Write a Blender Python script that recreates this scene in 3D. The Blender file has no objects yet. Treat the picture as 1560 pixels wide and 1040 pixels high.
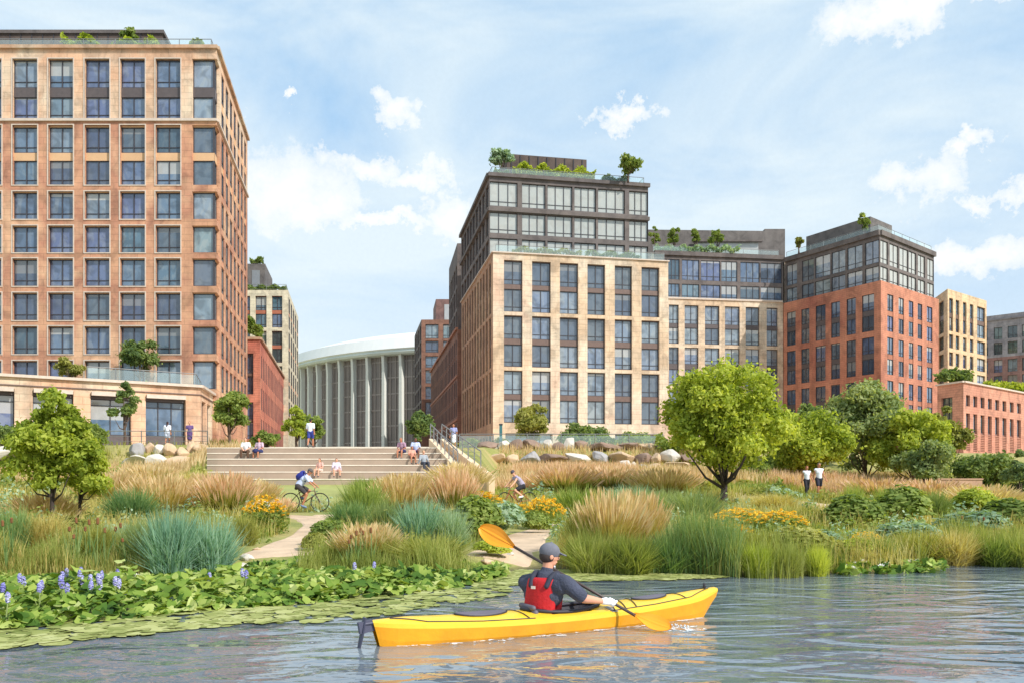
import bpy, math, random
import numpy as np
from mathutils import Vector, Matrix, noise
# ------------------------------------------------------------------ camera, sky, sun, exposure
sc = bpy.context.scene
COL = sc.collection
F, CX, HZ, EYE = 1300.0, 780.0, 735.0, 1.6
cam_d = bpy.data.cameras.new('camera'); cam = bpy.data.objects.new('camera', cam_d); COL.objects.link(cam)
cam_d.lens = 30.0; cam_d.sensor_width = 36.0; cam_d.shift_y = (HZ-520)/1560.0
cam_d.clip_start = 0.1; cam_d.clip_end = 6000
cam.location = (0, 0, EYE); cam.rotation_euler = (math.radians(90), 0, 0)
sc.camera = cam
sc.view_settings.view_transform = 'Standard'; sc.view_settings.look = 'None'
sc.view_settings.exposure = 0.29; sc.view_settings.gamma = 1.0
sc.cycles.use_denoising = True
sc.cycles.max_bounces = 6
SUN = Vector((0.66, -0.50, 0.66)).normalized()
EL = math.asin(SUN.z); AZ = math.atan2(SUN.x, SUN.y)
sun_d = bpy.data.lights.new('sun', 'SUN'); sun = bpy.data.objects.new('sun', sun_d); COL.objects.link(sun)
sun_d.energy = 3.6; sun_d.angle = math.radians(0.5); sun_d.color = (1.0, 0.96, 0.92)
sun.rotation_euler = (-SUN).to_track_quat('-Z', 'Y').to_euler()

class NT:
    "tiny node-tree writer"
    def __init__(s, t): s.t = t; t.nodes.clear()
    def n(s, typ, **kw):
        nd = s.t.nodes.new(typ)
        for k, v in kw.items():
            if k.startswith('i_'):
                key = k[2:]; key = int(key) if key.isdigit() else key
                sk = nd.inputs[key]
                if isinstance(v, bpy.types.NodeSocket): s.t.links.new(v, sk)
                else: sk.default_value = v
            else: setattr(nd, k, v)
        return nd
    def l(s, a, b): s.t.links.new(a, b)
    def math(s, op, a, b=None, clamp=False):
        nd = s.n('ShaderNodeMath', operation=op, use_clamp=clamp)
        for i, x in enumerate((a, b)):
            if x is None: continue
            if isinstance(x, bpy.types.NodeSocket): s.l(x, nd.inputs[i])
            else: nd.inputs[i].default_value = x
        return nd.outputs[0]
    def vmath(s, op, a, b=None):
        nd = s.n('ShaderNodeVectorMath', operation=op)
        for i, x in enumerate((a, b)):
            if x is None: continue
            if isinstance(x, bpy.types.NodeSocket): s.l(x, nd.inputs[i])
            else: nd.inputs[i].default_value = x
        return nd.outputs['Value' if op in ('LENGTH', 'DOT_PRODUCT', 'DISTANCE') else 'Vector']
    def noise(s, vec, scale, detail=3, rough=0.55, dist=0.0, out='Fac'):
        nd = s.n('ShaderNodeTexNoise', i_Scale=scale, i_Detail=detail, i_Roughness=rough, i_Distortion=dist)
        if vec is not None: s.l(vec, nd.inputs['Vector'])
        return nd.outputs[out]
    def ramp(s, fac, stops, interp='LINEAR'):
        nd = s.n('ShaderNodeValToRGB'); cr = nd.color_ramp; cr.interpolation = interp
        while len(cr.elements) < len(stops): cr.elements.new(0.5)
        for e, (p, c) in zip(cr.elements, stops):
            e.position = p; e.color = (c[0], c[1], c[2], 1) if not isinstance(c, (int, float)) else (c, c, c, 1)
        s.l(fac, nd.inputs[0]); return nd.outputs['Color']
    def mix(s, fac, a, b, mode='MIX'):
        nd = s.n('ShaderNodeMix', data_type='RGBA', blend_type=mode)
        for k, x in ((0, fac), (6, a), (7, b)):
            if isinstance(x, bpy.types.NodeSocket): s.l(x, nd.inputs[k])
            elif k == 0: nd.inputs[0].default_value = x
            else: nd.inputs[k].default_value = (x[0], x[1], x[2], 1)
        return nd.outputs[2]

world = bpy.data.worlds.new('World'); sc.world = world; world.use_nodes = True
w = NT(world.node_tree)
sky = w.n('ShaderNodeTexSky', sky_type='NISHITA', sun_disc=False, sun_elevation=EL, sun_rotation=AZ, air_density=1.0, dust_density=0.6, ozone_density=1.6)
D = w.n('ShaderNodeTexCoord').outputs['Generated']
# distorted directions give the clouds their ragged edges
wob = w.vmath('SUBTRACT', w.noise(D, 11, 7, 0.66, out='Color'), (0.5, 0.5, 0.5))
wob = w.vmath('MULTIPLY', wob, (0.22, 0.22, 0.13))
DD = w.vmath('ADD', D, wob)
def dirof(px, py): return Vector((px-CX, F, HZ-py)).normalized()
mask = None
for px, py, rx, ry in ((440, 285, 115, 62), (475, 318, 90, 30), (600, 168, 46, 24), (640, 278, 50, 20), (575, 345, 85, 14), (560, 255, 60, 24), (690, 330, 60, 34), (438, 150, 14, 14),
                       (925, 182, 46, 18), (1420, 285, 85, 40), (1500, 240, 45, 22), (1545, 290, 40, 22), (1400, 5, 190, 34), (1300, 25, 40, 24), (1490, 385, 90, 34), (1440, 400, 60, 30),
                       (372, 165, 16, 20), (-300, 300, 200, 60), (2000, 200, 260, 70), (1800, 420, 160, 60)):
    c = dirof(px, py); k = (Vector((px+1-CX, F, HZ-py)).normalized()-c).length
    dv = w.vmath('SUBTRACT', DD, tuple(c))
    dv = w.vmath('MULTIPLY', dv, (1/(rx*k), 0.6/(rx*k), 1/(ry*k*1.0)))
    m = w.math('SUBTRACT', 1.0, w.vmath('LENGTH', dv))
    mask = m if mask is None else w.math('MAXIMUM', mask, m)
cl = w.ramp(mask, ((0.0, 0.0), (0.22, 0.5), (0.75, 0.92)))
# soft veils of high cloud
veil = w.noise(w.vmath('MULTIPLY', D, (1.0, 1.0, 2.6)), 2.3, 5, 0.6, 0.6)
veil = w.ramp(veil, ((0.36, 0.0), (0.62, 0.85)))
far = w.ramp(w.noise(w.vmath('ADD', D, (3.1, 0.2, 1.7)), 3.4, 6, 0.6), ((0.55, 0.0), (0.62, 0.8)))
upper = w.math('MULTIPLY', far, w.ramp(w.n('ShaderNodeSeparateXYZ', i_0=D).outputs[1], ((0.40, 1.0), (0.5, 0.0))))
grain = w.noise(D, 240, 2, 0.6)
low = w.ramp(w.n('ShaderNodeSeparateXYZ', i_0=D).outputs[2], ((0.0, 0.75), (0.30, 0.30), (0.45, 0.0)))
c1 = w.mix(1.0, sky.outputs[0], (1.5, 1.5, 1.5), 'MULTIPLY')
c1 = w.mix(0.70, c1, (3.5, 5.9, 8.4))
c1 = w.mix(low, c1, (7.2, 7.7, 8.0))
c1 = w.mix(veil, c1, (7.0, 7.9, 8.3))
c1 = w.mix(w.math('MAXIMUM', cl, upper), c1, (8.6, 8.7, 8.6))
c1 = w.mix(1.0, c1, w.ramp(grain, ((0.3, 0.985), (0.7, 1.01))), 'MULTIPLY')
bg = w.n('ShaderNodeBackground', i_Color=c1, i_Strength=0.1)
w.l(bg.outputs[0], w.n('ShaderNodeOutputWorld').inputs[0])

# ------------------------------------------------------------------ helpers
def tag(o, label=None, cat=None, group=None, kind=None):
    if label: o['label'] = label
    if cat: o['category'] = cat
    if group: o['group'] = group
    if kind: o['kind'] = kind
    return o
def empty(name, loc=(0, 0, 0), rz=0.0, label=None, cat=None, group=None):
    o = bpy.data.objects.new(name, None); COL.objects.link(o); o.location = loc; o.rotation_euler = (0, 0, rz)
    o.empty_display_size = 0.3
    return tag(o, label, cat, group)
def P(px, py, D): return Vector(((px-CX)*D/F, D, EYE+(HZ-py)*D/F))
def PX(px, D): return (px-CX)*D/F

def link(me, name, root=None, loc=(0, 0, 0)):
    o = bpy.data.objects.new(name, me); COL.objects.link(o)
    o.parent = root; o.location = loc
    return o
class MB:
    def __init__(s, *mats): s.v = []; s.f = []; s.m = []; s.mats = list(mats); s.u = {}
    def mi(s, m):
        if m is None: return 0
        if m not in s.mats: s.mats.append(m)
        return s.mats.index(m)
    def face(s, pts, m=None, uv=None):
        i = len(s.v); s.v += [tuple(p) for p in pts]; s.f.append(tuple(range(i, i+len(pts)))); s.m.append(s.mi(m))
        if uv: s.u[len(s.f)-1] = uv
    def add(s, vs, fs, m=None):
        i = len(s.v); s.v += [tuple(p) for p in vs]; k = s.mi(m)
        for f in fs: s.f.append(tuple(i+a for a in f)); s.m.append(k)
    def obb(s, c, ax, ay, az, m=None):
        c = Vector(c); ax = Vector(ax); ay = Vector(ay); az = Vector(az)
        vs = [c+ax*a+ay*b+az*d for d in (-1, 1) for b in (-1, 1) for a in (-1, 1)]
        s.add(vs, ((0, 2, 3, 1), (4, 5, 7, 6), (0, 1, 5, 4), (2, 6, 7, 3), (0, 4, 6, 2), (1, 3, 7, 5)), m)
    def box(s, x0, y0, z0, x1, y1, z1, m=None):
        s.obb(((x0+x1)/2, (y0+y1)/2, (z0+z1)/2), ((x1-x0)/2, 0, 0), (0, (y1-y0)/2, 0), (0, 0, (z1-z0)/2), m)
    def prism(s, poly, z0, z1, m=None, top=True, bottom=True):
        n = len(poly)
        vs = [(p[0], p[1], z0) for p in poly]+[(p[0], p[1], z1) for p in poly]
        fs = [(i, (i+1) % n, n+(i+1) % n, n+i) for i in range(n)]
        if top: fs.append(tuple(range(n, 2*n)))
        if bottom: fs.append(tuple(reversed(range(n))))
        s.add(vs, fs, m)
    def tube(s, pts, rad, seg=8, m=None, cap=True, flat=1.0):
        pts = [Vector(p) for p in pts]; n = len(pts)
        if isinstance(rad, (int, float)): rad = [rad]*n
        t = (pts[1]-pts[0]).normalized(); up = Vector((0, 0, 1)) if abs(t.z) < 0.9 else Vector((1, 0, 0))
        a = t.cross(up).normalized(); vs = []
        for i in range(n):
            t = (pts[min(i+1, n-1)]-pts[max(i-1, 0)]).normalized()
            a = (a-t*a.dot(t)).normalized(); b = t.cross(a)
            for k in range(seg):
                q = 2*math.pi*k/seg
                vs.append(pts[i]+(a*math.cos(q)+b*math.sin(q)*flat)*rad[i])
        fs = [(i*seg+k, i*seg+(k+1) % seg, (i+1)*seg+(k+1) % seg, (i+1)*seg+k) for i in range(n-1) for k in range(seg)]
        if cap: fs += [tuple(reversed(range(seg))), tuple(range((n-1)*seg, n*seg))]
        s.add(vs, fs, m)
    def ell(s, c, ra, m=None, rot=None, seg=12, rings=8):
        c = Vector(c); vs = []; fs = []
        for i in range(rings+1):
            th = math.pi*i/rings
            for k in range(seg):
                q = 2*math.pi*k/seg
                p = Vector((ra[0]*math.sin(th)*math.cos(q), ra[1]*math.sin(th)*math.sin(q), ra[2]*math.cos(th)))
                if rot is not None: p = rot @ p
                vs.append(c+p)
        for i in range(rings):
            for k in range(seg):
                fs.append((i*seg+k, (i+1)*seg+k, (i+1)*seg+(k+1) % seg, i*seg+(k+1) % seg))
        s.add(vs, fs, m)
    def cap(s, p0, p1, r0, r1, m=None, seg=12):
        "tapered capsule"
        p0 = Vector(p0); p1 = Vector(p1); d = p1-p0; L = d.length
        if L < 1e-6: return s.ell(p0, (r0, r0, r0), m)
        d /= L; pts = []; rr = []
        for q in (90, 60, 30): pts.append(p0-d*r0*math.sin(math.radians(q))*0.999); rr.append(max(r0*math.cos(math.radians(q)), r0*0.02))
        pts.append(p0); rr.append(r0); pts.append(p1); rr.append(r1)
        for q in (30, 60, 90): pts.append(p1+d*r1*math.sin(math.radians(q))*0.999); rr.append(max(r1*math.cos(math.radians(q)), r1*0.02))
        s.tube(pts, rr, seg, m)
    def mesh(s, base=(0, 0, 0), smooth=False, name='m'):
        b = Vector(base); me = bpy.data.meshes.new(name)
        me.from_pydata([(x-b.x, y-b.y, z-b.z) for x, y, z in s.v], [], s.f)
        for m in s.mats: me.materials.append(m)
        me.polygons.foreach_set('material_index', s.m)
        if smooth: me.polygons.foreach_set('use_smooth', [True]*len(s.f))
        if s.u:
            uv = me.uv_layers.new(name='UVMap'); data = np.zeros((len(me.loops), 2), np.float32); k = 0
            for i, f in enumerate(s.f):
                if i in s.u: data[k:k+len(f)] = s.u[i]
                k += len(f)
            uv.data.foreach_set('uv', data.ravel())
        me.update(); return me
    def build(s, name, root=None, smooth=False, base=None):
        "verts are world coordinates; the object keeps them, relative to its (unrotated) root"
        if base is None: base = root.location if root else (0, 0, 0)
        o = link(s.mesh(base, smooth, name), name, root)
        if root is None: o.location = base
        return o
def remesh(mb, voxel, smooth=4, name='body', base=(0, 0, 0)):
    me = mb.mesh(base, False, name); o = bpy.data.objects.new('tmp', me); COL.objects.link(o)
    md = o.modifiers.new('r', 'REMESH'); md.mode = 'VOXEL'; md.voxel_size = voxel; md.use_smooth_shade = True
    if smooth: ms = o.modifiers.new('s', 'SMOOTH'); ms.iterations = smooth; ms.factor = 0.5
    dg = bpy.context.evaluated_depsgraph_get(); ev = o.evaluated_get(dg)
    out = bpy.data.meshes.new_from_object(ev); out.name = name
    bpy.data.objects.remove(o); bpy.data.meshes.remove(me)
    out.polygons.foreach_set('use_smooth', [True]*len(out.polygons))
    return out
def np_mesh(name, verts, faces, mat, smooth=False):
    "verts (N,3), faces list of arrays (all same width each)"
    me = bpy.data.meshes.new(name); me.vertices.add(len(verts)); me.vertices.foreach_set('co', np.asarray(verts, np.float32).ravel())
    loops = np.concatenate([f.ravel() for f in faces]); sizes = np.concatenate([np.full(len(f), f.shape[1]) for f in faces])
    me.loops.add(len(loops)); me.loops.foreach_set('vertex_index', loops.astype(np.int32))
    st = np.concatenate([[0], np.cumsum(sizes)[:-1]]); me.polygons.add(len(sizes)); me.polygons.foreach_set('loop_start', st.astype(np.int32))
    try: me.polygons.foreach_set('loop_total', sizes.astype(np.int32))
    except Exception: pass
    mats = mat if isinstance(mat, (list, tuple)) else [mat]
    for m in mats: me.materials.append(m)
    me.update(calc_edges=True); me.validate()
    if smooth: me.polygons.foreach_set('use_smooth', [True]*len(me.polygons))
    return me
def copy_tree(o, parent=None):
    c = o.copy(); COL.objects.link(c); c.parent = parent
    for ch in o.children: copy_tree(ch, c)
    return c

# ------------------------------------------------------------------ materials
def S(r, g, b):
    f = lambda c: (c/255/12.92) if c/255 <= 0.04045 else ((c/255+0.055)/1.055)**2.4
    return (f(r), f(g), f(b))
def mat(name): m = bpy.data.materials.new(name); m.use_nodes = True; return m, NT(m.node_tree)
def finish(t, sh): t.l(sh, t.n('ShaderNodeOutputMaterial').inputs[0])
def pbr(t, col, rough=0.8, **kw):
    p = t.n('ShaderNodeBsdfPrincipled'); 
    if isinstance(col, bpy.types.NodeSocket): t.l(col, p.inputs['Base Color'])
    else: p.inputs['Base Color'].default_value = (*col, 1)
    p.inputs['Roughness'].default_value = rough
    for k, v in kw.items():
        k = k.replace('_', ' ')
        if isinstance(v, bpy.types.NodeSocket): t.l(v, p.inputs[k])
        else: p.inputs[k].default_value = v
    return p
_mc = {}
def plain(name, col, rough=0.7, var=0.12, scale=3.0, metallic=0.0, bump=0.0, coat=0.0):
    if name in _mc: return _mc[name]
    m, t = mat(name); co = t.n('ShaderNodeTexCoord').outputs['Object']
    a = tuple(c*(1-var) for c in col); b = tuple(min(1, c*(1+var)) for c in col)
    c = t.ramp(t.noise(co, scale, 4, 0.6), ((0.3, a), (0.7, b)))
    p = pbr(t, c, rough, Metallic=metallic, Coat_Weight=coat)
    if bump: t.l(t.n('ShaderNodeBump', i_Strength=bump, i_Distance=0.02, i_Height=t.noise(co, scale*8, 4)).outputs[0], p.inputs['Normal'])
    finish(t, p.outputs[0]); _mc[name] = m; return m
def wall(name, cols, scale=0.10, jw=1.5, jh=0.62, joint=0.74, stain=1.25):
    "masonry or cast stone: blotches of several tones, fine mottling, thin joints (by UV in metres)"
    m, t = mat(name); tc = t.n('ShaderNodeTexCoord'); co = tc.outputs['Object']; uv = tc.outputs['UV']
    n = len(cols)
    base = t.ramp(t.noise(co, scale, 4, 0.62, 0.4), tuple((0.30+0.40*i/(n-1), c) for i, c in enumerate(cols)))
    blot = t.noise(co, scale*6, 4, 0.6, 0.8)
    base = t.mix(1.0, base, t.ramp(blot, ((0.35, 1-0.22*stain), (0.5, 1.0), (0.68, 1+0.14*stain))), 'MULTIPLY')
    base = t.mix(1.0, base, t.ramp(t.noise(co, 4.0, 3, 0.7), ((0.3, 0.93), (0.7, 1.06))), 'MULTIPLY')
    st = t.noise(t.vmath('MULTIPLY', co, (1.0, 1.0, .09)), 1.3, 4, 0.65)
    base = t.mix(1.0, base, t.ramp(st, ((0.32, 0.86), (0.5, 1.0), (0.72, 1.05))), 'MULTIPLY')
    br = t.n('ShaderNodeTexBrick', i_Vector=uv, i_Scale=1.0, i_Color1=(1, 1, 1, 1), i_Color2=(0.93, 0.93, 0.95, 1), i_Mortar=(joint, joint, joint, 1))
    br.inputs['Mortar Size'].default_value = 0.03; br.inputs['Brick Width'].default_value = jw; br.inputs['Row Height'].default_value = jh
    base = t.mix(1.0, base, br.outputs['Color'], 'MULTIPLY')
    p = pbr(t, base, 0.85)
    finish(t, p.outputs[0]); return m
def glass(name, cols, rough=0.07, ior=1.9, patch=0.5):
    m, t = mat(name); oi = t.n('ShaderNodeObjectInfo').outputs['Random']; co = t.n('ShaderNodeTexCoord').outputs['Object']
    n = len(cols)
    base = t.ramp(oi, tuple((i/(n-1), c) for i, c in enumerate(cols)))
    off = t.vmath('ADD', co, t.n('ShaderNodeCombineXYZ', i_0=t.math('MULTIPLY', oi, 90), i_1=t.math('MULTIPLY', oi, 47), i_2=t.math('MULTIPLY', oi, 33)).outputs[0])
    pt = t.noise(t.vmath('MULTIPLY', off, (1.0, 0.4, 0.45)), 1.1, 3, 0.5, 1.2)
    lit = t.ramp(pt, ((0.48, 0.0), (0.62, patch)), 'LINEAR')
    curtain_refl = t.mix(0.5, base, (0.42, 0.44, 0.40))  # pale patches: curtains and sky reflections, both put into the pane colour
    base = t.mix(lit, base, curtain_refl)
    dk = t.ramp(t.noise(t.vmath('ADD', off, (7, 7, 7)), 0.8, 2, 0.5, 0.8), ((0.35, 0.6), (0.55, 1.0)))
    base = t.mix(1.0, base, dk, 'MULTIPLY')
    zc_ = t.n('ShaderNodeSeparateXYZ', i_0=co).outputs[2]; oi2 = t.math('FRACT', t.math('MULTIPLY', oi, 37.7))
    bl = t.math('GREATER_THAN', zc_, t.math('ADD', t.math('MULTIPLY', oi2, 6.0), 0.9))
    base = t.mix(t.math('MULTIPLY', bl, 0.55), base, S(206, 200, 186))
    dark = t.math('GREATER_THAN', t.math('FRACT', t.math('MULTIPLY', oi, 91.3)), 0.62)
    base = t.mix(t.math('MULTIPLY', dark, 0.55), base, S(48, 56, 70))
    p = pbr(t, base, rough, IOR=ior)
    nb = t.n('ShaderNodeBump', i_Strength=0.06, i_Distance=0.3, i_Height=t.noise(off, 0.7, 2)).outputs[0]
    t.l(nb, p.inputs['Normal'])
    finish(t, p.outputs[0]); return m
def foliage(name, cols, trans=0.35, scale=0.5, rough=0.75, tcol=None):
    "leaf colour varies leaf by leaf and in soft clumps"
    m, t = mat(name); r = t.n('ShaderNodeNewGeometry').outputs['Random Per Island']; co = t.n('ShaderNodeTexCoord').outputs['Object']
    r2 = t.n('ShaderNodeObjectInfo').outputs['Random']
    off = t.vmath('ADD', co, t.n('ShaderNodeCombineXYZ', i_0=t.math('MULTIPLY', r2, 60), i_1=t.math('MULTIPLY', r2, 31)).outputs[0])
    f = t.math('ADD', t.math('MULTIPLY', r, 0.45), t.math('MULTIPLY', t.noise(off, scale, 3, 0.5), 0.85))
    f = t.math('ADD', f, t.math('MULTIPLY', t.math('SUBTRACT', r2, 0.5), 0.12))
    n = len(cols)
    c = t.ramp(f, tuple((0.30+0.66*i/(n-1), cc) for i, cc in enumerate(cols)))
    d = pbr(t, c, rough, Specular_IOR_Level=0.25)
    tr = t.n('ShaderNodeBsdfTranslucent'); t.l(t.mix(1.0, c, (1.25, 1.2, 0.5), 'MULTIPLY'), tr.inputs[0])
    mx = t.n('ShaderNodeMixShader', i_0=trans); t.l(d.outputs[0], mx.inputs[1]); t.l(tr.outputs[0], mx.inputs[2])
    finish(t, mx.outputs[0]); return m

M = {}
M['tower'] = wall('cast stone orange to cream', (S(176, 122, 98), S(206, 156, 120), S(188, 132, 104), S(220, 176, 138), S(196, 142, 110)), 0.09)
M['tower_top'] = wall('cream cast stone', (S(216, 184, 152), S(224, 200, 170), S(218, 172, 136), S(210, 178, 148)), 0.09)
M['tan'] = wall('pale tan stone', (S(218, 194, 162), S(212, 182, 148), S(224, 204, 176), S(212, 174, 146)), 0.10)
M['tan_shaded'] = wall('tan stone', (S(190, 152, 116), S(178, 138, 108), S(196, 164, 128)), 0.10)  # darker copy of the pale tan stone; side shade put into the colour
M['red'] = wall('red brick', (S(182, 114, 88), S(202, 136, 106), S(164, 98, 80)), 0.08, 0.9, 0.3)
M['lowred'] = wall('salmon brick', (S(194, 132, 106), S(206, 148, 120), S(180, 118, 96)), 0.10, 0.9, 0.3)
M['brick_l'] = wall('orange red brick', (S(202, 122, 96), S(214, 138, 110), S(190, 108, 88)), 0.10, 0.9, 0.3)
M['darkbrick'] = wall('brown brick', (S(136, 96, 78), S(148, 108, 88), S(122, 84, 70)), 0.10, 0.9, 0.3)
M['cream'] = wall('cream stone', (S(214, 200, 166), S(222, 210, 180), S(206, 184, 150)), 0.1)
M['ochre'] = wall('ochre stone', (S(214, 176, 132), S(220, 190, 150), S(206, 162, 120)), 0.1)
M['greybld'] = wall('grey stone', (S(140, 136, 140), S(158, 152, 152), S(124, 120, 128)), 0.1)
M['mauve'] = wall('mauve brick', (S(140, 104, 98), S(154, 118, 108), S(126, 96, 94)), 0.1)
M['pinkwall'] = wall('pink stone', (S(232, 190, 158), S(224, 176, 142)), 0.2)
M['darkmetal'] = wall('dark bronze metal', (S(100, 92, 90), S(116, 106, 100), S(92, 86, 86)), 0.1, 3.0, 9.0, 0.9)
M['brownpanel'] = wall('brown metal panels', (S(122, 102, 92), S(134, 114, 102), S(112, 94, 86)), 0.1, 1.4, 30.0, 0.5)
M['greypanel'] = wall('grey metal panels', (S(118, 110, 106), S(130, 122, 116), S(108, 102, 100)), 0.1, 2.2, 30.0, 0.75)
M['spandrel'] = plain('spandrel metal', S(112, 90, 80), 0.5)
M['spandrel_d'] = plain('dark spandrel metal', S(92, 82, 80), 0.5)
M['spandrel_t'] = plain('tan spandrel', S(212, 170, 128), 0.8, 0.14, 0.3)
M['spandrel_r'] = plain('rust spandrel', S(172, 104, 78), 0.8, 0.2, 0.3)
M['frame'] = plain('window frame metal', S(66, 62, 66), 0.45)
M['frame_l'] = plain('pale window frame', S(206, 188, 170), 0.6)
M['conc'] = plain('pale concrete', S(206, 214, 208), 0.8, 0.08, 0.15)
M['fin'] = plain('concrete fin', S(216, 216, 206), 0.8, 0.07, 0.25)
M['white'] = plain('white roof shell', S(240, 240, 236), 0.6, 0.04, 0.1)
M['mullion'] = plain('grey metal', S(150, 152, 152), 0.4, 0.08, 3, 0.4)
M['roofing'] = plain('grey roofing', S(150, 145, 138), 0.9)
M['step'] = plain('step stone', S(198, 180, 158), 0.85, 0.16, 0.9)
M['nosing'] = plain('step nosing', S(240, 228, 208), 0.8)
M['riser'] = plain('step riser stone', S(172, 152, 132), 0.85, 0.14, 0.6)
M['rail'] = plain('rail metal', S(150, 150, 148), 0.4, 0.05, 2, 0.5)
M['glass_b'] = glass('window glass blue', (S(88, 106, 132), S(104, 128, 146), S(98, 108, 144), S(86, 118, 130), S(124, 140, 156)), patch=0.45)
M['glass_c'] = glass('window glass grey', (S(120, 134, 150), S(138, 152, 160), S(118, 132, 156), S(148, 158, 158)), patch=0.7)
M['glass_d'] = glass('dark blue glass', (S(70, 84, 112), S(80, 96, 108), S(66, 86, 124), S(92, 100, 108)), patch=0.3)
M['glass_g'] = glass('green glass', (S(68, 92, 82), S(84, 104, 96), S(62, 86, 70)), patch=0.35)
M['glass_p'] = glass('pale glass', (S(128, 148, 158), S(142, 154, 168), S(122, 146, 150), S(150, 160, 164)), patch=0.7)
def railglass():
    m, t = mat('clear rail glass')
    p = pbr(t, (0.80, 0.92, 0.92), 0.03, IOR=1.35)
    tr = t.n('ShaderNodeBsdfTransparent'); tr.inputs[0].default_value = (0.93, 0.98, 0.98, 1)
    mx = t.n('ShaderNodeMixShader', i_0=0.12); t.l(tr.outputs[0], mx.inputs[1]); t.l(p.outputs[0], mx.inputs[2])
    finish(t, mx.outputs[0]); return m
M['railglass'] = railglass()
# ------------------------------------------------------------------ ground, water, paths
def sstep(a, b, x): t = min(1, max(0, (x-a)/(b-a))); return t*t*(3-2*t)
def lerp(a, b, t): return a+(b-a)*t
def shore(x):
    y = 14.7+0.35*math.sin(x*0.9)+0.2*math.sin(x*2.3+1)
    y += 1.6*sstep(4, 9, x)+2.0*sstep(9, 40, x)
    y += 0.9*math.exp(-((x-0.6)/0.7)**2)
    return y
def sxl(y): return -15.0-3.6*min(1.0, max(0.0, (y-42.0)/10.0))
def h(x, y):
    s = y-shore(x)
    if s < 0: return max(-1.2, s*0.22)
    a = 0.22*sstep(0, 1.6, s)
    a += 0.23*sstep(0, 17, s)
    a += 0.05*noise.noise(Vector((x*0.35, y*0.35, 0)))*sstep(1, 4, s)
    xl = sxl(y); stairs = sstep(xl-1.6, xl-.4, x)*(1-sstep(-2.0, -1.0, x))
    # banks left and right of the steps
    if x < -10: b = lerp(0, 1.9, sstep(33, 56, y))+lerp(0, 2.0, sstep(56.5, 61.5, y))
    else:
        r = sstep(12, 26, x)
        b = lerp(0, 1.8, sstep(lerp(36, 50, r), lerp(61, 70, r), y))+lerp(0, 2.1, sstep(lerp(62, 71, r), lerp(68, 79, r), y))
    c = lerp(0, 0.85, sstep(33, 41, y))
    if y > 41: c = 0.85+max(0, min(1, (y-41)/11.0))*2.0
    c += 0.9*sstep(54, 68, y)+0.2*sstep(52, 54, y)
    a = lerp(a+b, a+c, stairs)
    return a
def ground_at(px, py):
    "first terrain point seen at a picture position"
    D = 9.0; k = (HZ-py)/F; kx = (px-CX)/F
    while D < 120:
        if h(kx*D, D) >= EYE+k*D: break
        D += 0.1
    return Vector((kx*D, D, h(kx*D, D)))
def terrain_mat():
    m, t = mat('ground'); co = t.n('ShaderNodeTexCoord').outputs['Object']
    c = t.ramp(t.noise(co, 0.28, 5, 0.6, 0.5), ((0.3, S(118, 124, 62)), (0.45, S(150, 150, 78)), (0.58, S(172, 160, 98)), (0.7, S(186, 162, 110))))
    c = t.mix(1.0, c, t.ramp(t.noise(co, 6, 4, 0.7), ((0.3, 0.75), (0.7, 1.15))), 'MULTIPLY')
    wet = t.ramp(t.n('ShaderNodeSeparateXYZ', i_0=co).outputs[2], ((0.0, 1.0), (0.07, 0.0)))
    c = t.mix(wet, c, S(88, 80, 52))
    p = pbr(t, c, 0.95)
    t.l(t.n('ShaderNodeBump', i_Strength=0.6, i_Distance=0.08, i_Height=t.noise(co, 9, 4)).outputs[0], p.inputs['Normal'])
    finish(t, p.outputs[0]); return m
M['ground'] = terrain_mat()
def axis(lims):
    out = []
    for a, b, st in lims:
        n = max(1, round((b-a)/st)); out += [a+(b-a)*i/n for i in range(n)]
    out.append(lims[-1][1]); return out
xs = axis(((-3000, -400, 650), (-400, -80, 40), (-80, -34, 4), (-34, 34, 0.6), (34, 80, 4), (80, 400, 40), (400, 3000, 650)))
ys = axis(((-200, 0, 50), (0, 12, 4), (12, 20, 0.35), (20, 80, 0.7), (80, 400, 40), (400, 5000, 800)))
vs = [(x, y, h(x, y)) for y in ys for x in xs]; nx = len(xs)
idx = np.arange(len(vs)).reshape(len(ys), nx)
fs = np.stack([idx[:-1, :-1].ravel(), idx[:-1, 1:].ravel(), idx[1:, 1:].ravel(), idx[1:, :-1].ravel()], 1)
g = link(np_mesh('ground', vs, [fs], M['ground'], True), 'ground'); tag(g, kind='structure')

def water_mat():
    m, t = mat('river water'); co = t.n('ShaderNodeTexCoord').outputs['Object']
    c = t.ramp(t.noise(t.vmath('MULTIPLY', co, (0.5, 1.4, 1)), 0.6, 3), ((0.35, S(98, 110, 120)), (0.65, S(122, 132, 138))))
    p = pbr(t, c, 0.03, IOR=2.1)
    a = t.noise(t.vmath('MULTIPLY', co, (0.8, 1.5, 1)), 1.0, 2, 0.35, 1.4)
    b = t.noise(t.vmath('MULTIPLY', co, (1.0, 1.9, 1)), 3.6, 2, 0.45, 0.8)
    hh = t.math('ADD', a, t.math('MULTIPLY', b, 0.16))
    t.l(t.n('ShaderNodeBump', i_Strength=0.55, i_Distance=0.10, i_Height=hh).outputs[0], p.inputs['Normal'])
    finish(t, p.outputs[0]); return m
M['water'] = water_mat()
mb = MB(M['water']); mb.face([(-900, -190, 0), (900, -190, 0), (900, 40, 0), (-900, 40, 0)])
tag(mb.build('water'), kind='structure')

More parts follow.
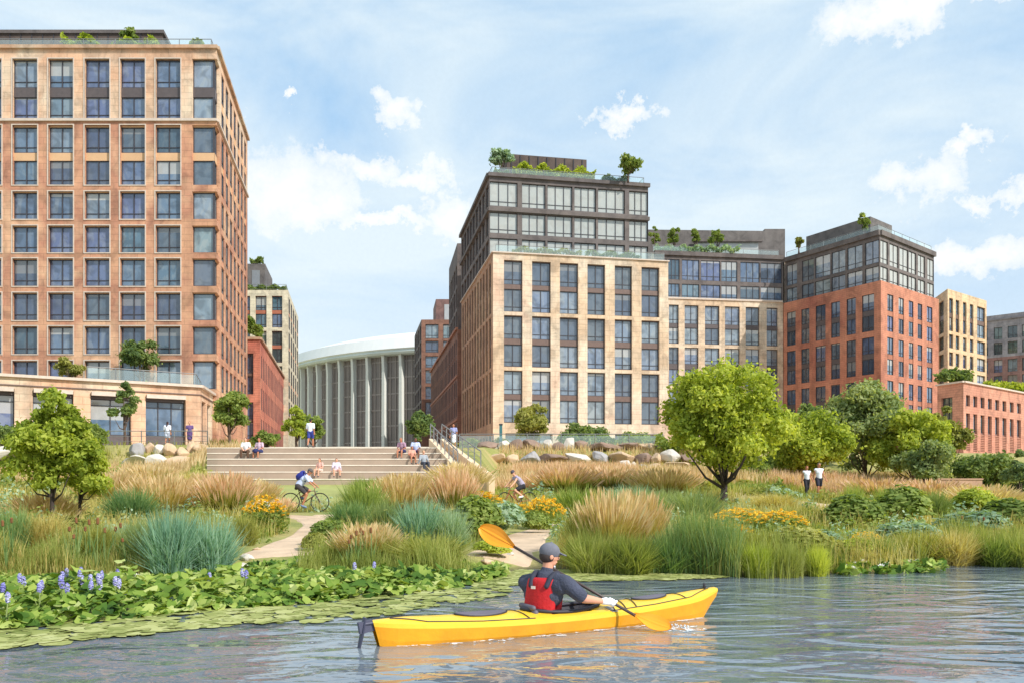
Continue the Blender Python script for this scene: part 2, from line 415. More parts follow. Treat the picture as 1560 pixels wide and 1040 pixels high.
M['path'] = plain('sandy path', S(208, 180, 150), 0.95, 0.20, 1.6, bump=0.6)
def strip(name, pts, wid, m, dz=0.03, kind='structure', over=4):
    P2 = []
    for i in range(len(pts)-1):
        a, b = Vector(pts[i][:2]), Vector(pts[i+1][:2]); n = max(2, int((b-a).length/0.4))
        for k in range(n): t = k/n; P2.append((a.lerp(b, t), lerp(wid[i], wid[i+1], t)))
    P2.append((Vector(pts[-1][:2]), wid[-1]))
    for _ in range(6):
        P2 = [P2[0]]+[((P2[i-1][0]+P2[i][0]*2+P2[i+1][0])/4, P2[i][1]) for i in range(1, len(P2)-1)]+[P2[-1]]
    b = MB(m); rows = []
    for i, (p, wd) in enumerate(P2):
        t = (P2[min(i+1, len(P2)-1)][0]-P2[max(0, i-1)][0]).normalized(); n = Vector((-t.y, t.x))
        wd2 = wd*(1+0.12*noise.noise(Vector((i*0.37, 3.3, 0))))
        row = []
        for k in range(over*2+1):
            q = p+n*wd2*0.5*(k/over-1); row.append((q.x, q.y, h(q.x, q.y)+dz*.6-(0.06 if k in (0, over*2) else 0)))
        rows.append(row)
    for e_ in (0, -1): rows[e_] = [(a_, b_, c_-.09) for a_, b_, c_ in rows[e_]]
    for i in range(len(rows)-1):
        for k in range(over*2):
            v = [rows[i][k], rows[i][k+1], rows[i+1][k+1], rows[i+1][k]]; b.face(v)
    o = b.build(name, smooth=True); tag(o, kind=kind); return P2
G = lambda px, py: ground_at(px, py)
PATHS = []
PATHS += strip('path', [G(412, 856), G(428, 842), G(470, 820), G(492, 800), G(470, 787), G(330, 783)], [1.7, 1.7, 1.3, 1.2, 1.5, 1.5], M['path'])
PATHS += strip('path', [G(470, 786), G(560, 784), G(700, 782), G(830, 778), G(980, 772)], [1.4, 1.6, 1.6, 1.6, 1.6], M['path'], 0.036)
PATHS += strip('path', [G(745, 858), G(775, 840), G(800, 818), G(830, 806), G(870, 796)], [1.3, 1.6, 1.2, 1.0, .8], M['path'], 0.033)
PATHS += strip('path', [G(1160, 762), G(1240, 768), G(1300, 780), G(1390, 792)], [3.4, 3.2, 2.0, 1.4], M['path'], 0.04)
#PATHS += strip('path', [G(655, 781), G(650, 760), G(640, 748)], [1.2, 1.4, 1.5], M['step'], 0.045)
PATH_A = np.array([(p.x, p.y, wd) for p, wd in PATHS])
def on_path(x, y, pad=0.0):
    d = np.hypot(PATH_A[:, 0]-x, PATH_A[:, 1]-y)-PATH_A[:, 2]*0.5
    return d.min() < pad
# lawn in front of the steps
M['lawn'] = plain('mown lawn', S(158, 160, 92), 0.95, 0.16, 0.7, bump=0.5)
b = MB(M['lawn'])
lx = axis(((-17, -1.8, 0.5),)); ly = axis(((34.4, 42.0, 0.5),))
for i in range(len(lx)-1):
    for j in range(len(ly)-1):
        b.face([(x, y, h(x, y)+0.02) for x, y in ((lx[i], ly[j]), (lx[i+1], ly[j]), (lx[i+1], ly[j+1]), (lx[i], ly[j+1]))])
tag(b.build('lawn', smooth=True), kind='structure')
# raised plaza paving behind the steps and banks
M['paving'] = plain('plaza paving', S(206, 188, 164), 0.9, 0.08, 0.4)
b = MB(M['paving'])
for x0, x1, y0 in ((-18.4, -4.6, 52.0), (-70, -18.4, 63.5), (-4.6, 14, 70), (14, 110, 82)):
    px_ = axis(((x0, x1, 1.4 if x1-x0 < 30 else 2.5),)); py_ = axis(((y0, 84, 1.5), (84, 330, 60)))
    for i in range(len(px_)-1):
        for j in range(len(py_)-1):
            b.face([(x, y, h(x, y)+0.05) for x, y in ((px_[i], py_[j]), (px_[i+1], py_[j]), (px_[i+1], py_[j+1]), (px_[i], py_[j+1]))])
tag(b.build('plaza', smooth=True), kind='structure')

# broad steps up to the plaza, with a sloping cheek wall on the right
NST = 6; SZ0, SZ1, SY0, SY1 = 1.42, 3.68, 42.0, 52.0
def step_z(k): return SZ0+(SZ1-SZ0)*(k+1)/NST
st = empty('steps', (-11, 42, 1.42)); tag(st, 'broad tan stone steps rising from the lawn to the plaza', 'steps')
mb = MB(M['step']); ns = MB(M['nosing']); rs = MB(M['riser'])
SXL = -18.5
def srx(y): return lerp(-2.3, -4.9, (y-SY0)/(SY1-SY0))
for k in range(NST):
    y0 = SY0+(SY1-SY0)*k/(NST-1) if k < NST-1 else SY1
    y0 = SY0+(SY1-SY0)*k/NST; y1 = SY0+(SY1-SY0)*(k+1)/NST+(1.0 if k == NST-1 else 0.0)
    z = step_z(k); xr = srx(y0)
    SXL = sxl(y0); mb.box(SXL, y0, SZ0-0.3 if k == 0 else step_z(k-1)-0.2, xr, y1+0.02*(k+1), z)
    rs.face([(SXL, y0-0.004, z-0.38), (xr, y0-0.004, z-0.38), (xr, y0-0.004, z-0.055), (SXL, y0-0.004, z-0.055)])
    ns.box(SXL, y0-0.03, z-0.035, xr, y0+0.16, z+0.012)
mb.build('tread', st); rs.build('riser', st); ns.build('nosing', st)
# narrow stair on the right of the cheek wall
ns2 = MB(M['step'])
for k in range(15):
    t = k/15; y = lerp(43.0, 53.5, t); z = lerp(1.5, 3.9, t)
    ns2.box(srx(y)+0.42, y, z-0.9, srx(y)+1.5-0.6*t, y+0.85, z+0.16)
ns2.build('side_flight', st)
for off, wdt, nm in ((0.0, 0.36, 'cheek'), (1.3, 0.3, 'cheek')):
    c = MB(plain('cheek stone', S(236, 208, 172), 0.85))
    for k in range(8):
        a, b2 = k/8, (k+1)/8
        pts = []
        for t in (a, b2):
            y = lerp(42.6, 53.0, t); x = srx(y)+off-(0.6*t if off else 0); z = lerp(1.95, 4.35, t)
            pts.append((x, y, z))
        (xa, ya, za), (xb, yb, zb) = pts
        v = [(xa, ya, za-1.4), (xa+wdt, ya, za-1.4), (xb+wdt, yb, zb-1.4), (xb, yb, zb-1.4), (xa, ya, za), (xa+wdt, ya, za), (xb+wdt, yb, zb), (xb, yb, zb)]
        c.add(v, ((4, 5, 6, 7), (0, 4, 7, 3), (1, 2, 6, 5)) + (((0, 1, 5, 4),) if k == 0 else ()) + (((3, 7, 6, 2),) if k == 7 else ()))
    c.build(nm, st)
# handrails on the cheek wall: a thing
def railing(name, pts, label, cat, hgt=1.05, step=1.5, glassy=False, group=None, bars=0, r=0.03, midrail=True, dens=None):
    pts = [Vector(p) for p in pts]; root = empty(name, pts[0], 0, label, cat, group)
    pm = MB(M['rail']); hr = MB(M['rail']); gl = MB(M['railglass'])
    for i in range(len(pts)-1):
        a, b2 = pts[i], pts[i+1]; n = max(1, round((b2-a).length/step))
        for k in range(n+(1 if i == len(pts)-2 else 0)):
            p = a.lerp(b2, k/n); q = MB(M['rail']); q.box(p.x-r, p.y-r, p.z, p.x+r, p.y+r, p.z+hgt); q.build('post', root)
        up = Vector((0, 0, hgt)); hr.tube([a+up, b2+up], r*1.15, 6)
        if midrail and not glassy:
            for f in ((0.33, 0.66) if bars == 0 else [j/(bars+1) for j in range(1, bars+1)]): hr.tube([a+up*f, b2+up*f], r*0.5, 5)
        if glassy:
            d = (b2-a).normalized(); nn = Vector((-d.y, d.x, 0))*0.008
            c = (a+b2)/2+up*0.48; gl.obb(c, (b2-a)/2, nn, up*0.42)
    hr.build('handrail', root)
    if glassy: gl.build('glass_panel', root)
    return root
for off, lb in ((0.1, 'metal handrail along the sloping wall beside the broad steps'), (1.4, 'metal handrail on the far side of the narrow side stair')):
    railing('stair_railing', [(srx(44.4)+off-(.1 if off > 1 else 0), 44.4, 2.30), (srx(53)+off-(0.6 if off > 1 else 0), 53, 4.3)], lb, 'railing', 0.95, 1.3, group='handrails of the side stair')
# ------------------------------------------------------------------ buildings
_wm = {}
def win_mesh(w_, h_, nv, tr, gm, fm, fw=0.07):
    key = (round(w_, 2), round(h_, 2), nv, tr, gm.name, fm.name)
    if key in _wm: return _wm[key]
    w_, h_ = key[0], key[1]; f = MB(fm); g_ = MB(gm)
    f.box(0, 0, 0, fw, .12, h_); f.box(w_-fw, 0, 0, w_, .12, h_); f.box(fw, 0, 0, w_-fw, .12, fw); f.box(fw, 0, h_-fw, w_-fw, .12, h_)
    for i in range(1, nv): x = w_*i/nv; f.box(x-fw*.55, .012, fw, x+fw*.55, .12, h_-fw)
    if tr: z = h_*tr; f.box(fw, .02, z-.03, w_-fw, .11, z+.03)
    g_.face([(fw*.5, .09, fw*.5), (w_-fw*.5, .09, fw*.5), (w_-fw*.5, .09, h_-fw*.5), (fw*.5, .09, h_-fw*.5)])
    _wm[key] = (f.mesh(name='window'), g_.mesh(name='pane'), f, g_); return _wm[key]
class Bld:
    def __init__(s, name, loc, label, cat='building', limit=100):
        s.root = empty(name, loc, 0, label, cat); s.n = 0; s.nsp = 0; s.limit = limit; s.over = None; s.mbs = {}
    def mb(s, part, m=None):
        if part not in s.mbs: s.mbs[part] = MB(m) if m else MB()
        return s.mbs[part]
    def win(s, A, u, n, a, z, w_, h_, depth, nv, tr, gm, fm):
        """window whose lower left corner is at A+u*a, height z, set back by depth"""
        p = A+u*a-n*depth
        if s.n < s.limit:
            me, pm, f, g_ = win_mesh(w_, h_, nv, tr, gm, fm)
            o = bpy.data.objects.new('window', me); COL.objects.link(o); o.parent = s.root
            o.location = Vector((p.x, p.y, z))-s.root.location; o.rotation_euler = (0, 0, math.atan2(u.y, u.x))
            c = bpy.data.objects.new('pane', pm); COL.objects.link(c); c.parent = o
        else:
            me, pm, f, g_ = win_mesh(w_, h_, nv, tr, gm, fm)
            if s.over is None: s.over = MB()
            for q, mm in ((f, fm), (g_, gm)):
                s.over.add([(p.x+u.x*x-n.x*y, p.y+u.y*x-n.y*y, z+zz) for x, y, zz in q.v], q.f, mm)
        s.n += 1
    def facade(s, A, B, z0, z1, ops, m, depth=.4, part='wall'):
        """A left, B right as seen from outside.  ops: dict(u0,u1,z0,z1,wins,nv,tr,g,f,sp, ol, orr)"""
        A = Vector(A[:2]); B = Vector(B[:2]); L = (B-A).length; u = (B-A)/L; n = Vector((u.y, -u.x))
        mb = s.mb(part); r3 = lambda x: round(x, 4)
        us = sorted({0.0, r3(L)}|{r3(min(L, max(0, o[k]))) for o in ops for k in ('u0', 'u1')})
        zs = sorted({r3(z0), r3(z1)}|{r3(min(z1, max(z0, o[k]))) for o in ops for k in ('z0', 'z1')})
        pt = lambda a, z, d=0.0: (A.x+u.x*a-n.x*d, A.y+u.y*a-n.y*d, z)
        for i in range(len(us)-1):
            for j in range(len(zs)-1):
                cu, cz = (us[i]+us[i+1])/2, (zs[j]+zs[j+1])/2
                if any(o['u0'] < cu < o['u1'] and o['z0'] < cz < o['z1'] for o in ops): continue
                q = ((us[i], zs[j]), (us[i+1], zs[j]), (us[i+1], zs[j+1]), (us[i], zs[j+1]))
                mb.face([pt(a, z) for a, z in q], m, q)
        for o in ops:
            a0, a1, b0, b1 = max(0, o['u0']), min(L, o['u1']), max(z0, o['z0']), min(z1, o['z1'])
            d = o.get('d', depth); ol = o.get('ol', 0); orr = o.get('orr', 0)
            rm = o.get('rm', m)
            e0 = a0+(d if ol == 2 else 0)
            mb.face([pt(e0, b0), pt(a1, b0), pt(a1, b0, d), pt(e0, b0, d)], rm, [(a0, 0), (a1, 0), (a1, d), (a0, d)])
            mb.face([pt(e0, b1, d), pt(a1, b1, d), pt(a1, b1), pt(e0, b1)], rm, [(a0, 0), (a1, 0), (a1, d), (a0, d)])
            if not ol: mb.face([pt(a0, b0), pt(a0, b0, d), pt(a0, b1, d), pt(a0, b1)], rm, [(0, b0), (d, b0), (d, b1), (0, b1)])
            if not orr: mb.face([pt(a1, b0, d), pt(a1, b0), pt(a1, b1), pt(a1, b1, d)], rm, [(0, b0), (d, b0), (d, b1), (0, b1)])
            wa, wb = a0+(d-.12 if ol else 0.0), a1-(d-.12 if orr else 0.0)
            wins = sorted(o.get('wins', [(b0, b1)])); last = b0
            sp = o.get('sp', M['spandrel'])
            for (za, zb) in wins+[(b1, b1)]:
                if za-last > 0.05:   # spandrel panel between two windows
                    q = MB() if s.nsp < 100 else s.mb('spandrel_rows')
                    q.add([pt(wa, last, d*.55), pt(wb, last, d*.55), pt(wb, za, d*.55), pt(wa, za, d*.55), pt(wa, last, d), pt(wb, last, d), pt(wb, za, d), pt(wa, za, d)],
                          ((0, 1, 2, 3), (0, 4, 5, 1), (3, 2, 6, 7)), sp)
                    if s.nsp < 100: q.build('spandrel', s.root)
                    s.nsp += 1
                if zb > za: s.win(A, u, n, wa, za, wb-wa, zb-za, d-.12, o.get('nv', 2), o.get('tr', .22), o.get('g', M['glass_b']), o.get('f', M['frame'])); last = zb
                else: last = za
        return A, u, n, L
    def done(s):
        for k, q in s.mbs.items():
            if q.f:
                o = q.build(k, s.root)
                if k == 'spandrel_rows': tag(o, kind='stuff')
        if s.over is not None and s.over.f: tag(s.over.build('window_rows', s.root), kind='stuff')
def upx(A, B, px):
    "distance along A-B of the point seen at column px"
    k = (px-CX)/F; ax, ay = A[0], A[1]; dx, dy = B[0]-ax, B[1]-ay
    t = (k*ay-ax)/(dx-k*dy); return t*math.hypot(dx, dy)
def zz(y, D): return EYE+(HZ-y)*D/F
def grid_ops(A, B, pxs, groups, grow=0.0, **kw):
    out = []; pxs = [(a-grow, b+grow) for a, b in pxs]
    for (p0, p1) in pxs:
        for g_ in groups:
            z0, z1, wins = g_[:3]; d = dict(u0=upx(A, B, p0), u1=upx(A, B, p1), z0=z0, z1=z1, wins=wins, **kw)
            if len(g_) > 3: d.update(g_[3])
            out.append(d)
    return out
def even_cols(L, n, frac, m0=0.0, m1=0.0):
    p = (L-m0-m1)/n; return [(m0+p*(i+(1-frac)/2), m0+p*(i+(1+frac)/2)) for i in range(n)]
def col_ops(cols, groups, **kw):
    out = []
    for a, b in cols:
        for g_ in groups:
            d = dict(u0=a, u1=b, z0=g_[0], z1=g_[1], wins=g_[2], **kw)
            if len(g_) > 3: d.update(g_[3])
            out.append(d)
    return out
def roof_poly(bl, poly, z, m=None, par=0.0, part='roof'):
    bl.mb(part).face([(x, y, z) for x, y in poly], m or M['roofing'])
def band(bl, A, B, z0, z1, proud, m, part='cornice', ext=0.0, ext0=None):
    A = Vector(A[:2]); B = Vector(B[:2]); u = (B-A).normalized(); n = Vector((u.y, -u.x))
    a = A-u*(ext if ext0 is None else ext0); b = B+u*ext; c = (a+b)/2+n*(proud/2-0.05)
    bl.mb(part).obb((c.x, c.y, (z0+z1)/2), ((b-a)/2).to_3d(), (n*(proud/2+0.05)).to_3d(), (0, 0, (z1-z0)/2), m)

# --- B1 tall orange-tan tower on the left
DT = 82.0
A1, B1c = Vector((-57.0, DT)), Vector((PX(330, DT), DT)); E1 = Vector((PX(377, 104), 104.0)); W1 = Vector((-60.5, 104.0))
Z1 = zz(75, DT); zt = lambda y: zz(y, DT)
b1 = Bld('apartment_tower', (-43, 93, 4.35), 'tall orange and cream stone apartment tower rising above the podium on the left')
cols = [(x-19, x+19) for x in (-71, -16.5, 38, 92.5, 148, 202, 256)]
gr_top = [(zt(182), zt(90), [(zt(181.4), zt(147)), (zt(132.5), zt(90.5))])]
def rows(pairs): return [(zt(b), zt(t), [(zt(x1), zt(x0)) for x0, x1 in w_]) for t, b, w_ in pairs]
gr = rows([(191, 282, [(193, 232), (244, 281.5)]), (292, 334, [(293, 333.5)]), (344, 385, [(345, 384.5)]), (394, 436, [(395, 435.5)]), (446, 488, [(447, 487.5)]), (497, 539, [(498, 538.5)]), (549, 592, [(550, 591.5)])])
ops = grid_ops(A1, B1c, cols, gr_top, sp=M['spandrel_d'], g=M['glass_b'])
mids = grid_ops(A1, B1c, cols, gr, sp=M['spandrel_t'], g=M['glass_b'])
cg = dict(nv=1, tr=0, g=M['glass_p'], orr=1, f=M['frame'])
LB = (B1c-A1).length
for g_ in gr_top+gr:
    mids.append(dict(u0=LB-2.35, u1=LB, z0=g_[0], z1=g_[1], wins=g_[2], sp=M['spandrel_d' if g_ in gr_top else 'spandrel_t'], **cg))
zs_ = zt(183.5)
split = lambda ops, lo: [o for o in ops if (o['z0'] > zs_-.5) == lo]
allo = ops+mids
b1.facade(A1, B1c, zs_, Z1, split(allo, True), M['tower_top'])
b1.facade(A1, B1c, 4.35, zs_, split(allo, False), M['tower'])
LS = (E1-B1c).length
so = []
for g_ in gr_top+gr:
    so.append(dict(u0=0, u1=1.7, z0=g_[0], z1=g_[1], wins=g_[2], nv=1, tr=0, g=M['glass_p'], ol=2, sp=M['spandrel_d' if g_ in gr_top else 'spandrel_t']))
    for a, b in even_cols(LS, 7, .66, 2.4, .5): so.append(dict(d=.2, u0=a, u1=b, z0=g_[0], z1=g_[1], wins=g_[2], g=M['glass_b'], sp=M['spandrel_t']))
b1.facade(B1c, E1, zs_, Z1, split(so, True), M['tower_top'])
b1.facade(B1c, E1, 4.35, zs_, split(so, False), M['tower'])
b1.facade(E1, W1, 4.35, Z1, [], M['tower']); b1.facade(W1, A1, 4.35, Z1, [], M['tower'])
roof_poly(b1, [A1, B1c, E1, W1], Z1-.6)
for a, b, e0 in ((A1, B1c, 0.0), (B1c, E1, -0.02)):
    band(b1, a, b, Z1-.02, Z1+.30, .28, M['tower_top'], 'cornice', .14 if a is A1 else 0.0, e0)
    band(b1, a, b, zs_-.12, zs_+.12, .20, M['frame_l'], 'string_course', .10 if a is A1 else 0.0, e0)
# pale stone surrounds round the window openings
for o in allo:
    if o.get('orr'): continue
    x0, x1, a0, a1_ = A1.x+o['u0'], A1.x+o['u1'], o['z0'], o['z1']
    sf = MB()
    for q in ((x0-.10, a0-.10, x0, a1_+.10), (x1, a0-.10, x1+.10, a1_+.10), (x0, a1_, x1, a1_+.10), (x0, a0-.10, x1, a0)):
        sf.box(q[0], DT-.06, q[1], q[2], DT+.05, q[3], M['frame_l'])
    sf.build('window_surround', b1.root)
b1.done()
# roof pavilion: own part of the tower
rp = MB(M['brownpanel']); zt0, zt1 = Z1-.6, zz(47, 90)
x1 = PX(247, 90)
rp.prism([(-62, 90), (x1, 90), (x1-1.5, 100), (-62, 100)], zt0, zt1-.35); rp.prism([(-62.3, 89.8), (x1+.25, 89.8), (x1-1.2, 100.2), (-62.3, 100.2)], zt1-.35, zt1, M['darkmetal'])
for i in range(24): x = -61+i*1.15; rp.box(x, 89.94, zt0, x+.07, 90.02, zt1-.36, M['frame']) if x < x1 else None
rp.build('roof_pavilion', b1.root)
railing('roof_railing', [(-60, 82.5, Z1+.3), (PX(322, 82.6), 82.6, Z1+.3), (PX(322, 82.6)-1.6, 91, Z1+.3)], 'thin metal railing around the roof of the left apartment tower', 'railing', .95, 3.2, glassy=True)

# podium in front of it
Pa, Pb = Vector((PX(-110, 64.5), 64.5)), Vector((PX(305, 75), 75.0)); Pc = Vector((PX(329.5, 84), 84.0))
ZP = 9.97
b2 = Bld('podium_building', (-38, 78, 4.35), 'low cream stone podium with large shop windows and planted terrace on the left')
LP = (Pb-Pa).length
po = []
for p0, p1, nv in ((-95, -20, 3), (-68, 22, 3), (50, 112, 2), (138, 200, 2), (222, 283, 3)):
    if p0 == -95: continue
    po.append(dict(u0=upx(Pa, Pb, p0), u1=upx(Pa, Pb, p1), z0=4.5, z1=9.05, wins=[(5.6, 8.6)], nv=nv, tr=.82, g=M['glass_b'], d=.7, sp=M['spandrel_d']))
b2.facade(Pa, Pb, 4.35, ZP, po, M['tower_top'])
LQ = (Pc-Pb).length
b2.facade(Pb, Pc, 4.35, ZP, col_ops(even_cols(LQ, 3, .72, .4, 0), [(4.6, 8.9, [(4.6, 8.9)])], nv=2, g=M['glass_c']), M['tower_top'])
b2.facade(Pc, (-62, 92), 4.35, ZP, [], M['tower_top']); b2.facade((-62, 92), Pa, 4.35, ZP, [], M['tower_top'])
roof_poly(b2, [Pa, Pb, Pc, (-28.5, 81.8), (-62, 81.8)], ZP-.5)
for a, b, e0 in ((Pa, Pb, 0), (Pb, Pc, -.02)):
    band(b2, a, b, ZP, ZP+.22, .30, M['frame_l'], 'cornice', .16 if a is Pa else 0, e0); band(b2, a, b, 9.3, 9.38, .10, M['spandrel'], 'groove_line', .05 if a is Pa else 0, e0)
up_ = (Pb-Pa).normalized(); nn_ = Vector((up_.y, -up_.x))
for o in po:  # shallow rolled awning boxes over the shop windows
    c = Pa+up_*((o['u0']+o['u1'])/2)+nn_*.16
    q = MB(M['frame_l']); q.obb((c.x, c.y, 8.98), (up_*((o['u1']-o['u0'])/2-.05)).to_3d(), (nn_*.15).to_3d(), (0, 0, .16)); q.build('awning_box', b2.root)
b2.done()
q0 = Pa+(Pb-Pa)*.5
railing('terrace_railing', [(Pa.x+up_.x*LP*.55-nn_.x*.3, Pa.y+up_.y*LP*.55-nn_.y*.3, ZP+.2), (Pb.x-.5, Pb.y+.3, ZP+.2), (Pc.x-.6, 81.5, ZP+.2)], 'glass balustrade around the planted podium terrace on the left', 'railing', 1.05, 2.4, glassy=True)

# --- B2 cream building behind the tower
Ca, Cb, Cc = Vector((PX(340, 150), 150.0)), Vector((PX(439, 150), 150.0)), Vector((PX(454.5, 175), 175.0))
zc = lambda y: zz(y, 150)
b3 = Bld('cream_building', (-45, 160, 4.35), 'cream stone building with green tinted windows behind the left apartment tower')
gg = [dict(g=M['glass_b'], sp=M['spandrel_r']), dict(g=M['glass_g'], sp=M['spandrel_r'])]
gc = [(zc(499), zc(451), [(zc(498.5), zc(478)), (zc(472.5), zc(451.5))], gg[0]), (zc(552), zc(504), [(zc(551.5), zc(530.5)), (zc(525.5), zc(504.5))], gg[1]), (zc(605), zc(557), [(zc(604), zc(584)), (zc(578), zc(557.5))], gg[1]), (zc(658), zc(610), [(zc(657), zc(637)), (zc(631), zc(610.5))], gg[1])]
b3.facade(Ca, Cb, 4.35, zc(442), grid_ops(Ca, Cb, [(345, 357), (366, 381), (389, 406), (414, 430)], gc), M['cream'])
b3.facade(Cb, Cc, 4.35, zc(442), col_ops(even_cols((Cc-Cb).length, 5, .6), gc, d=.15), M['cream'])
b3.facade(Cc, (-62, 175), 4.35, zc(442), [], M['cream']); b3.facade((-62, 175), Ca, 4.35, zc(442), [], M['cream'])
roof_poly(b3, [Ca, Cb, Cc, (-62, 175)], zc(442)-.3)
b3.done()
q = MB(M['greypanel']); D_ = 156
q.prism([(PX(350, D_), D_), (PX(404, D_), D_), (PX(415, D_+12), D_+12), (PX(350, D_+12), D_+12)], zc(442)-.3, zz(402, D_)); q.box(PX(384, D_), D_-.08, zc(440), PX(396, D_), D_-.01, zz(412, D_), M['glass_c']); q.build('roof_pavilion', b3.root)
railing('roof_railing', [(PX(376, 150.6), 150.6, zc(442)), (PX(436, 150.6), 150.6, zc(442)), (PX(446, 170), 170, zc(442))], 'roof railing with planting on the cream building behind the left tower', 'railing', 1.1, 3)

# --- B3 low orange brick building
Da, Db, Dc = Vector((PX(345, 110), 110.0)), Vector((PX(396, 110), 110.0)), Vector((PX(440, 163), 163.0))
zd = lambda y: zz(y, 110)
b4 = Bld('brick_building', (-36, 130, 4.35), 'low orange red brick building with rows of narrow slit windows left of the arena')
b4.facade(Da, Db, 4.35, zd(517), grid_ops(Da, Db, [(374, 386)], [(zd(600), zd(538), [(zd(600), zd(572)), (zd(568), zd(538))]), (zd(668), zd(612), [(zd(668), zd(642)), (zd(638), zd(612))])], nv=2), M['brick_l'])
b4.facade(Db, Dc, 4.35, zd(517), col_ops(even_cols((Dc-Db).length, 22, .46, 1.0, .5), [(zd(573), zd(538), [(zd(573), zd(538))]), (zd(622), zd(588), [(zd(622), zd(588))]), (zd(676), zd(636), [(zd(676), zd(636))])], nv=1, tr=0, d=.14, g=M['glass_d']), M['brick_l'])
b4.facade(Dc, (-50, 163), 4.35, zd(517), [], M['brick_l']); b4.facade((-50, 163), Da, 4.35, zd(517), [], M['brick_l'])
roof_poly(b4, [Da, Db, Dc, (-50, 163)], zd(517)-.4); band(b4, Da, Db, zd(517), zd(517)+.3, .25, M['tower_top'], 'cornice', .12); band(b4, Db, Dc, zd(517), zd(517)+.3, .25, M['tower_top'], 'cornice', 0, -.02)
b4.done()

# --- centre block: tan stone with a dark glazed setback
Fa = Vector((PX(751, 100), 100.0)); Fb = Vector((PX(1018, 104.2), 104.2)); Fl = Vector((PX(703, 128), 128.0)); Fr = Fb+(Fl-Fa)
ZF = zz(385, 100); ZU = zz(265, 103.4)
zf = lambda y: zz(y, 100.3)
b5 = Bld('stone_apartment_block', (3, 112, 4.35), 'pale tan stone apartment block with dark glazed top storeys in the centre')
pxs = [(767.8, 796), (810.6, 839), (853, 881), (895, 922), (936.6, 963), (977.3, 1004.6)]
gf = [(zf(474.5), zf(396), [(zf(474), zf(439.5)), (zf(432.5), zf(397))]), (zf(558), zf(480), [(zf(557), zf(523.5)), (zf(515), zf(481))]), (zf(643), zf(563.5), [(zf(642.5), zf(607.5)), (zf(599.5), zf(564))])]
ops = grid_ops(Fa, Fb, pxs, gf, g=M['glass_c'], d=.45)
ops += grid_ops(Fa, Fb, [(770, 842), (854, 924), (937, 1004)], [(4.6, zf(659), [(4.6, zf(659))])], nv=4, tr=0, g=M['glass_c'], d=.8)
b5.facade(Fa, Fb, 4.35, ZF, ops, M['tan'])
LF = (Fa-Fl).length
b5.facade(Fl, Fa, 4.35, ZF, col_ops(even_cols(LF, 11, .56, .6, 1.0), gf+[(4.6, zf(662), [(4.6, zf(662))], dict(sp=M['spandrel_d']))], g=M['glass_b'], d=.25, sp=M['spandrel_d']), M['tan_shaded'])
b5.facade(Fb, Fr, 4.35, ZF, [], M['tan']); b5.facade(Fr, Fl, 4.35, ZF, [], M['tan'])
uu = (Fb-Fa).normalized(); vv = (Fl-Fa).normalized()
Ua = Vector((PX(745.5, 103.4), 103.4)); Ub = Ua+uu*((PX(989, 106.5)-Ua.x)/uu.x); Ul = Ua+vv*26.5; Ur = Ub+vv*26.5
zu = lambda y: zz(y, 103.6)
upx_ = [(747, 786.5), (797, 829), (836, 870), (877, 906), (913, 950), (960.5, 988.5)]
gu = [(zu(314), zu(277), [(zu(314), zu(277))]), (zu(355.5), zu(323.5), [(zu(355.5), zu(323.5))]), (ZF+.1, zu(363), [(ZF+.1, zu(363))])]
uo = grid_ops(Ua, Ub, [(max(746, a-2), min(988.5, b+2)) for a, b in upx_], gu, nv=3, tr=.2, g=M['glass_p'], d=.3)
for o in uo: o['nv'] = 2 if o['u1']-o['u0'] < 2.4 else 3
b5.facade(Ua, Ub, ZF-.3, ZU, uo, M['darkmetal'], part='upper_wall')
b5.facade(Ul, Ua, ZF-.3, ZU, col_ops(even_cols(26.5, 9, .78, .3, .3), gu, g=M['glass_d'], d=.3, nv=2, tr=0), M['darkmetal'], part='upper_wall')
b5.facade(Ub, Ur, ZF-.3, ZU, [], M['darkmetal'], part='upper_wall'); b5.facade(Ur, Ul, ZF-.3, ZU, [], M['darkmetal'], part='upper_wall')
roof_poly(b5, [Fa, Fb, Fr, Fl], ZF-.3); roof_poly(b5, [Ua, Ub, Ur, Ul], ZU-.25)
for z0, z1, pr in ((ZU-.32, ZU+.12, .34), (zu(322.5), zu(317), .26)):
    band(b5, Ua, Ub, z0, z1, pr, M['darkmetal'], 'cornice', pr/2); band(b5, Ul, Ua, z0, z1, pr, M['darkmetal'], 'cornice', -.03, .1)
band(b5, Fa, Fb, ZF, ZF+.14, .2, M['frame_l'], 'coping', .1); band(b5, Fl, Fa, ZF, ZF+.14, .2, M['frame_l'], 'coping', -.03, .1)
b5.done()
q = MB(M['brownpanel']); R = lambda a, b: Ua+uu*a+vv*b
Rp = [R(3.0, 4.5), R(3.0+10.5, 4.5), R(13.5, 14), R(3.0, 14)]
q.prism([tuple(p) for p in Rp], ZU-.2, zz(235, 108.5))
for k in range(9): p = Rp[0].lerp(Rp[1], (k+.5)/9)-vv*.05; q.box(p.x-.05, p.y-.04, ZU-.1, p.x+.05, p.y+.03, zz(236, 108.5), M['frame'])
q.build('roof_pavilion', b5.root)
railing('roof_railing', [tuple(R(.4, 3))+(ZU+.1,), tuple(R(.4, .5))+(ZU+.1,), tuple(Ub-uu*.4+vv*.5)+(ZU+.1,), tuple(Ub-uu*.4+vv*4)+(ZU+.1,)], 'glass roof railing on top of the centre block', 'railing', .95, 3, glassy=True)
T = lambda a, b: Fa+uu*a+vv*b
railing('terrace_railing', [tuple(T(.4, .35))+(ZF+.14,), tuple(Fb-uu*.4+vv*.35)+(ZF+.14,)], 'glass balustrade along the setback terrace of the centre block', 'railing', .95, 2.8, glassy=True)

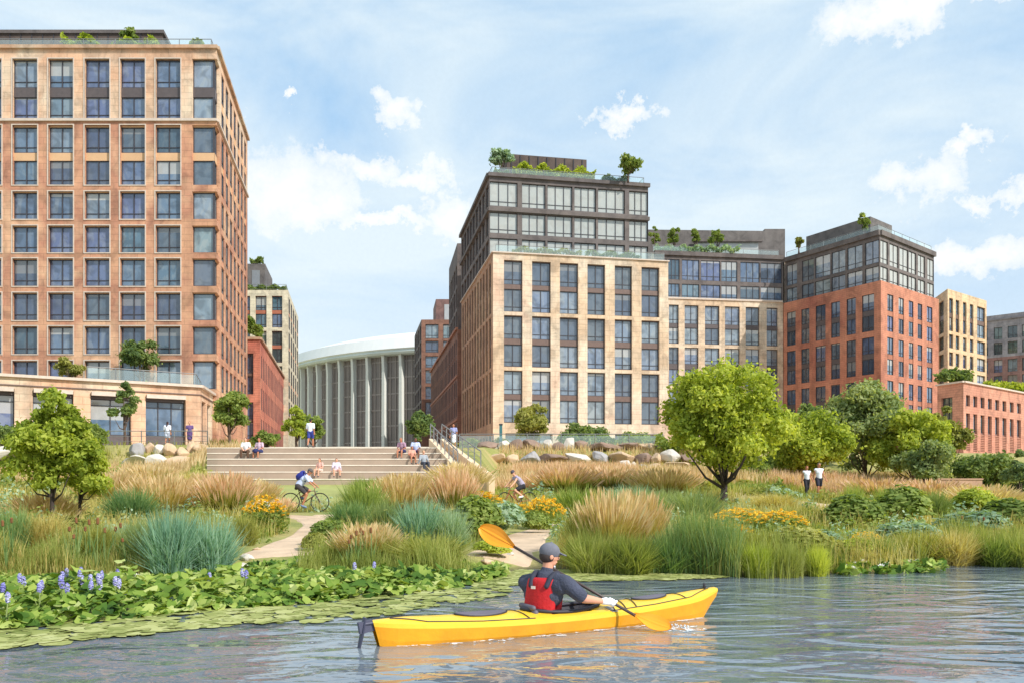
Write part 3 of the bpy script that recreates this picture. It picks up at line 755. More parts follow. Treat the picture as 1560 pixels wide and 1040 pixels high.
# --- brown brick building with dark glass top, behind the centre block on its left
Ga, Gl = Vector((PX(697, 131), 131.0)), Vector((PX(656.5, 182), 182.0)); Gb = Vector((PX(712, 131), 131.0)); Gr = Vector((-4, 182))
ZG = zz(502, 131)
b6 = Bld('brown_brick_building', (-10, 155, 4.35), 'long brown brick building with dark glazed upper block right of the arena')
gg_ = [(ZG-6.6, ZG-1.2, [(ZG-3.6, ZG-1.2), (ZG-6.6, ZG-4.2)]), (ZG-13.2, ZG-7.6, [(ZG-10.2, ZG-7.6), (ZG-13.2, ZG-10.8)]), (4.8, ZG-14.2, [(8.4, ZG-14.2), (4.8, 8.0)])]
b6.facade(Gl, Ga, 4.35, ZG, col_ops(even_cols((Ga-Gl).length, 20, .5, .5, .8), gg_, nv=1, tr=0, d=.16, g=M['glass_d'], sp=M['darkbrick']), M['darkbrick'])
b6.facade(Ga, Gb, 4.35, ZG, [], M['darkbrick']); b6.facade(Gb, Gr, 4.35, ZG, [], M['darkbrick']); b6.facade(Gr, Gl, 4.35, ZG, [], M['darkbrick'])
Ha, Hl = Vector((PX(696.5, 134), 134.0)), Vector((PX(684, 150), 150.0)); Hb = Vector((-2, 134)); Hr = Vector((-2, 150)); ZH = zz(371, 134)
b6.facade(Hl, Ha, ZG-.2, ZH, col_ops(even_cols((Ha-Hl).length, 5, .7), [(ZG+.5+3.6*k, ZG+3.6+3.6*k, [(ZG+.5+3.6*k, ZG+3.6+3.6*k)]) for k in range(3)], nv=1, g=M['glass_d'], d=.3), M['darkmetal'], part='upper_wall')
b6.facade(Ha, Hb, ZG-.2, ZH, [], M['darkmetal'], part='upper_wall'); b6.facade(Hb, Hr, ZG-.2, ZH, [], M['darkmetal'], part='upper_wall'); b6.facade(Hr, Hl, ZG-.2, ZH, [], M['darkmetal'], part='upper_wall')
roof_poly(b6, [Ga, Gb, Gr, Gl], ZG-.3); roof_poly(b6, [Ha, Hb, Hr, Hl], ZH-.2)
band(b6, Gl, Ga, ZG, ZG+.35, .3, M['lowred'], 'cornice', 0)
band(b6, Gl, Ga, ZG-7.2, ZG-6.95, .16, M['lowred'], 'string_course', 0); band(b6, Gl, Ga, ZG-13.9, ZG-13.6, .16, M['lowred'], 'string_course', 0)
b6.done()
# --- narrow building next to the arena
Ja, Jb, Jl = Vector((PX(642, 186), 186.0)), Vector((PX(700, 186), 186.0)), Vector((PX(631.5, 206), 206.0)); zj = lambda y: zz(y, 186)
b7 = Bld('distant_apartment_block', (-16, 196, 4.35), 'brown apartment block with pale green top window beside the arena')
gj = [(zj(516), zj(494), [(zj(515), zj(494.5))], dict(g=M['glass_p'])), (zj(537), zj(519), [(zj(536), zj(519.5))]), (zj(560), zj(542), [(zj(559), zj(542))]), (zj(584), zj(563), [(zj(583), zj(563))]), (zj(608), zj(588), [(zj(607), zj(588))]), (zj(632), zj(612), [(zj(631), zj(612))])]
b7.facade(Ja, Jb, 4.35, zj(487), grid_ops(Ja, Jb, [(648, 668), (675, 690)], gj, g=M['glass_b']), M['darkbrick'])
b7.facade(Jl, Ja, 4.35, zj(487), col_ops(even_cols((Ja-Jl).length, 4, .7), gj, g=M['glass_d'], nv=1, tr=0), M['darkmetal'])
b7.facade(Jb, (-8, 206), 4.35, zj(487), [], M['darkmetal']); b7.facade((-8, 206), Jl, 4.35, zj(487), [], M['darkmetal']); roof_poly(b7, [Ja, Jb, (-8, 206), Jl], zj(487)-.3)
b7.done()
q = MB(M['mauve']); q.prism([(PX(664, 192), 192), (PX(700, 192), 192), (PX(700, 192), 203), (PX(660, 203), 203)], zj(487)-.3, zz(456, 192)); q.box(PX(677, 192), 191.9, zj(480), PX(684, 192), 191.98, zz(464, 192), M['glass_c']); q.build('roof_pavilion', b7.root)

# --- connecting wing, right of the centre block
Ka, Kb = Vector((PX(996, 143.6), 143.6)), Vector((PX(1193, 147), 147.0)); ZK = zz(455, 144.5); ZKU = zz(386, 144.5); zk = lambda y: zz(y, 144.5)
b8 = Bld('connecting_wing', (36, 152, 4.35), 'tan stone wing with dark glazed upper storeys between the centre and red brick blocks')
kp = [(999, 1010), (1019, 1034), (1043, 1064), (1074, 1096), (1104.5, 1127), (1136, 1157), (1168, 1185)]
gk = [(zk(524), zk(465), [(zk(523), zk(499)), (zk(493), zk(465.5))])]+[(zk(b), zk(a), [(zk(b), zk(b-25)), (zk(a+25), zk(a))]) for a, b in ((529, 587), (593, 651))]
b8.facade(Ka, Kb, 4.35, ZK, grid_ops(Ka, Kb, kp, gk, g=M['glass_c'], sp=M['spandrel_d']), M['tan'])
gku = [(zk(427), zk(396), [(zk(427), zk(396))]), (zk(456), zk(433), [(zk(456), zk(433))])]
ko = grid_ops(Ka, Kb, [(1000, 1015), (1018.5, 1034), (1040, 1064), (1069, 1096), (1100, 1122), (1129, 1156), (1160, 1190)], gku, grow=1.2, g=M['glass_b'], nv=3, d=.2)
b8.facade(Ka, Kb, ZK, ZKU, ko, M['darkmetal'], part='upper_wall')
Kd = Vector((Ka.x, 160)); Ke = Vector((Kb.x+6, 160))
b8.facade(Kd, Ka, 4.35, ZKU, [], M['tan']); b8.facade(Ke, Kd, 4.35, ZKU, [], M['tan']); b8.facade(Kb+Vector((.2, .2)), Ke, 4.35, ZKU, [], M['tan'])
roof_poly(b8, [Ka, Kb, Ke, Kd], ZKU-.2); band(b8, Ka, Kb, ZKU-.5, ZKU+.2, .35, M['darkmetal'], 'cornice', -.1); band(b8, Ka, Kb, ZK-.15, ZK+.15, .2, M['frame_l'], 'coping', -.1)
b8.done()
q = MB(M['greypanel']); D_ = 152
q.prism([(PX(985, D_), D_), (PX(1196, D_+1), D_+1), (PX(1200, D_+1), D_+9), (PX(985, D_), D_+9)], ZKU-.2, zz(350, D_)); q.prism([(PX(1165, D_+2), D_+2), (PX(1196, D_+2), D_+2), (PX(1196, D_+2), D_+6), (PX(1165, D_+2), D_+6)], zz(350, D_), zz(344, D_)); 
q.box(PX(1060, D_), D_-.1, ZKU+.2, PX(1155, D_), D_-.01, zz(370, D_), M['glass_c']); q.box(PX(1055, D_), D_-.8, zz(370, D_), PX(1160, D_), D_-.02, zz(367.5, D_), M['darkmetal']); q.build('roof_pavilion', b8.root)
railing('roof_railing', [(Ka.x, Ka.y+.6, ZKU+.2), (Kb.x-.6, Kb.y+.6, ZKU+.2)], 'glass roof railing along the connecting wing with planters', 'railing', 1.1, 3, glassy=True)

# --- red brick block
Rc = Vector((PX(1342, 130), 130.0)); Rl = Vector((PX(1193.5, 146.8), 146.8)); Rr = Vector((PX(1430, 143.5), 143.5)); Rb = Rl+(Rr-Rc)
ZR = zz(427, 130); ZRU = zz(354, 131.5)
b9 = Bld('red_brick_block', (60, 142, 4.35), 'red brick apartment block with dark glazed crown to the right of centre')
zr = lambda y: zz(y, 130)
gr_ = []
for k in range(4):
    a = 444.5+66.2*k; gr_.append((zr(a+57), zr(a), [(zr(a+57), zr(a+33)), (zr(a+25.5), zr(a))]))
b9.facade(Rl, Rc, 4.35, ZR, grid_ops(Rl, Rc, [(1198.7, 1212), (1220.6, 1233), (1242.5, 1257.6), (1266, 1279.5), (1289.6, 1303.7), (1313, 1331.6)], gr_, g=M['glass_d'], sp=M['spandrel_d'], d=.22), M['red'])
b9.facade(Rc, Rr, 4.35, ZR, grid_ops(Rc, Rr, [(1351.8, 1361), (1369, 1377), (1384.5, 1391.5), (1398, 1405), (1412, 1420.5)], gr_, g=M['glass_b'], sp=M['red'], d=.2), M['red'])
b9.facade(Rr, Rb, 4.35, ZR, [], M['red']); b9.facade(Rb, Rl, 4.35, ZR, [], M['red'])
ul = (Rl-Rc).normalized(); ur = (Rr-Rc).normalized()
Sc = Rc+ul*.5+ur*.5; Sl = Rl+ur*.5; Sr = Rr+ul*.5-ur*.8; Sb = Rb
zs2 = lambda y: zz(y, 130.6)
gs = [(zs2(399), zs2(364), [(zs2(399), zs2(364))]), (ZR+.1, zs2(404), [(ZR+.1, zs2(404))])]
b9.facade(Sl, Sc, ZR-.2, ZRU, grid_ops(Sl, Sc, [(1200.5, 1212), (1224, 1237.5), (1244, 1262.5), (1269, 1285.5), (1293, 1311.5), (1320, 1339)], gs, grow=2.2, g=M['glass_c'], d=.2), M['darkmetal'], part='upper_wall')
b9.facade(Sc, Sr, ZR-.2, ZRU, grid_ops(Sc, Sr, [(1342, 1351), (1357, 1367), (1372, 1382), (1386, 1394), (1400, 1407.5), (1414.5, 1422)], gs, grow=1.6, g=M['glass_p'], d=.2), M['darkmetal'], part='upper_wall')
b9.facade(Sr, Sb, ZR-.2, ZRU, [], M['darkmetal'], part='upper_wall'); b9.facade(Sb, Sl, ZR-.2, ZRU, [], M['darkmetal'], part='upper_wall')
roof_poly(b9, [Rc, Rr, Rb, Rl], ZR-.2); roof_poly(b9, [Sc, Sr, Sb, Sl], ZRU-.2)
band(b9, Sl, Sc, ZRU-.65, ZRU+.12, .36, M['darkmetal'], 'cornice', .1); band(b9, Sc, Sr, ZRU-.65, ZRU+.12, .36, M['darkmetal'], 'cornice', .16, -.05)
b9.done()
q = MB(M['greypanel']); c0 = Sc+ul*4.0+ur*4.2; c1_ = c0+ul*13; c2 = c0+ur*7.5
q.prism([tuple(c1_), tuple(c0), tuple(c2), tuple(c2+ul*13)], ZRU-.2, zz(330, c0.y)); q.build('roof_pavilion', b9.root)
railing('roof_railing', [tuple(Sl+ur*.5)+(ZRU+.12,), tuple(Sc+ul*.5+ur*.5)+(ZRU+.12,), tuple(Sr+ul*.5)+(ZRU+.12,)], 'glass roof railing around the top of the red brick block', 'railing', 1.1, 2.6, glassy=True)

# --- ochre building behind it
Oc, Ol, Or = Vector((PX(1443.7, 158), 158.0)), Vector((PX(1415, 170), 170.0)), Vector((PX(1503, 168.5), 168.5)); zo = lambda y: zz(y, 158)
b10 = Bld('ochre_building', (84, 168, 4.35), 'ochre stone apartment building standing behind the red brick block on the right')
go = [(zo(503), zo(453), [(zo(502.5), zo(481.5)), (zo(475), zo(453.5))]), (zo(529), zo(508), [(zo(528), zo(508))]), (zo(556), zo(535), [(zo(555), zo(535))]), (zo(583), zo(562), [(zo(582), zo(562))]), (zo(610), zo(589), [(zo(609), zo(589))]), (zo(637), zo(616), [(zo(636), zo(616))])]
b10.facade(Oc, Or, 4.35, zo(440), grid_ops(Oc, Or, [(1446, 1452), (1456, 1461.5), (1467, 1472.5), (1477.5, 1483), (1488.6, 1501)], go, g=M['glass_b']), M['ochre'])
b10.facade(Ol, Oc, 4.35, zo(440), grid_ops(Ol, Oc, [(1430, 1437.5)], go, g=M['glass_g']), M['ochre'])
b10.facade(Or, (86, 182), 4.35, zo(440), [], M['ochre']); b10.facade((86, 182), Ol, 4.35, zo(440), [], M['ochre']); roof_poly(b10, [Oc, Or, (86, 182), Ol], zo(440)-.3); b10.done()
# --- grey building at the right edge
Na, Nb = Vector((PX(1488, 204), 204.0)), Vector((PX(1640, 190), 190.0)); zn = lambda y: zz(y, 202)
b11 = Bld('grey_building', (122, 205, 4.35), 'grey and mauve stone building far back at the right edge')
go = [(zn(518), zn(500), [(zn(518), zn(500))]), (zn(541), zn(523), [(zn(541), zn(523))])]
g2 = [(zn(568), zn(549), [(zn(568), zn(549))]), (zn(591), zn(573), [(zn(591), zn(573))]), (zn(616), zn(598), [(zn(616), zn(598))]), (zn(640), zn(622), [(zn(640), zn(622))])]
cp = [(1495, 1505), (1514, 1527), (1535, 1550), (1557, 1571), (1580, 1594), (1602, 1616)]
b11.facade(Na, Nb, zn(545), zz(484, 204), grid_ops(Na, Nb, cp, go, g=M['glass_g']), M['greybld']); b11.facade(Na, Nb, 4.35, zn(545), grid_ops(Na, Nb, cp, g2, g=M['glass_b']), M['mauve'], part='lower_wall')
b11.facade(Nb, (126, 215), 4.35, zz(484, 204), [], M['greybld']); b11.facade((126, 215), (112, 222), 4.35, zz(484, 204), [], M['greybld']); b11.facade((112, 222), Na, 4.35, zz(484, 204), [], M['greybld'])
roof_poly(b11, [Na, Nb, (126, 215), (112, 222)], zz(484, 204)-.2); band(b11, Na, Nb, zz(492, 204), zz(490, 204), .3, M['greybld'], 'string_course', 0); b11.done()
# --- low salmon brick building at the right
Qc, Ql, Qr = Vector((PX(1467.7, 105), 105.0)), Vector((PX(1428, 109), 109.0)), Vector((PX(1640, 133), 133.0)); zq = lambda y: zz(y, 105)
b12 = Bld('low_brick_building', (75, 118, 4.35), 'low salmon brick building with slit windows and brick lattice screens at the right edge')
LQ = (Qr-Qc).length
sl = [(upx(Qc, Qr, 1471.7+11.1*k), upx(Qc, Qr, 1477.7+11.1*k)) for k in range(15)]
qo = col_ops(sl, [(zq(617), zq(600), [(zq(617), zq(600))])], nv=1, tr=0, g=M['glass_p'])
qo += col_ops(sl, [(zq(686), zq(628), [(zq(656), zq(628))], dict(sp=M['mauve']))], nv=1, tr=0, g=M['glass_p'])
b12.facade(Qc, Qr, 4.35, zq(582), qo, M['lowred'])
b12.facade(Ql, Qc, 4.35, zq(582), grid_ops(Ql, Qc, [(1434, 1451)], [(zq(646), zq(602), [(zq(646), zq(625)), (zq(622), zq(602))])], g=M['glass_g'], nv=2, tr=.5), M['lowred'])
b12.facade(Qr, (100, 145), 4.35, zq(582), [], M['lowred']); b12.facade((100, 145), (66, 130), 4.35, zq(582), [], M['lowred']); b12.facade((66, 130), Ql, 4.35, zq(582), [], M['lowred'])
roof_poly(b12, [Qc, Qr, (100, 145), (66, 130), Ql], zq(582)-.3)
uq = (Qr-Qc)/LQ; nq = Vector((uq.y, -uq.x)); 
for a, b in sl:
    lt = MB()
    for k in range(10):
        z = lerp(zq(685.5), zq(658), (k+.5)/10); c = Qc+uq*((a+b)/2)-nq*.12
        lt.obb((c.x, c.y, z), (uq*(b-a)/2).to_3d(), (nq*.08).to_3d(), (0, 0, .07), M['lowred'])
    lt.build('lattice_screen', b12.root)
band(b12, Qc, Qr, zq(582), zq(582)+.2, .25, M['frame_l'], 'coping', 0); band(b12, Ql, Qc, zq(582), zq(582)+.2, .25, M['frame_l'], 'coping', .12)
b12.done()
# --- low pink building glimpsed behind the big tree
Ta, Tb = Vector((PX(1150, 92), 92.0)), Vector((PX(1290, 92), 92.0)); zw = lambda y: zz(y, 92)
b13 = Bld('pink_pavilion', (30, 95, 4.35), 'low pink stone pavilion glimpsed behind the large round tree')
b13.facade(Ta, Tb, 4.35, zw(645), grid_ops(Ta, Tb, [(1160+13*k, 1166+13*k) for k in range(9)], [(5.2, zw(652), [(5.2, zw(652))])], nv=1, tr=0), M['pinkwall'])
b13.facade(Tb, (Tb.x, 98), 4.35, zw(645), [], M['pinkwall']); b13.facade((Tb.x, 98), (Ta.x, 98), 4.35, zw(645), [], M['pinkwall']); b13.facade((Ta.x, 98), Ta, 4.35, zw(645), [], M['pinkwall']); roof_poly(b13, [Ta, Tb, (Tb.x, 98), (Ta.x, 98)], zw(645)-.1); b13.done()

# --- round arena with concrete fins and a white dished roof
AC = Vector((2.4, 291.6)); AR = 77.0
ar = empty('arena', (AC.x, AC.y, 4.3), 0, 'round pale concrete arena with tall radial fins and a white roof rim', 'arena')
zA = zz(553, 228); ZE = 35.2
wl = MB(plain('arena dark glazing', S(124, 114, 108), .4, .2, .15)); mu = MB(plain('arena mullion', S(156, 146, 138), .6)); rf = MB(M['white']); so_ = MB(M['conc'])
def ap(a, r, z): return (AC.x+r*math.sin(a), AC.y-r*math.cos(a), z)
n = 144
for k in range(n):
    a0, a1_ = 2*math.pi*k/n, 2*math.pi*(k+1)/n
    wl.face([ap(a0, AR-1.25, 4.3), ap(a1_, AR-1.25, 4.3), ap(a1_, AR-1.25, ZE+.6), ap(a0, AR-1.25, ZE+.6)])
    prof = [(AR-3.8, ZE-.6), (AR+.9, ZE-.2), (AR+1.3, ZE+.3), (AR+1.0, ZE+.9), (AR+1.5, ZE+1.1), (AR+.4, ZE+4.0), (AR-6, ZE+6.2), (AR-20, ZE+7.6), (AR-76.9, ZE+9)]
    for i, ((r0, z0), (r1, z1)) in enumerate(zip(prof, prof[1:])):
        (so_ if i < 3 else rf).face([ap(a0, r0, z0), ap(a1_, r0, z0), ap(a1_, r1, z1), ap(a0, r1, z1)])
    for f in (0.25, 0.75):
        a = a0+(a1_-a0)*f; ca, sa = math.cos(a), math.sin(a)
        if -1.2 < ((a+math.pi) % (2*math.pi))-math.pi < 0.35:
            mu.obb(ap(a, AR-1.15, (4.3+ZE)/2), (.10*ca, .10*sa, 0), (.12*sa, -.12*ca, 0), (0, 0, (ZE-4.3)/2))
for z in [8+4.2*k for k in range(7)]:
    for k in range(n):
        a0, a1_ = 2*math.pi*k/n, 2*math.pi*(k+1)/n
        mu.face([ap(a0, AR-1.1, z), ap(a1_, AR-1.1, z), ap(a1_, AR-1.1, z+.35), ap(a0, AR-1.1, z+.35)])
wl.build('curtain_wall', ar); mu.build('mullion_grid', ar); rf.build('roof', ar, True); so_.build('eaves_ring', ar)
fm = MB(M['fin'])
fm.add([(-.50, -.2, 0), (.50, -.2, 0), (.50, 1.35, 0), (-.50, 1.35, 0), (-.42, -.1, ZE-8), (.42, -.1, ZE-8), (.42, 1.35, ZE-8), (-.42, 1.35, ZE-8), (-.36, -.5, ZE-3.0), (.36, -.5, ZE-3.0), (.36, 1.35, ZE-3.0), (-.36, 1.35, ZE-4.4)],
       ((0, 1, 5, 4), (1, 2, 6, 5), (2, 3, 7, 6), (3, 0, 4, 7), (4, 5, 9, 8), (5, 6, 10, 9), (6, 7, 11, 10), (7, 4, 8, 11), (8, 9, 10, 11)))
fme = fm.mesh(name='fin'); NF = 90
for k in range(NF):
    a = 2*math.pi*k/NF; o = link(fme, 'fin', ar); p = ap(a, AR, 4.3)
    o.location = Vector(p)-ar.location; o.rotation_euler = (0, 0, a)
# ------------------------------------------------------------------ people
SK = {'light': plain('skin light', S(226, 168, 136), 0.6, 0.05), 'mid': plain('skin tan', S(190, 126, 92), 0.6, 0.05), 'dark': plain('skin dark', S(120, 76, 56), 0.6, 0.05)}
def cloth(c): return plain('cloth %d %d %d' % c, S(*c), 0.85, 0.10, 9.0)
EYE_M = plain('eye', (0.02, 0.015, 0.012), 0.3, 0)
V = Vector
def std_joints():
    J = dict(pel=V((0, 0, .96)), che=V((0, .0, 1.27)), nek=V((0, -.01, 1.46)), hed=V((0, .02, 1.62)))
    for s, k in ((1, 'R'), (-1, 'L')):
        J['sh'+k] = V((s*.185, 0, 1.40)); J['el'+k] = V((s*.23, -.02, 1.13)); J['wr'+k] = V((s*.25, .05, .89))
        J['hp'+k] = V((s*.09, 0, .93)); J['kn'+k] = V((s*.10, .02, .50)); J['an'+k] = V((s*.10, -.02, .09)); J['to'+k] = V((s*.12, .14, .03))
    return J
def walk_joints(st=.22, arms=None):
    J = std_joints()
    for k, s in (('R', 1), ('L', -1)):
        J['kn'+k] += V((0, s*st*.55+.03, .01)); J['an'+k] += V((0, s*st*1.0-(0 if s > 0 else .05), .0 if s > 0 else .05)); J['to'+k] += V((0, s*st*1.0, .0 if s > 0 else .0))
        J['el'+k] += V((0, -s*.06, 0)); J['wr'+k] += V((0, -s*.16+.03, .03))
    return J
def sit_joints(spread=.06, drop=.37, lean=0.0, hands='lap'):
    J = dict(pel=V((0, 0, .10)), che=V((0, .05+lean, .40)), nek=V((0, .08+lean*1.5, .59)), hed=V((0, .11+lean*1.7, .75)))
    for s, k in ((1, 'R'), (-1, 'L')):
        J['sh'+k] = V((s*.18, .06+lean*1.3, .54)); J['hp'+k] = V((s*.09, .03, .09)); J['kn'+k] = V((s*(.09+spread), .44, .11)); J['an'+k] = V((s*(.09+spread), .46, .09-drop)); J['to'+k] = V((s*(.11+spread), .61, .03-drop))
        J['el'+k] = V((s*.25, .10+lean, .29)); J['wr'+k] = V((s*.12, .30, .20)) if hands == 'lap' else V((s*.32, -.06, .08))
    return J
def hand(b, w_, e_, r=.011, fwd=None):
    "relaxed hand: palm, four fingers of different length, thumb from the palm's side"
    d = (w_-e_).normalized(); side = d.cross(V((0, 0, 1)));
    if side.length < .2: side = d.cross(V((0, 1, 0)))
    side.normalize(); nrm = side.cross(d)
    p = w_+d*.075; b.cap(w_, p, .027, .030); b.cap(w_+side*.018, p+side*.022, .018, .017); b.cap(w_-side*.018, p-side*.022, .018, .017)
    for i, ln in enumerate((.058, .070, .074, .062)):
        q = p+side*(.030-.020*i)*1.1; m1 = q+d*ln*.6-nrm*.006; b.cap(q, m1, r, r*.9); b.cap(m1, m1+d*ln*.45-nrm*.022, r*.9, r*.75)
    t0 = w_+d*.03+side*.028; t1 = t0+d*.03+side*.028-nrm*.01; b.cap(t0, t1, r*1.25, r); b.cap(t1, t1+d*.03+side*.004-nrm*.01, r, r*.85)
def grip(b, c, ax, frm, r=.010, shaft=.017, flip=1):
    "fist closed around a shaft with axis ax at c; frm = where the wrist is"
    ax = ax.normalized(); rd = (frm-c); rd = (rd-ax*rd.dot(ax)).normalized(); tn = ax.cross(rd)*flip
    pc = c+rd*(shaft+.020); b.cap(frm, pc, .028, .030); b.cap(pc-ax*.03, pc+ax*.03, .024, .024)
    R_ = shaft+r*.9
    for i in range(4):
        o = c+ax*(-.033+.022*i); pts = []
        for k in range(6):
            q = math.radians(20+k*(42-2*abs(i-1.5))); pts.append(o+(rd*math.cos(q)+tn*math.sin(q))*(R_+(.014 if k == 0 else 0)))
        for u_, v_ in zip(pts, pts[1:]): b.cap(u_, v_, r, r*.95)
    pts = [c+ax*.045*1+(rd*math.cos(q)+tn*math.sin(q))*(R_+.002) for q in (math.radians(-10), math.radians(-60), math.radians(-110))]
    for u_, v_ in zip(pts, pts[1:]): b.cap(u_, v_, r*1.2, r)
def body_mb(J, s=1.0, hands=True, arm=1.0, hd=None, grips=None):
    b = MB(); k = s
    up = (J['hed']-J['nek']).normalized()
    b.cap(J['pel'], J['che'], .115*k, .125*k, seg=14); b.cap(J['hpR'], J['hpL'], .095*k, .095*k); b.cap(J['che'], J['nek']-(J['nek']-J['che'])*.25, .125*k, .085*k)
    sp = J['shR']-J['shL']
    b.cap(J['shL']+sp*.15-up*.03, J['shR']-sp*.15-up*.03, .075*k, .075*k); b.cap(J['che']-sp*.18, J['che']+sp*.18, .10*k, .10*k); b.cap(J['pel']-sp*.10+up*.1, J['pel']+sp*.10+up*.1, .10*k, .10*k)
    b.cap(J['nek']-up*.05, J['hed']-up*.04, .056*k, .052*k)
    for q in 'RL':
        b.cap(J['sh'+q], J['el'+q], .052*k*arm, .040*k*arm); b.cap(J['el'+q], J['wr'+q], .040*k*arm, .026*k); b.cap(J['sh'+q], J['nek']-up*.04, .05*k, .045*k)
        if grips and q in grips: grips[q](b)
        elif hands: hand(b, J['wr'+q], J['el'+q])
        b.cap(J['hp'+q], J['kn'+q], .082*k, .055*k); b.cap(J['kn'+q], J['kn'+q].lerp(J['an'+q], .35), .052*k, .055*k); b.cap(J['kn'+q].lerp(J['an'+q], .35), J['an'+q], .054*k, .035*k)
        b.cap(J['an'+q]-V((0, 0, .03)), J['to'+q], .038*k, .028*k)
    f = hd or V((0, 1, 0)); r = f.cross(up).normalized(); f = up.cross(r)
    rot = Matrix((r, f, up)).transposed(); c = J['hed']
    b.ell(c+up*.012, (.074, .092, .100), rot=rot); b.ell(c+f*.018-up*.055, (.052, .064, .058), rot=rot)
    b.ell(c+f*.095-up*.012, (.013, .020, .022), rot=rot)
    for q in (1, -1): b.ell(c+r*.076*q-up*.008-f*.005, (.010, .020, .028), rot=rot)
    b.ell(c+f*.083-up*.052, (.024, .010, .008), rot=rot)
    return b, r, f, up
def person(loc, rz, J, label, skin='light', top=(235, 235, 240), bot=(40, 44, 80), hair=(60, 40, 30), sleeve=.5, leg='shorts', long_hair=False, group=None, scale=1.0, voxel=.013, shoes=(90, 80, 80), hat=None, hd=None, parts=True, torso=.02):
    root = empty('person', loc, rz, label, 'person', group); root.scale = (scale,)*3
    b, r, f, up = body_mb(J, hd=hd); b.mats = [SK[skin]]; b.m = [0]*len(b.f)
    me = remesh(b, voxel, 2); me.materials.clear(); me.materials.append(SK[skin]); link(me, 'body', root)
    c = J['hed']
    ey = MB(EYE_M)
    for q in (1, -1): ey.ell(c+r*.030*q+f*.086+up*.012, (.010, .007, .007), seg=8, rings=5)
    link(ey.mesh(smooth=True), 'eyes', root)
    t = MB(); sp = J['shR']-J['shL']; dn = (J['che']-J['pel']).normalized()
    e = torso
    t.cap(J['pel']+dn*.03, J['che'], .125+e, .128+e, seg=14); t.cap(J['che'], J['nek']-(J['nek']-J['che'])*.32, .128+e, .09+e*.6); t.cap(J['che']-sp*.18, J['che']+sp*.18, .10+e, .10+e); t.cap(J['shL']+sp*.15-up*.035, J['shR']-sp*.15-up*.035, .075+e, .075+e)
    for q in 'RL':
        t.cap(J['sh'+q], J['sh'+q].lerp(J['nek'], .5)-up*.03, .052+e, .05+e)
        if sleeve > 0: t.cap(J['sh'+q], J['sh'+q].lerp(J['el'+q], min(1, sleeve*1.4)), .056+e, .048+e)
        if sleeve > .75: t.cap(J['el'+q], J['el'+q].lerp(J['wr'+q], .9), .046+e*.7, .034+e*.6)
    me = remesh(t, .016, 2, 'shirt'); me.materials.clear(); me.materials.append(cloth(top)); link(me, 'shirt', root)
    t = MB(); e = .02; nm = leg
    t.cap(J['pel'], J['pel']+dn*.05, .12+e, .118+e); t.cap(J['hpR'], J['hpL'], .098+e, .098+e)
    for q in 'RL':
        kk, aa = J['kn'+q], J['an'+q]
        if leg == 'shorts': t.cap(J['hp'+q], J['hp'+q].lerp(kk, .72), .088+e, .072+e)
        else: t.cap(J['hp'+q], kk, .086+e, .060+e)
        if leg == 'trousers': t.cap(kk, kk.lerp(aa, .9), .060+e, .045+e)
        if leg == 'skirt': m_ = (J['knR']+J['knL'])/2; t.cap((J['hpR']+J['hpL'])/2, m_, .13, .15)
    if leg == 'skirt': nm = 'skirt'
    me = remesh(t, .016, 2, nm); me.materials.clear(); me.materials.append(cloth(bot)); link(me, nm, root)
    for q in 'RL':
        s = MB(cloth(shoes)); a = J['an'+q]; to = J['to'+q]; s.cap(a-V((0, 0, .035)), to, .047, .038); s.cap(a-(to-a).normalized()*.03-V((0, 0, .03)), a-V((0, 0, .03)), .042, .044); link(s.mesh(smooth=True), 'shoe', root)
    rot = Matrix((r, f, up)).transposed(); hm = MB(cloth(hair))
    if hat:
        hm = MB(cloth(hat)); hm.ell(c+up*.045-f*.008, (.088, .108, .085), rot=rot, seg=16); link(hm.mesh(smooth=True), 'helmet', root)
        hm = MB(cloth(hair))
    hm.ell(c+up*.035-f*.022, (.081, .092, .088), rot=rot, seg=14); hm.ell(c-f*.045-up*.02, (.072, .058, .075), rot=rot)
    if long_hair: hm.cap(c-f*.06-up*.02, c-f*.09-up*.24, .065, .045)
    link(hm.mesh(smooth=True), 'hair', root)
    return root

FACE_CAM = math.pi
def gz(x, y):  # walking surface of steps and plaza
    if y >= 53: return h(x, y)+.05
    if y < 42: return h(x, y)+.02
    return step_z(min(NST-1, int((y-SY0)/(SY1-SY0)*NST)))
def stander(px, y, z, rz, label, **k): return person((PX(px, y), y, z), rz, k.pop('J', None) or walk_joints(.10), label, **k)
stander(473, 50.9, step_z(5)+.02, math.radians(-5), 'person in a white shirt and blue shorts walking up the top of the steps', J=walk_joints(.16), top=(232, 236, 244), bot=(58, 70, 150), hair=(44, 34, 36), skin='mid', sleeve=.6)
zr_ = h(PX(255, 62), 62)+.1
stander(255, 62, 4.32, 0.1, 'person with long dark hair in white top and pale shorts on the left terrace', J=walk_joints(.08), top=(236, 238, 246), bot=(206, 212, 232), hair=(52, 34, 34), long_hair=True, skin='mid', sleeve=.6)
stander(289, 62, 4.32, FACE_CAM+.3, 'person in a purple patterned dress standing on the left terrace', J=std_joints(), top=(104, 80, 130), bot=(98, 76, 126), hair=(150, 96, 60), leg='skirt', skin='light', sleeve=.4)
stander(691, 60, 4.02, FACE_CAM-.2, 'person in white skirt at the top of the right hand side stair', J=std_joints(), top=(160, 164, 206), bot=(240, 240, 244), hair=(60, 36, 30), leg='skirt', skin='mid', sleeve=.5)
def sitter(px, k, label, dz=0, **kw):
    y0 = SY0+(SY1-SY0)*k/NST; x = PX(px, y0+.12)
    rz = kw.pop('rz', FACE_CAM)
    return person((x, y0+.16, step_z(k)+.01), rz, kw.pop('J', None) or sit_joints(), label, **kw)
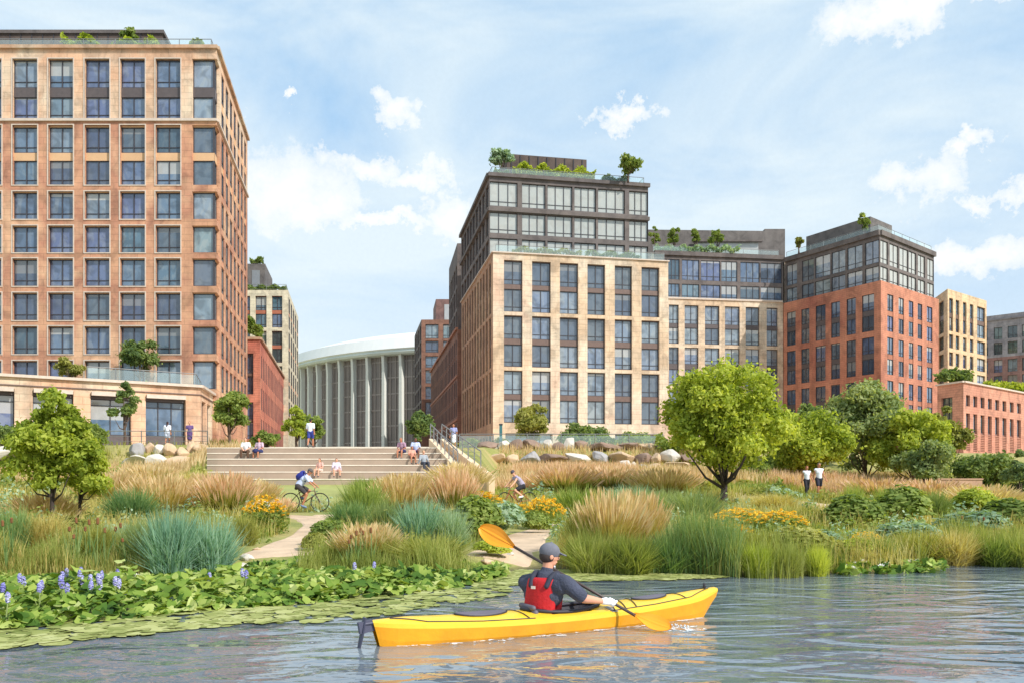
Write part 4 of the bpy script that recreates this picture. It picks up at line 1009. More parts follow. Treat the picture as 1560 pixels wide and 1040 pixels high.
sitter(375, 4, 'seated person in white shirt with dark braces at the left of the steps', top=(238, 238, 240), bot=(92, 66, 48), leg='trousers', hair=(84, 60, 50), skin='light', rz=FACE_CAM+.05, J=sit_joints(.1, .37, .05))
sitter(396, 4, 'seated person in pink blouse and navy skirt at the left of the steps', top=(206, 176, 190), bot=(44, 50, 96), leg='skirt', hair=(120, 74, 52), skin='mid', rz=FACE_CAM-.3)
sitter(614, 4, 'seated person in plum checked shirt on the upper right steps', top=(176, 140, 160), bot=(44, 48, 90), leg='shorts', hair=(150, 110, 90), skin='mid', rz=FACE_CAM-.35, J=sit_joints(.04, .37, .1))
sitter(632.5, 4, 'seated person in blue and white shirt on the upper right steps', top=(196, 206, 236), bot=(60, 72, 140), hair=(48, 36, 36), skin='dark', rz=FACE_CAM+.2, J=sit_joints(.05, .37, .06))
sitter(627, 3, 'small seated person in salmon top lower on the right steps', top=(222, 162, 140), bot=(120, 84, 76), hair=(96, 60, 44), skin='mid', scale=.8, rz=FACE_CAM+.4)
sitter(645, 2, 'seated person in grey jacket leaning back on the right steps', top=(160, 166, 172), bot=(60, 64, 76), hair=(190, 150, 110), leg='trousers', skin='light', sleeve=.9, scale=.9, rz=FACE_CAM+.5, J=sit_joints(.05, .37, -.05, 'back'))
sitter(488, 1, 'child with long reddish hair and peach top on the lower steps', top=(224, 176, 160), bot=(214, 190, 176), hair=(132, 78, 56), long_hair=True, scale=.78, rz=FACE_CAM-.4)
sitter(512, 1, 'child with short dark hair and pale lilac shirt on the lower steps', top=(222, 210, 226), bot=(226, 190, 180), hair=(84, 50, 48), scale=.78, sleeve=.9, rz=FACE_CAM+.3, J=sit_joints(.1, .37, .03, 'back'))
for px, lab, tp, bt, hr, lh, sc_, sl in ((1229, 'shorter walker with red brown hair in white vest and black leggings', (226, 228, 238), (44, 42, 50), (142, 74, 50), True, .93, .0), (1247.5, 'taller walker in loose white tank top and black shorts', (230, 232, 240), (48, 48, 62), (120, 100, 90), False, 1.06, .0)):
    y = 45.5; x = PX(px, y); person((x, y, h(x, y)+.05), FACE_CAM+.15, walk_joints(.15), lab, top=tp, bot=bt, hair=hr, long_hair=lh, leg='trousers' if sc_ < 1 else 'shorts', sleeve=0, skin='mid', scale=sc_)

# ------------------------------------------------------------------ bicycles and riders
def bicycle(loc, rz, col, label, tyre=(40, 36, 36)):
    root = empty('bicycle', loc, rz, label, 'bicycle'); fm = plain('bike paint %d' % col[0], S(*col), .35, .05); dk = plain('rubber', S(*tyre), .7, .05); ml = M['rail']
    R_ = .365; xr, xf = -.56, .58
    for x in (xr, xf):
        wh = MB(ml); wh.tube([(x, -.05, R_), (x, .05, R_)], .03, 8)
        for k in range(14): a = 2*math.pi*k/14; wh.tube([(x, 0, R_), (x+(R_-.03)*math.cos(a), 0, R_+(R_-.03)*math.sin(a))], .0025, 4)
        o = link(wh.mesh(), 'wheel', root)
        ty = MB(dk); n = 36; ty.tube([(x+(R_-.02)*math.cos(2*math.pi*k/n), 0, R_+(R_-.02)*math.sin(2*math.pi*k/n)) for k in range(n+1)], .021, 8, cap=False); link(ty.mesh(smooth=True), 'tyre', o)
    f = MB(fm); bb = (-.10, 0, .30); st_ = (-.24, 0, .80); hd = (.38, 0, .80); hl = (.41, 0, .66)
    for a, b_, r in ((bb, st_, .017), (bb, hl, .020), ((-.22, 0, .74), hd, .016), (hd, hl, .021)): f.tube([a, b_], r, 8)
    for s in (-.055, .055): f.tube([(xr, s, R_), (bb[0], s*.6, bb[2])], .011, 6); f.tube([(xr, s, R_), (-.22, s*.3, .72)], .010, 6); f.tube([(hl[0], s*.6, hl[2]), (xf, s, R_)], .013, 6)
    link(f.mesh(smooth=True), 'frame', root)
    s = MB(dk); s.cap((-.34, 0, .90), (-.14, 0, .905), .065, .028); s.tube([(-.24, 0, .78), (-.25, 0, .88)], .013, 6); link(s.mesh(smooth=True), 'saddle', root)
    s = MB(ml); s.tube([(.38, 0, .78), (.37, 0, .90), (.44, 0, .93)], .013, 6); s.tube([(.42, -.30, .95), (.46, -.12, .93), (.46, .12, .93), (.42, .30, .95)], .013, 6); link(s.mesh(smooth=True), 'handlebar', root)
    s = MB(ml); s.tube([(bb[0], -.10, .30), (bb[0], .10, .30)], .016, 8); s.tube([(bb[0], -.09, .30), (bb[0]+.05, -.09, .14)], .010, 6); s.tube([(bb[0], .09, .30), (bb[0]-.05, .09, .46)], .010, 6)
    s.box(bb[0]-.01, -.17, .125, bb[0]+.11, -.08, .145, dk); s.box(bb[0]-.11, .08, .455, bb[0]+.01, .17, .475, dk)
    n = 20; s.tube([(bb[0]+.09*math.cos(2*math.pi*k/n), -.05, .30+.09*math.sin(2*math.pi*k/n)) for k in range(n+1)], .008, 5, cap=False); link(s.mesh(smooth=True), 'crankset', root)
    return root
def rider_joints():  # bicycle frame is x forward; the rider's own frame is y forward
    J = dict(pel=V((0, -.25, 1.00)), che=V((0, -.03, 1.25)), nek=V((0, .11, 1.40)), hed=V((0, .20, 1.54)))
    for s, k in ((1, 'R'), (-1, 'L')):
        J['sh'+k] = V((s*.17, .09, 1.33)); J['el'+k] = V((s*.24, .25, 1.12)); J['wr'+k] = V((s*.27, .39, 1.00)); J['hp'+k] = V((s*.09, -.23, .97))
    J['knR'] = V((.11, .10, .66)); J['anR'] = V((.12, -.07, .25)); J['toR'] = V((.13, .07, .17))
    J['knL'] = V((-.11, .16, .80)); J['anL'] = V((-.12, -.17, .56)); J['toL'] = V((-.13, -.03, .50))
    return J
y = 33.0; x = PX(464.5, y); zb = h(x, y)+.035
bicycle((x, y, zb), 0, (96, 66, 54), 'dark brown bicycle ridden along the sandy path below the steps')
r1 = person((x, y, zb), -math.pi/2, rider_joints(), 'cyclist with white helmet hair and blue backpack riding right on the path', top=(206, 216, 244), bot=(66, 60, 60), hair=(100, 84, 76), skin='mid', hat=(96, 88, 84), shoes=(120, 140, 170), sleeve=.5)
r1['label'] = 'cyclist in pale blue T-shirt and dark shorts riding along the path'
bp = MB(cloth((44, 52, 140))); ax = (rider_joints()['nek']-rider_joints()['pel']).normalized(); nb = V((0, -ax.z, ax.y)).normalized()
c = V((0, -.02, 1.27))+nb*.20; bp.ell(c, (.15, .11, .23), rot=Matrix((V((1, 0, 0)), nb, ax)).transposed(), seg=16, rings=12); bp.ell(c-ax*.07+nb*.06, (.11, .07, .12), rot=Matrix((V((1, 0, 0)), nb, ax)).transposed())
bpo = bp.build('backpack', smooth=True); bpo.location = (x, y, zb); bpo.rotation_euler = (0, 0, -math.pi/2); tag(bpo, 'dark blue backpack worn by the cyclist on the path', 'backpack')
sm = MB(cloth((40, 46, 110)))
for s_ in (-.1, .1): sm.tube([c+V((s_, 0, 0))+ax*.2, V((s_*1.2, .05, 1.44)), V((s_*1.3, .17, 1.30)), V((s_*1.25, .05, 1.15)), c+V((s_, 0, 0))-ax*.15], .018, 6)
link(sm.mesh(smooth=True), 'strap', bpo)
y = 36.5; x = PX(788, y); zb = h(x, y)+.03; rr = math.radians(205)
bicycle((x, y, zb), rr, (176, 96, 52), 'orange brown bicycle half hidden by the yellow flowers')
person((x, y, zb), rr-math.pi/2, rider_joints(), 'cyclist in lilac grey vest and black shorts riding behind the yellow flowers', top=(168, 158, 178), bot=(40, 38, 44), hair=(70, 56, 56), skin='light', hat=(84, 76, 84), sleeve=0, hd=V((-.45, .9, 0)).normalized(), shoes=(230, 230, 226))

# ------------------------------------------------------------------ kayak
YEL = plain('kayak yellow', S(246, 198, 52), .38, .10, 2.2, bump=.12, coat=.15); YEL_REFL = plain('kayak hull reflection orange', S(234, 160, 22), .40, .16, 2.6, bump=.12, coat=.15); BLK = plain('black rubber', S(46, 44, 52), .55, .1); HATCH = plain('hatch cover grey', S(104, 98, 108), .6, .1)  # hull is the deck yellow with an orange reflection painted into it
K0 = V((PX(566, 8.35), 8.35, 0)); K1 = V((PX(1092, 10.45), 10.45, 0)); KL = (K1-K0).length; KA = math.atan2(K1.y-K0.y, K1.x-K0.x)
ky = empty('kayak', K0, KA, 'long yellow sea kayak with grey hatches being paddled across the river', 'kayak')
def kw(t): return .31*max(0.0, math.sin(math.pi*min(1, max(0, t*.96+.02))))**.62 if t < 1 else 0.0
def ksheer(t): return .165+.11*max(0, (t-.45)/.55)**2.0+.075*max(0, (.4-t)/.4)**2.0+.04*max(0, (t-.85)/.15)**2
def kkeel(t): return -.10+.34*max(0, (t-.90)/.10)**1.7*.9+.06*max(0, (.05-t)/.05)
NS = 96; up_r, lo_r = [], []
SEC = ((0, 1), (.25, 2), (.5, 3))
def ksec(t):
    w_ = max(kw(t), .008); s_ = ksheer(t); k_ = kkeel(t); dk = .05*min(1, w_/.15)+.02*math.sin(math.pi*t)
    lower = [(0, k_), (.45*w_, k_+.012), (.78*w_, k_+.05), (.93*w_, k_+(s_-k_)*.45), (w_, k_+(s_-k_)*.86)]
    upper = [(w_, k_+(s_-k_)*.86), (.985*w_, s_), (.90*w_, s_+dk*.25), (.72*w_, s_+dk*.55), (.5*w_, s_+dk*.8), (.25*w_, s_+dk*.96), (0, s_+dk)]
    return lower, upper
hull = MB(YEL_REFL); deck = MB(YEL)
CK0, CK1 = .385*KL, .60*KL; CKC = (CK0+CK1)/2; CKA = (CK1-CK0)/2; CKB = .225
def surf(mb, which, skip=False):
    rows = []
    for i in range(NS+1):
        t = i/NS; sec = ksec(t)[which]; rk = .18*max(0, (t-.9)/.1)
        row = [(KL*t-(0 if which else 0), y_, z_) for y_, z_ in sec]; rows.append(row)
    for side in (1, -1):
        for i in range(NS):
            for j in range(len(rows[0])-1):
                q = [rows[i][j], rows[i+1][j], rows[i+1][j+1], rows[i][j+1]]; q = [(a, b_*side, c_) for a, b_, c_ in q]
                if skip:
                    cx = sum(p[0] for p in q)/4; cy = sum(p[1] for p in q)/4
                    if ((cx-CKC)/CKA)**2+(cy/CKB)**2 < 1: continue
                mb.face(q if side < 0 else q[::-1])
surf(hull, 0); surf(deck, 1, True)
for m_ in (hull, deck):   # raked ends: shear the last stations so stem and stern lean outward
    m_.v = [(x_-(.16*(1-min(1, max(0, (z_+.1)/.4)))*max(0, (x_/KL-.93)/.07)), y_, z_) if x_ > .93*KL else (x_+.10*(1-min(1, max(0, (z_+.1)/.34)))*max(0, (.05-x_/KL)/.05), y_, z_) for x_, y_, z_ in m_.v]
link(hull.mesh(smooth=True), 'hull', ky); link(deck.mesh(smooth=True), 'deck', ky)
def kdeck(x_, y_):
    t = x_/KL; u_ = ksec(t)[1]; a = abs(y_)
    for (y0, z0), (y1, z1) in zip(u_, u_[1:]):
        if y1 <= a <= y0: return z0+(z1-z0)*((y0-a)/max(1e-6, y0-y1))
    return u_[0][1]
n = 48
rim = MB(BLK); rp_ = [(CKC+CKA*math.cos(2*math.pi*k/n), CKB*math.sin(2*math.pi*k/n)) for k in range(n+1)]
rim.tube([(a, b_, kdeck(a, b_)+.018) for a, b_ in rp_], .022, 8, cap=False)
link(rim.mesh(smooth=True), 'coaming', ky)
ins = MB(BLK); sk = []
for k in range(n):
    a, b_ = rp_[k], rp_[k+1]
    ins.face([(a[0], a[1], kdeck(*a)+.01), (b_[0], b_[1], kdeck(*b_)+.01), (CKC+(b_[0]-CKC)*.8, b_[1]*.75, .0), (CKC+(a[0]-CKC)*.8, a[1]*.75, .0)])
    ins.face([(CKC+(a[0]-CKC)*.8, a[1]*.75, .0), (CKC+(b_[0]-CKC)*.8, b_[1]*.75, .0), (CKC, 0, -.01)])
link(ins.mesh(), 'cockpit_liner', ky)
sb = MB(HATCH); sb.cap((CK0+.07, -.14, .22), (CK0+.07, .14, .22), .035, .035); sb.cap((CK0+.05, -.13, .27), (CK0+.05, .13, .27), .03, .03); link(sb.mesh(smooth=True), 'backrest', ky)
def hatch(xc, la, lb, nm='hatch_cover'):
    m_ = MB(HATCH); n_ = 28; top = []
    for k in range(n_): q = 2*math.pi*k/n_; top.append((xc+la*math.cos(q), lb*math.sin(q)))
    ring = [(a, b_, kdeck(a, b_)+.004) for a, b_ in top]; r2 = [(xc+(a-xc)*.96, b_*.94, kdeck(a, b_)+.022) for a, b_ in top]; i0 = (xc, 0, kdeck(xc, 0)+.028)
    for k in range(n_):
        j = (k+1) % n_; m_.face([ring[k], ring[j], r2[j], r2[k]]); m_.face([r2[k], r2[j], i0])
    o = link(m_.mesh(smooth=True), nm, ky)
    e = MB(BLK); e.tube([(a, b_, kdeck(a, b_)+.010) for a, b_ in top+top[:1]], .008, 6, cap=False); link(e.mesh(), 'hatch_rim', o)
hatch(KL*.27, .30, .13); hatch(KL*.765, .24, .10)
def cord(pts, nm='deck_line', r=.0055):
    m_ = MB(BLK); P_ = []
    for a, b_ in zip(pts, pts[1:]):
        for k in range(8): t = k/8; x_, y_ = lerp(a[0], b_[0], t), lerp(a[1], b_[1], t); P_.append((x_, y_, kdeck(x_, y_)+.008))
    x_, y_ = pts[-1]; P_.append((x_, y_, kdeck(x_, y_)+.008)); m_.tube(P_, r, 5); link(m_.mesh(), nm, ky)
for s_ in (1, -1):
    cord([(KL*.04, .03*s_), (KL*.12, kw(.12)*.86*s_), (KL*.25, kw(.25)*.90*s_), (KL*.385, kw(.385)*.90*s_)]); cord([(KL*.60, kw(.6)*.90*s_), (KL*.75, kw(.75)*.88*s_), (KL*.88, kw(.88)*.84*s_), (KL*.965, .02*s_)])
for a, b_ in ((.615, .65), (.65, .685), (.685, .72), (.86, .84), (.37, .35)): cord([(KL*a, -kw(a)*.88), (KL*(a+b_)/2, 0), (KL*b_, kw(b_)*.88)], 'bungee_cord')
cord([(KL*.615, -.2), (KL*.65, 0), (KL*.685, .2)], 'bungee_cord')
rf_ = MB(plain('grey patch', S(150, 146, 140), .5)); a = KL*.60
rf_.face([(KL*.604, -.29, kdeck(KL*.604, -.285)+.006), (KL*.622, -.29, kdeck(KL*.622, -.285)+.006), (KL*.612, -.16, kdeck(KL*.612, -.16)+.008), (KL*.596, -.16, kdeck(KL*.596, -.16)+.008)]); link(rf_.mesh(), 'deck_patch', ky)
tg = MB(BLK); tg.cap((KL*.955, 0, ksheer(.955)+.055), (KL*.955, 0, ksheer(.955)+.10), .018, .014); link(tg.mesh(smooth=True), 'toggle', ky)
ru = MB(plain('rudder grey', S(78, 78, 96), .5)); ru.obb((-.06, 0, .20), (.07, 0, .012), (0, .028, 0), (-.01, 0, .055)); ru.tube([(-.07, 0, .29), (-.10, 0, .12), (-.14, 0, -.06)], [.045, .052, .036], 10, flat=.28); ru.tube([(.03, -.04, .24), (-.08, -.03, .23)], .012, 6); ru.tube([(.03, .04, .24), (-.08, .03, .23)], .012, 6)
for v_i, p_ in enumerate(ru.v): pass
rud = link(ru.mesh(), 'rudder', ky)
# ------------------------------------------------------------------ paddle
SU, SL_ = P(783, 832, 9.95), P(968, 937, 9.27)
pd = empty('paddle', SU, 0, 'double bladed paddle with orange blades and dark shaft held by the kayaker', 'paddle')
sh = MB(plain('paddle shaft', S(76, 62, 56), .45)); sh.tube([SU, SL_], .0165, 10); sh.build('shaft', pd, True)
ORG = plain('paddle orange', S(250, 160, 30), .4, .06, 4)
def blade(root_p, tip_p, wid, nrm, nm='blade'):
    d = tip_p-root_p; L_ = d.length; d /= L_; s = d.cross(nrm).normalized(); nn = s.cross(d); b = MB(ORG); n_ = 18; rows = []
    for i in range(n_+1):
        t = i/n_; w_ = wid*.5*max(.03, (1-abs(2*min(1, t*.98+.02)-1)**2.3))**.5*(.42+.58*sstep(0, .62, t))
        rows.append([root_p+d*L_*t+s*w_*q+nn*(.02*(q*q)-.012*math.sin(math.pi*t)+(0.006 if abs(q) < .01 else 0)) for q in (-1, -.6, -.2, 0, .2, .6, 1)])
    for sd in (1, -1):
        for i in range(n_):
            for j in range(6):
                q = [rows[i][j], rows[i+1][j], rows[i+1][j+1], rows[i][j+1]]; q = [p+nn*.004*sd for p in q]; b.face(q if sd > 0 else q[::-1])
    for i in range(n_):
        for j in (0, 6): q = [rows[i][j]+nn*.004, rows[i+1][j]+nn*.004, rows[i+1][j]-nn*.004, rows[i][j]-nn*.004]; b.face(q)
    b.build(nm, pd, True)
sd_ = (SU-SL_).normalized(); vw = V((0, -1, .1)).normalized()
blade(SU-sd_*.02, SU+sd_*.50+V((-.0, 0, -.0)), .235, vw); blade(SL_+sd_*.02, P(1022, 957, 9.12), .21, V((.25, -.75, .6)).normalized())
# ------------------------------------------------------------------ kayaker
PHI = math.radians(62); kr = P(826, 950, 9.27); kr.z = .06; KS = 1.1
kroot = empty('person', kr, PHI-math.pi/2, 'kayaker in grey cap, dark shirt and red life vest seen from behind', 'person')
inv = Matrix.Rotation(-(PHI-math.pi/2), 3, 'Z')
kroot.scale = (KS,)*3
def kl(px, py, D): return inv @ (P(px, py, D)-kr)/KS
hf = (inv @ V((math.cos(math.radians(18)), math.sin(math.radians(18)), -.05))).normalized()
def onshaft(px):
    k = (px-CX)/F; a = SU; d_ = SL_-SU; t = (k*a.y-a.x)/(d_.x-k*d_.y); return a+d_*t
hR, hL = onshaft(931), onshaft(838)
J = dict(pel=kl(824, 946, 9.28), che=kl(828, 905, 9.27), nek=kl(833, 871, 9.26), hed=kl(837, 846, 9.27))
J['shR'] = kl(861, 887, 9.10); J['shL'] = kl(801, 886, 9.42); J['elR'] = kl(890, 911, 9.12); wR = inv @ (hR-kr)/KS; wL = inv @ (hL-kr)/KS
J['wrR'] = kl(917, 915, 9.30)
J['elL'] = kl(812, 886, 9.68); J['wrL'] = wL+(J['elL']-wL).normalized()*.075
fx = inv @ V((math.cos(KA), math.sin(KA), 0)); rx_ = inv @ V((math.sin(KA), -math.cos(KA), 0))
for s_, q in ((1, 'R'), (-1, 'L')):
    J['hp'+q] = J['pel']+rx_*.09*s_+V((0, 0, -.02)); J['kn'+q] = J['pel']+rx_*.12*s_+fx*.36+V((0, 0, .0)); J['an'+q] = J['pel']+rx_*.10*s_+fx*.66+V((0, 0, -.09)); J['to'+q] = J['an'+q]+fx*.10+V((0, 0, .05))
sax = inv @ (SL_-SU).normalized()
# keep thighs and shins under the deck
gr_f = {'R': lambda b: grip(b, wR, sax, J['wrR']), 'L': lambda b: grip(b, wL, -sax, J['wrL'], flip=-1)}
b, r, f, up = body_mb(J, 1.0, arm=1.18, hd=hf, grips=gr_f)
SKK = plain('kayaker skin', S(226, 160, 128), .55, .06, 12)
me = remesh(b, .0065, 3); me.materials.clear(); me.materials.append(SKK); link(me, 'body', kroot)
c = J['hed']; ey = MB(EYE_M)
for q in (1, -1): ey.ell(c+r*.030*q+f*.086+up*.012, (.012, .007, .007), seg=10, rings=6)
link(ey.mesh(smooth=True), 'eyes', kroot)
def wear(nm, mat_, fn, vox=.009, sm=3):
    t = MB(); fn(t); me = remesh(t, vox, sm, nm); me.materials.clear(); me.materials.append(mat_); return link(me, nm, kroot)
sp = J['shR']-J['shL']; dn = (J['nek']-J['pel']).normalized()
SHIRT = plain('charcoal shirt', S(72, 76, 92), .9, .24, 7, bump=.8)
def f_(t):
    e = .016
    t.cap(J['pel']+dn*.03, J['che'], .122+e, .130+e, seg=16); t.cap(J['che'], J['nek']-dn*.055, .13+e, .085+e); t.cap(J['che']-sp*.2, J['che']+sp*.2, .105+e, .105+e); t.cap(J['shL']+sp*.12-up*.03, J['shR']-sp*.12-up*.03, .08+e, .08+e)
    t.cap(J['nek']-dn*.03, J['nek']+dn*.012, .072, .066)
    for q in 'RL':
        t.cap(J['sh'+q], J['sh'+q].lerp(J['nek'], .5)-up*.02, .064+e, .055+e); t.cap(J['sh'+q], J['sh'+q].lerp(J['el'+q], .80), .066+e, .056+e)
wear('shirt', SHIRT, f_)
PFD = plain('red life vest', S(196, 24, 30), .65, .10, 5, bump=.35)
bk = -(r.cross(V((0, 0, 1)))*0+V((0, 1, 0)))
def f_(t):
    sx = V((1, 0, 0)); fy = V((0, 1, 0)); a0 = J['pel']+dn*.06; a1 = J['nek']-dn*.09
    for s_ in (-.115, -.09, -.06, -.03, 0, .03, .06, .09, .115): t.cap(a0+sx*s_-fy*(.115-s_*s_*3), a1+sx*s_*.95-fy*(.115-s_*s_*3), .055, .050)
    for s_ in (-.10, .10): t.cap(a0+sx*s_+fy*.10, a1+sx*s_-dn*.04+fy*.09, .062, .058)
    for s_ in (-1, 1): t.cap(a0+sx*.145*s_-fy*.04, a0+sx*.145*s_+fy*.05+dn*.10, .035, .035)
wear('life_vest', PFD, f_, sm=8)
def f_(t):
    for s_ in (-1, 1):
        pr = [J['nek']-dn*.12+V((s_*.085, -.150, 0)), J['nek']-dn*.05+V((s_*.095, -.118, 0)), J['nek']-dn*.005+V((s_*.105, -.05, 0)), J['nek']-dn*.01+V((s_*.105, .03, 0)), J['nek']-dn*.10+V((s_*.10, .12, 0))]
        for a_, b_ in zip(pr, pr[1:]): t.cap(a_, b_, .026, .026)
wear('shoulder_strap', plain('vest strap charcoal', S(50, 52, 66), .8, .2, 8), f_, .007)
tb = MB(plain('vest label', S(240, 226, 210), .7)); q = J['nek']-dn*.135+V((-.045, -.176, 0)); tb.obb(q, (.022, 0, 0), (0, .004, 0), (0, 0, .014)); link(tb.mesh(), 'vest_tab', kroot)
wear('shorts', plain('navy shorts', S(38, 48, 96), .8, .12, 6), lambda t: (t.cap(J['pel']-V((0, 0, .02)), J['pel']+dn*.075, .15, .147), t.cap(J['hpR'], J['hpL'], .11, .11), t.cap(J['hpR'], J['knR'], .095, .075), t.cap(J['hpL'], J['knL'], .095, .075)))
rot = Matrix((r, f, up)).transposed(); CAPM = plain('grey cap', S(112, 112, 120), .85, .16, 10)
def f_(t):
    t.ell(c+up*.045-f*.006, (.088, .106, .088), rot=rot, seg=24, rings=14); t.cap(c+up*.115, c+up*.135, .012, .01)
    for k in (-.05, -.025, 0, .025, .05): t.cap(c+f*.09+r*k+up*.045, c+f*(.175-abs(k)*.7)+r*k*1.1+up*.028, .009, .008)
wear('cap', CAPM, f_, .006, 2)
hm = MB(cloth((66, 54, 50))); hm.ell(c-f*.018-up*.005, (.078, .086, .075), rot=rot, seg=18, rings=12); link(hm.mesh(smooth=True), 'hair', kroot)
wear('glove', plain('white glove', S(240, 240, 242), .8, .05, 12), lambda t: (t.cap(J['wrR'].lerp(wR, .15), wR+(J['wrR']-wR).normalized()*.040, .036, .037), t.cap(wR-sax*.035+(J['wrR']-wR).normalized()*.036, wR+sax*.035+(J['wrR']-wR).normalized()*.036, .030, .028), grip(t, wR, sax, J['wrR'], .0135, .018)), .006, 1)
wear('glove', plain('white glove', S(240, 240, 242), .8), lambda t: (t.cap(J['wrL'].lerp(wL, .15), wL+(J['wrL']-wL).normalized()*.040, .036, .037), grip(t, wL, -sax, J['wrL'], .0135, .018, flip=-1)), .006, 1)

# foam where the lower blade and the bow cut the water
fr = np.random.default_rng(77); fo_m = MB(plain('water foam', S(232, 238, 240), .4, .05))
bd = V((math.cos(KA), math.sin(KA), 0)); side = V((math.sin(KA), -math.cos(KA), 0))
def flake(c, L_, W_):
    a0 = fr.uniform(-.25, .25)+.1; pts = []
    for k in range(9):
        q = 2*math.pi*k/9; r_ = fr.uniform(.6, 1.2); x_, y_ = L_*r_*math.cos(q), W_*r_*math.sin(q); pts.append((c[0]+x_*math.cos(a0)-y_*math.sin(a0), c[1]+x_*math.sin(a0)+y_*math.cos(a0), .007+fr.uniform(0, .006)))
    fo_m.face(pts)
tip = P(1030, 955, 9.3)
for k in range(34): flake((tip.x+fr.normal(.08, .14), tip.y+fr.normal(.02, .10)), fr.uniform(.01, .05), fr.uniform(.006, .018))
for k in range(60):
    t = fr.uniform(.03, .93); p = K0+bd*KL*t+side*(kw(t)*.97+abs(fr.normal(0, .035))+.01); flake((p.x, p.y), fr.uniform(.02, .07), fr.uniform(.004, .010))
tag(fo_m.build('foam'), 'thin white foam along the kayak and around the dipped paddle blade', 'foam', kind='stuff')
dr = MB(plain('water drop', S(225, 235, 240), .15, .02))
for k in range(26): c_ = (tip.x+fr.normal(.05, .10), tip.y+fr.normal(-.02, .06), abs(fr.normal(.03, .03))+.01); r_ = fr.uniform(.004, .009); dr.ell(c_, (r_, r_, r_*1.2), seg=6, rings=4)
tag(dr.build('spray', smooth=True), 'tiny water drops thrown up by the dipped paddle blade', 'spray', kind='stuff')
# ------------------------------------------------------------------ vegetation
rng = np.random.default_rng(7)
FO = {}
FO['yg'] = foliage('leaves yellow green', (S(118, 138, 52), S(156, 172, 66), S(190, 200, 86), S(214, 218, 110)), .52)
FO['mid'] = foliage('leaves mid green', (S(92, 116, 58), S(126, 146, 72), S(154, 170, 90), S(182, 192, 110)), .5)
FO['deep'] = foliage('leaves deep green', (S(84, 108, 66), S(112, 134, 78), S(140, 158, 92), S(168, 180, 110)), .48)
FO['blue'] = foliage('leaves grey green', (S(110, 132, 90), S(138, 156, 104), S(166, 178, 118), S(194, 200, 140)), .5)
FO['sage'] = foliage('leaves sage', (S(112, 142, 118), S(142, 170, 140), S(170, 192, 158), S(196, 212, 180)), .42)
FO['olive'] = foliage('leaves olive', (S(112, 118, 54), S(144, 148, 72), S(172, 172, 92), S(198, 194, 118)), .45)
FO['gold'] = foliage('golden grass', (S(166, 150, 86), S(192, 176, 106), S(212, 198, 130), S(226, 214, 156)), .45)
FO['tan'] = foliage('dry tan grass', (S(188, 158, 118), S(208, 180, 138), S(224, 200, 158), S(234, 216, 180)), .4)
FO['pink'] = foliage('pinkish dry grass', (S(196, 158, 128), S(214, 176, 144), S(226, 192, 160), S(234, 208, 178)), .4)
FO['teal'] = foliage('blue green grass', (S(96, 136, 120), S(124, 162, 142), S(154, 188, 164), S(188, 214, 190)), .45)
FO['reed'] = foliage('reed blades', (S(110, 122, 60), S(144, 156, 80), S(174, 180, 102), S(202, 200, 130)), .5)
FO['cat'] = foliage('cattail blades', (S(86, 120, 78), S(114, 146, 92), S(146, 170, 110), S(182, 196, 136)), .5)
FO['lily'] = foliage('lily leaves', (S(46, 74, 32), S(78, 112, 40), S(122, 150, 58), S(168, 184, 88), S(204, 210, 136)), 0.3, 1.3)
FO['pad'] = foliage('floating pads', (S(120, 130, 62), S(152, 158, 86), S(180, 182, 112), S(198, 198, 136)), 0.1, 0.9)
FO['flower'] = foliage('orange yellow petals', (S(240, 172, 28), S(248, 194, 40), S(250, 208, 60), S(252, 220, 92)), 0.15)
FO['whitef'] = foliage('white petals', (S(236, 230, 226), S(246, 242, 238), S(250, 248, 246)), 0.15)
FO['violet'] = foliage('violet petals', (S(120, 116, 190), S(146, 142, 210), S(184, 182, 226), S(220, 218, 240)), 0.15)
BARK = plain('bark', S(92, 74, 62), .9, .2, 6, bump=.4); BARK_D = plain('dark bark', S(66, 56, 52), .9, .2, 6)
SEED = plain('cattail seed head', S(128, 84, 48), .9, .15, 9); STALK = plain('stalk', S(132, 146, 84), .8, .1)

def rot_frames(nrm, rg):
    n = len(nrm); r = rg.normal(size=(n, 3)); t = np.cross(nrm, r); t /= np.linalg.norm(t, axis=1)[:, None]+1e-9; b = np.cross(nrm, t); return t, b
LEAF = np.array([(-1, 0), (-.45, -.42), (.15, -.55), (.7, -.3), (1, 0.05), (.6, .35), (.05, .5), (-.5, .38)])
def leaf_cloud(pos, nrm, size, rg, name, m, shape=LEAF, fold=.12):
    n = len(pos); t, b = rot_frames(nrm, rg); k = len(shape)
    s = size[:, None, None]; wob = 1+rg.uniform(-.22, .22, (n, k, 1))
    v = pos[:, None, :]+(t[:, None, :]*shape[None, :, 0:1]+b[:, None, :]*shape[None, :, 1:2])*s*wob+nrm[:, None, :]*s*(fold*rg.normal(size=(n, k, 1)))
    return np_mesh(name, v.reshape(-1, 3), [np.arange(n*k).reshape(n, k)], m)
def unit(rg, n): v = rg.normal(size=(n, 3)); return v/np.linalg.norm(v, axis=1)[:, None]
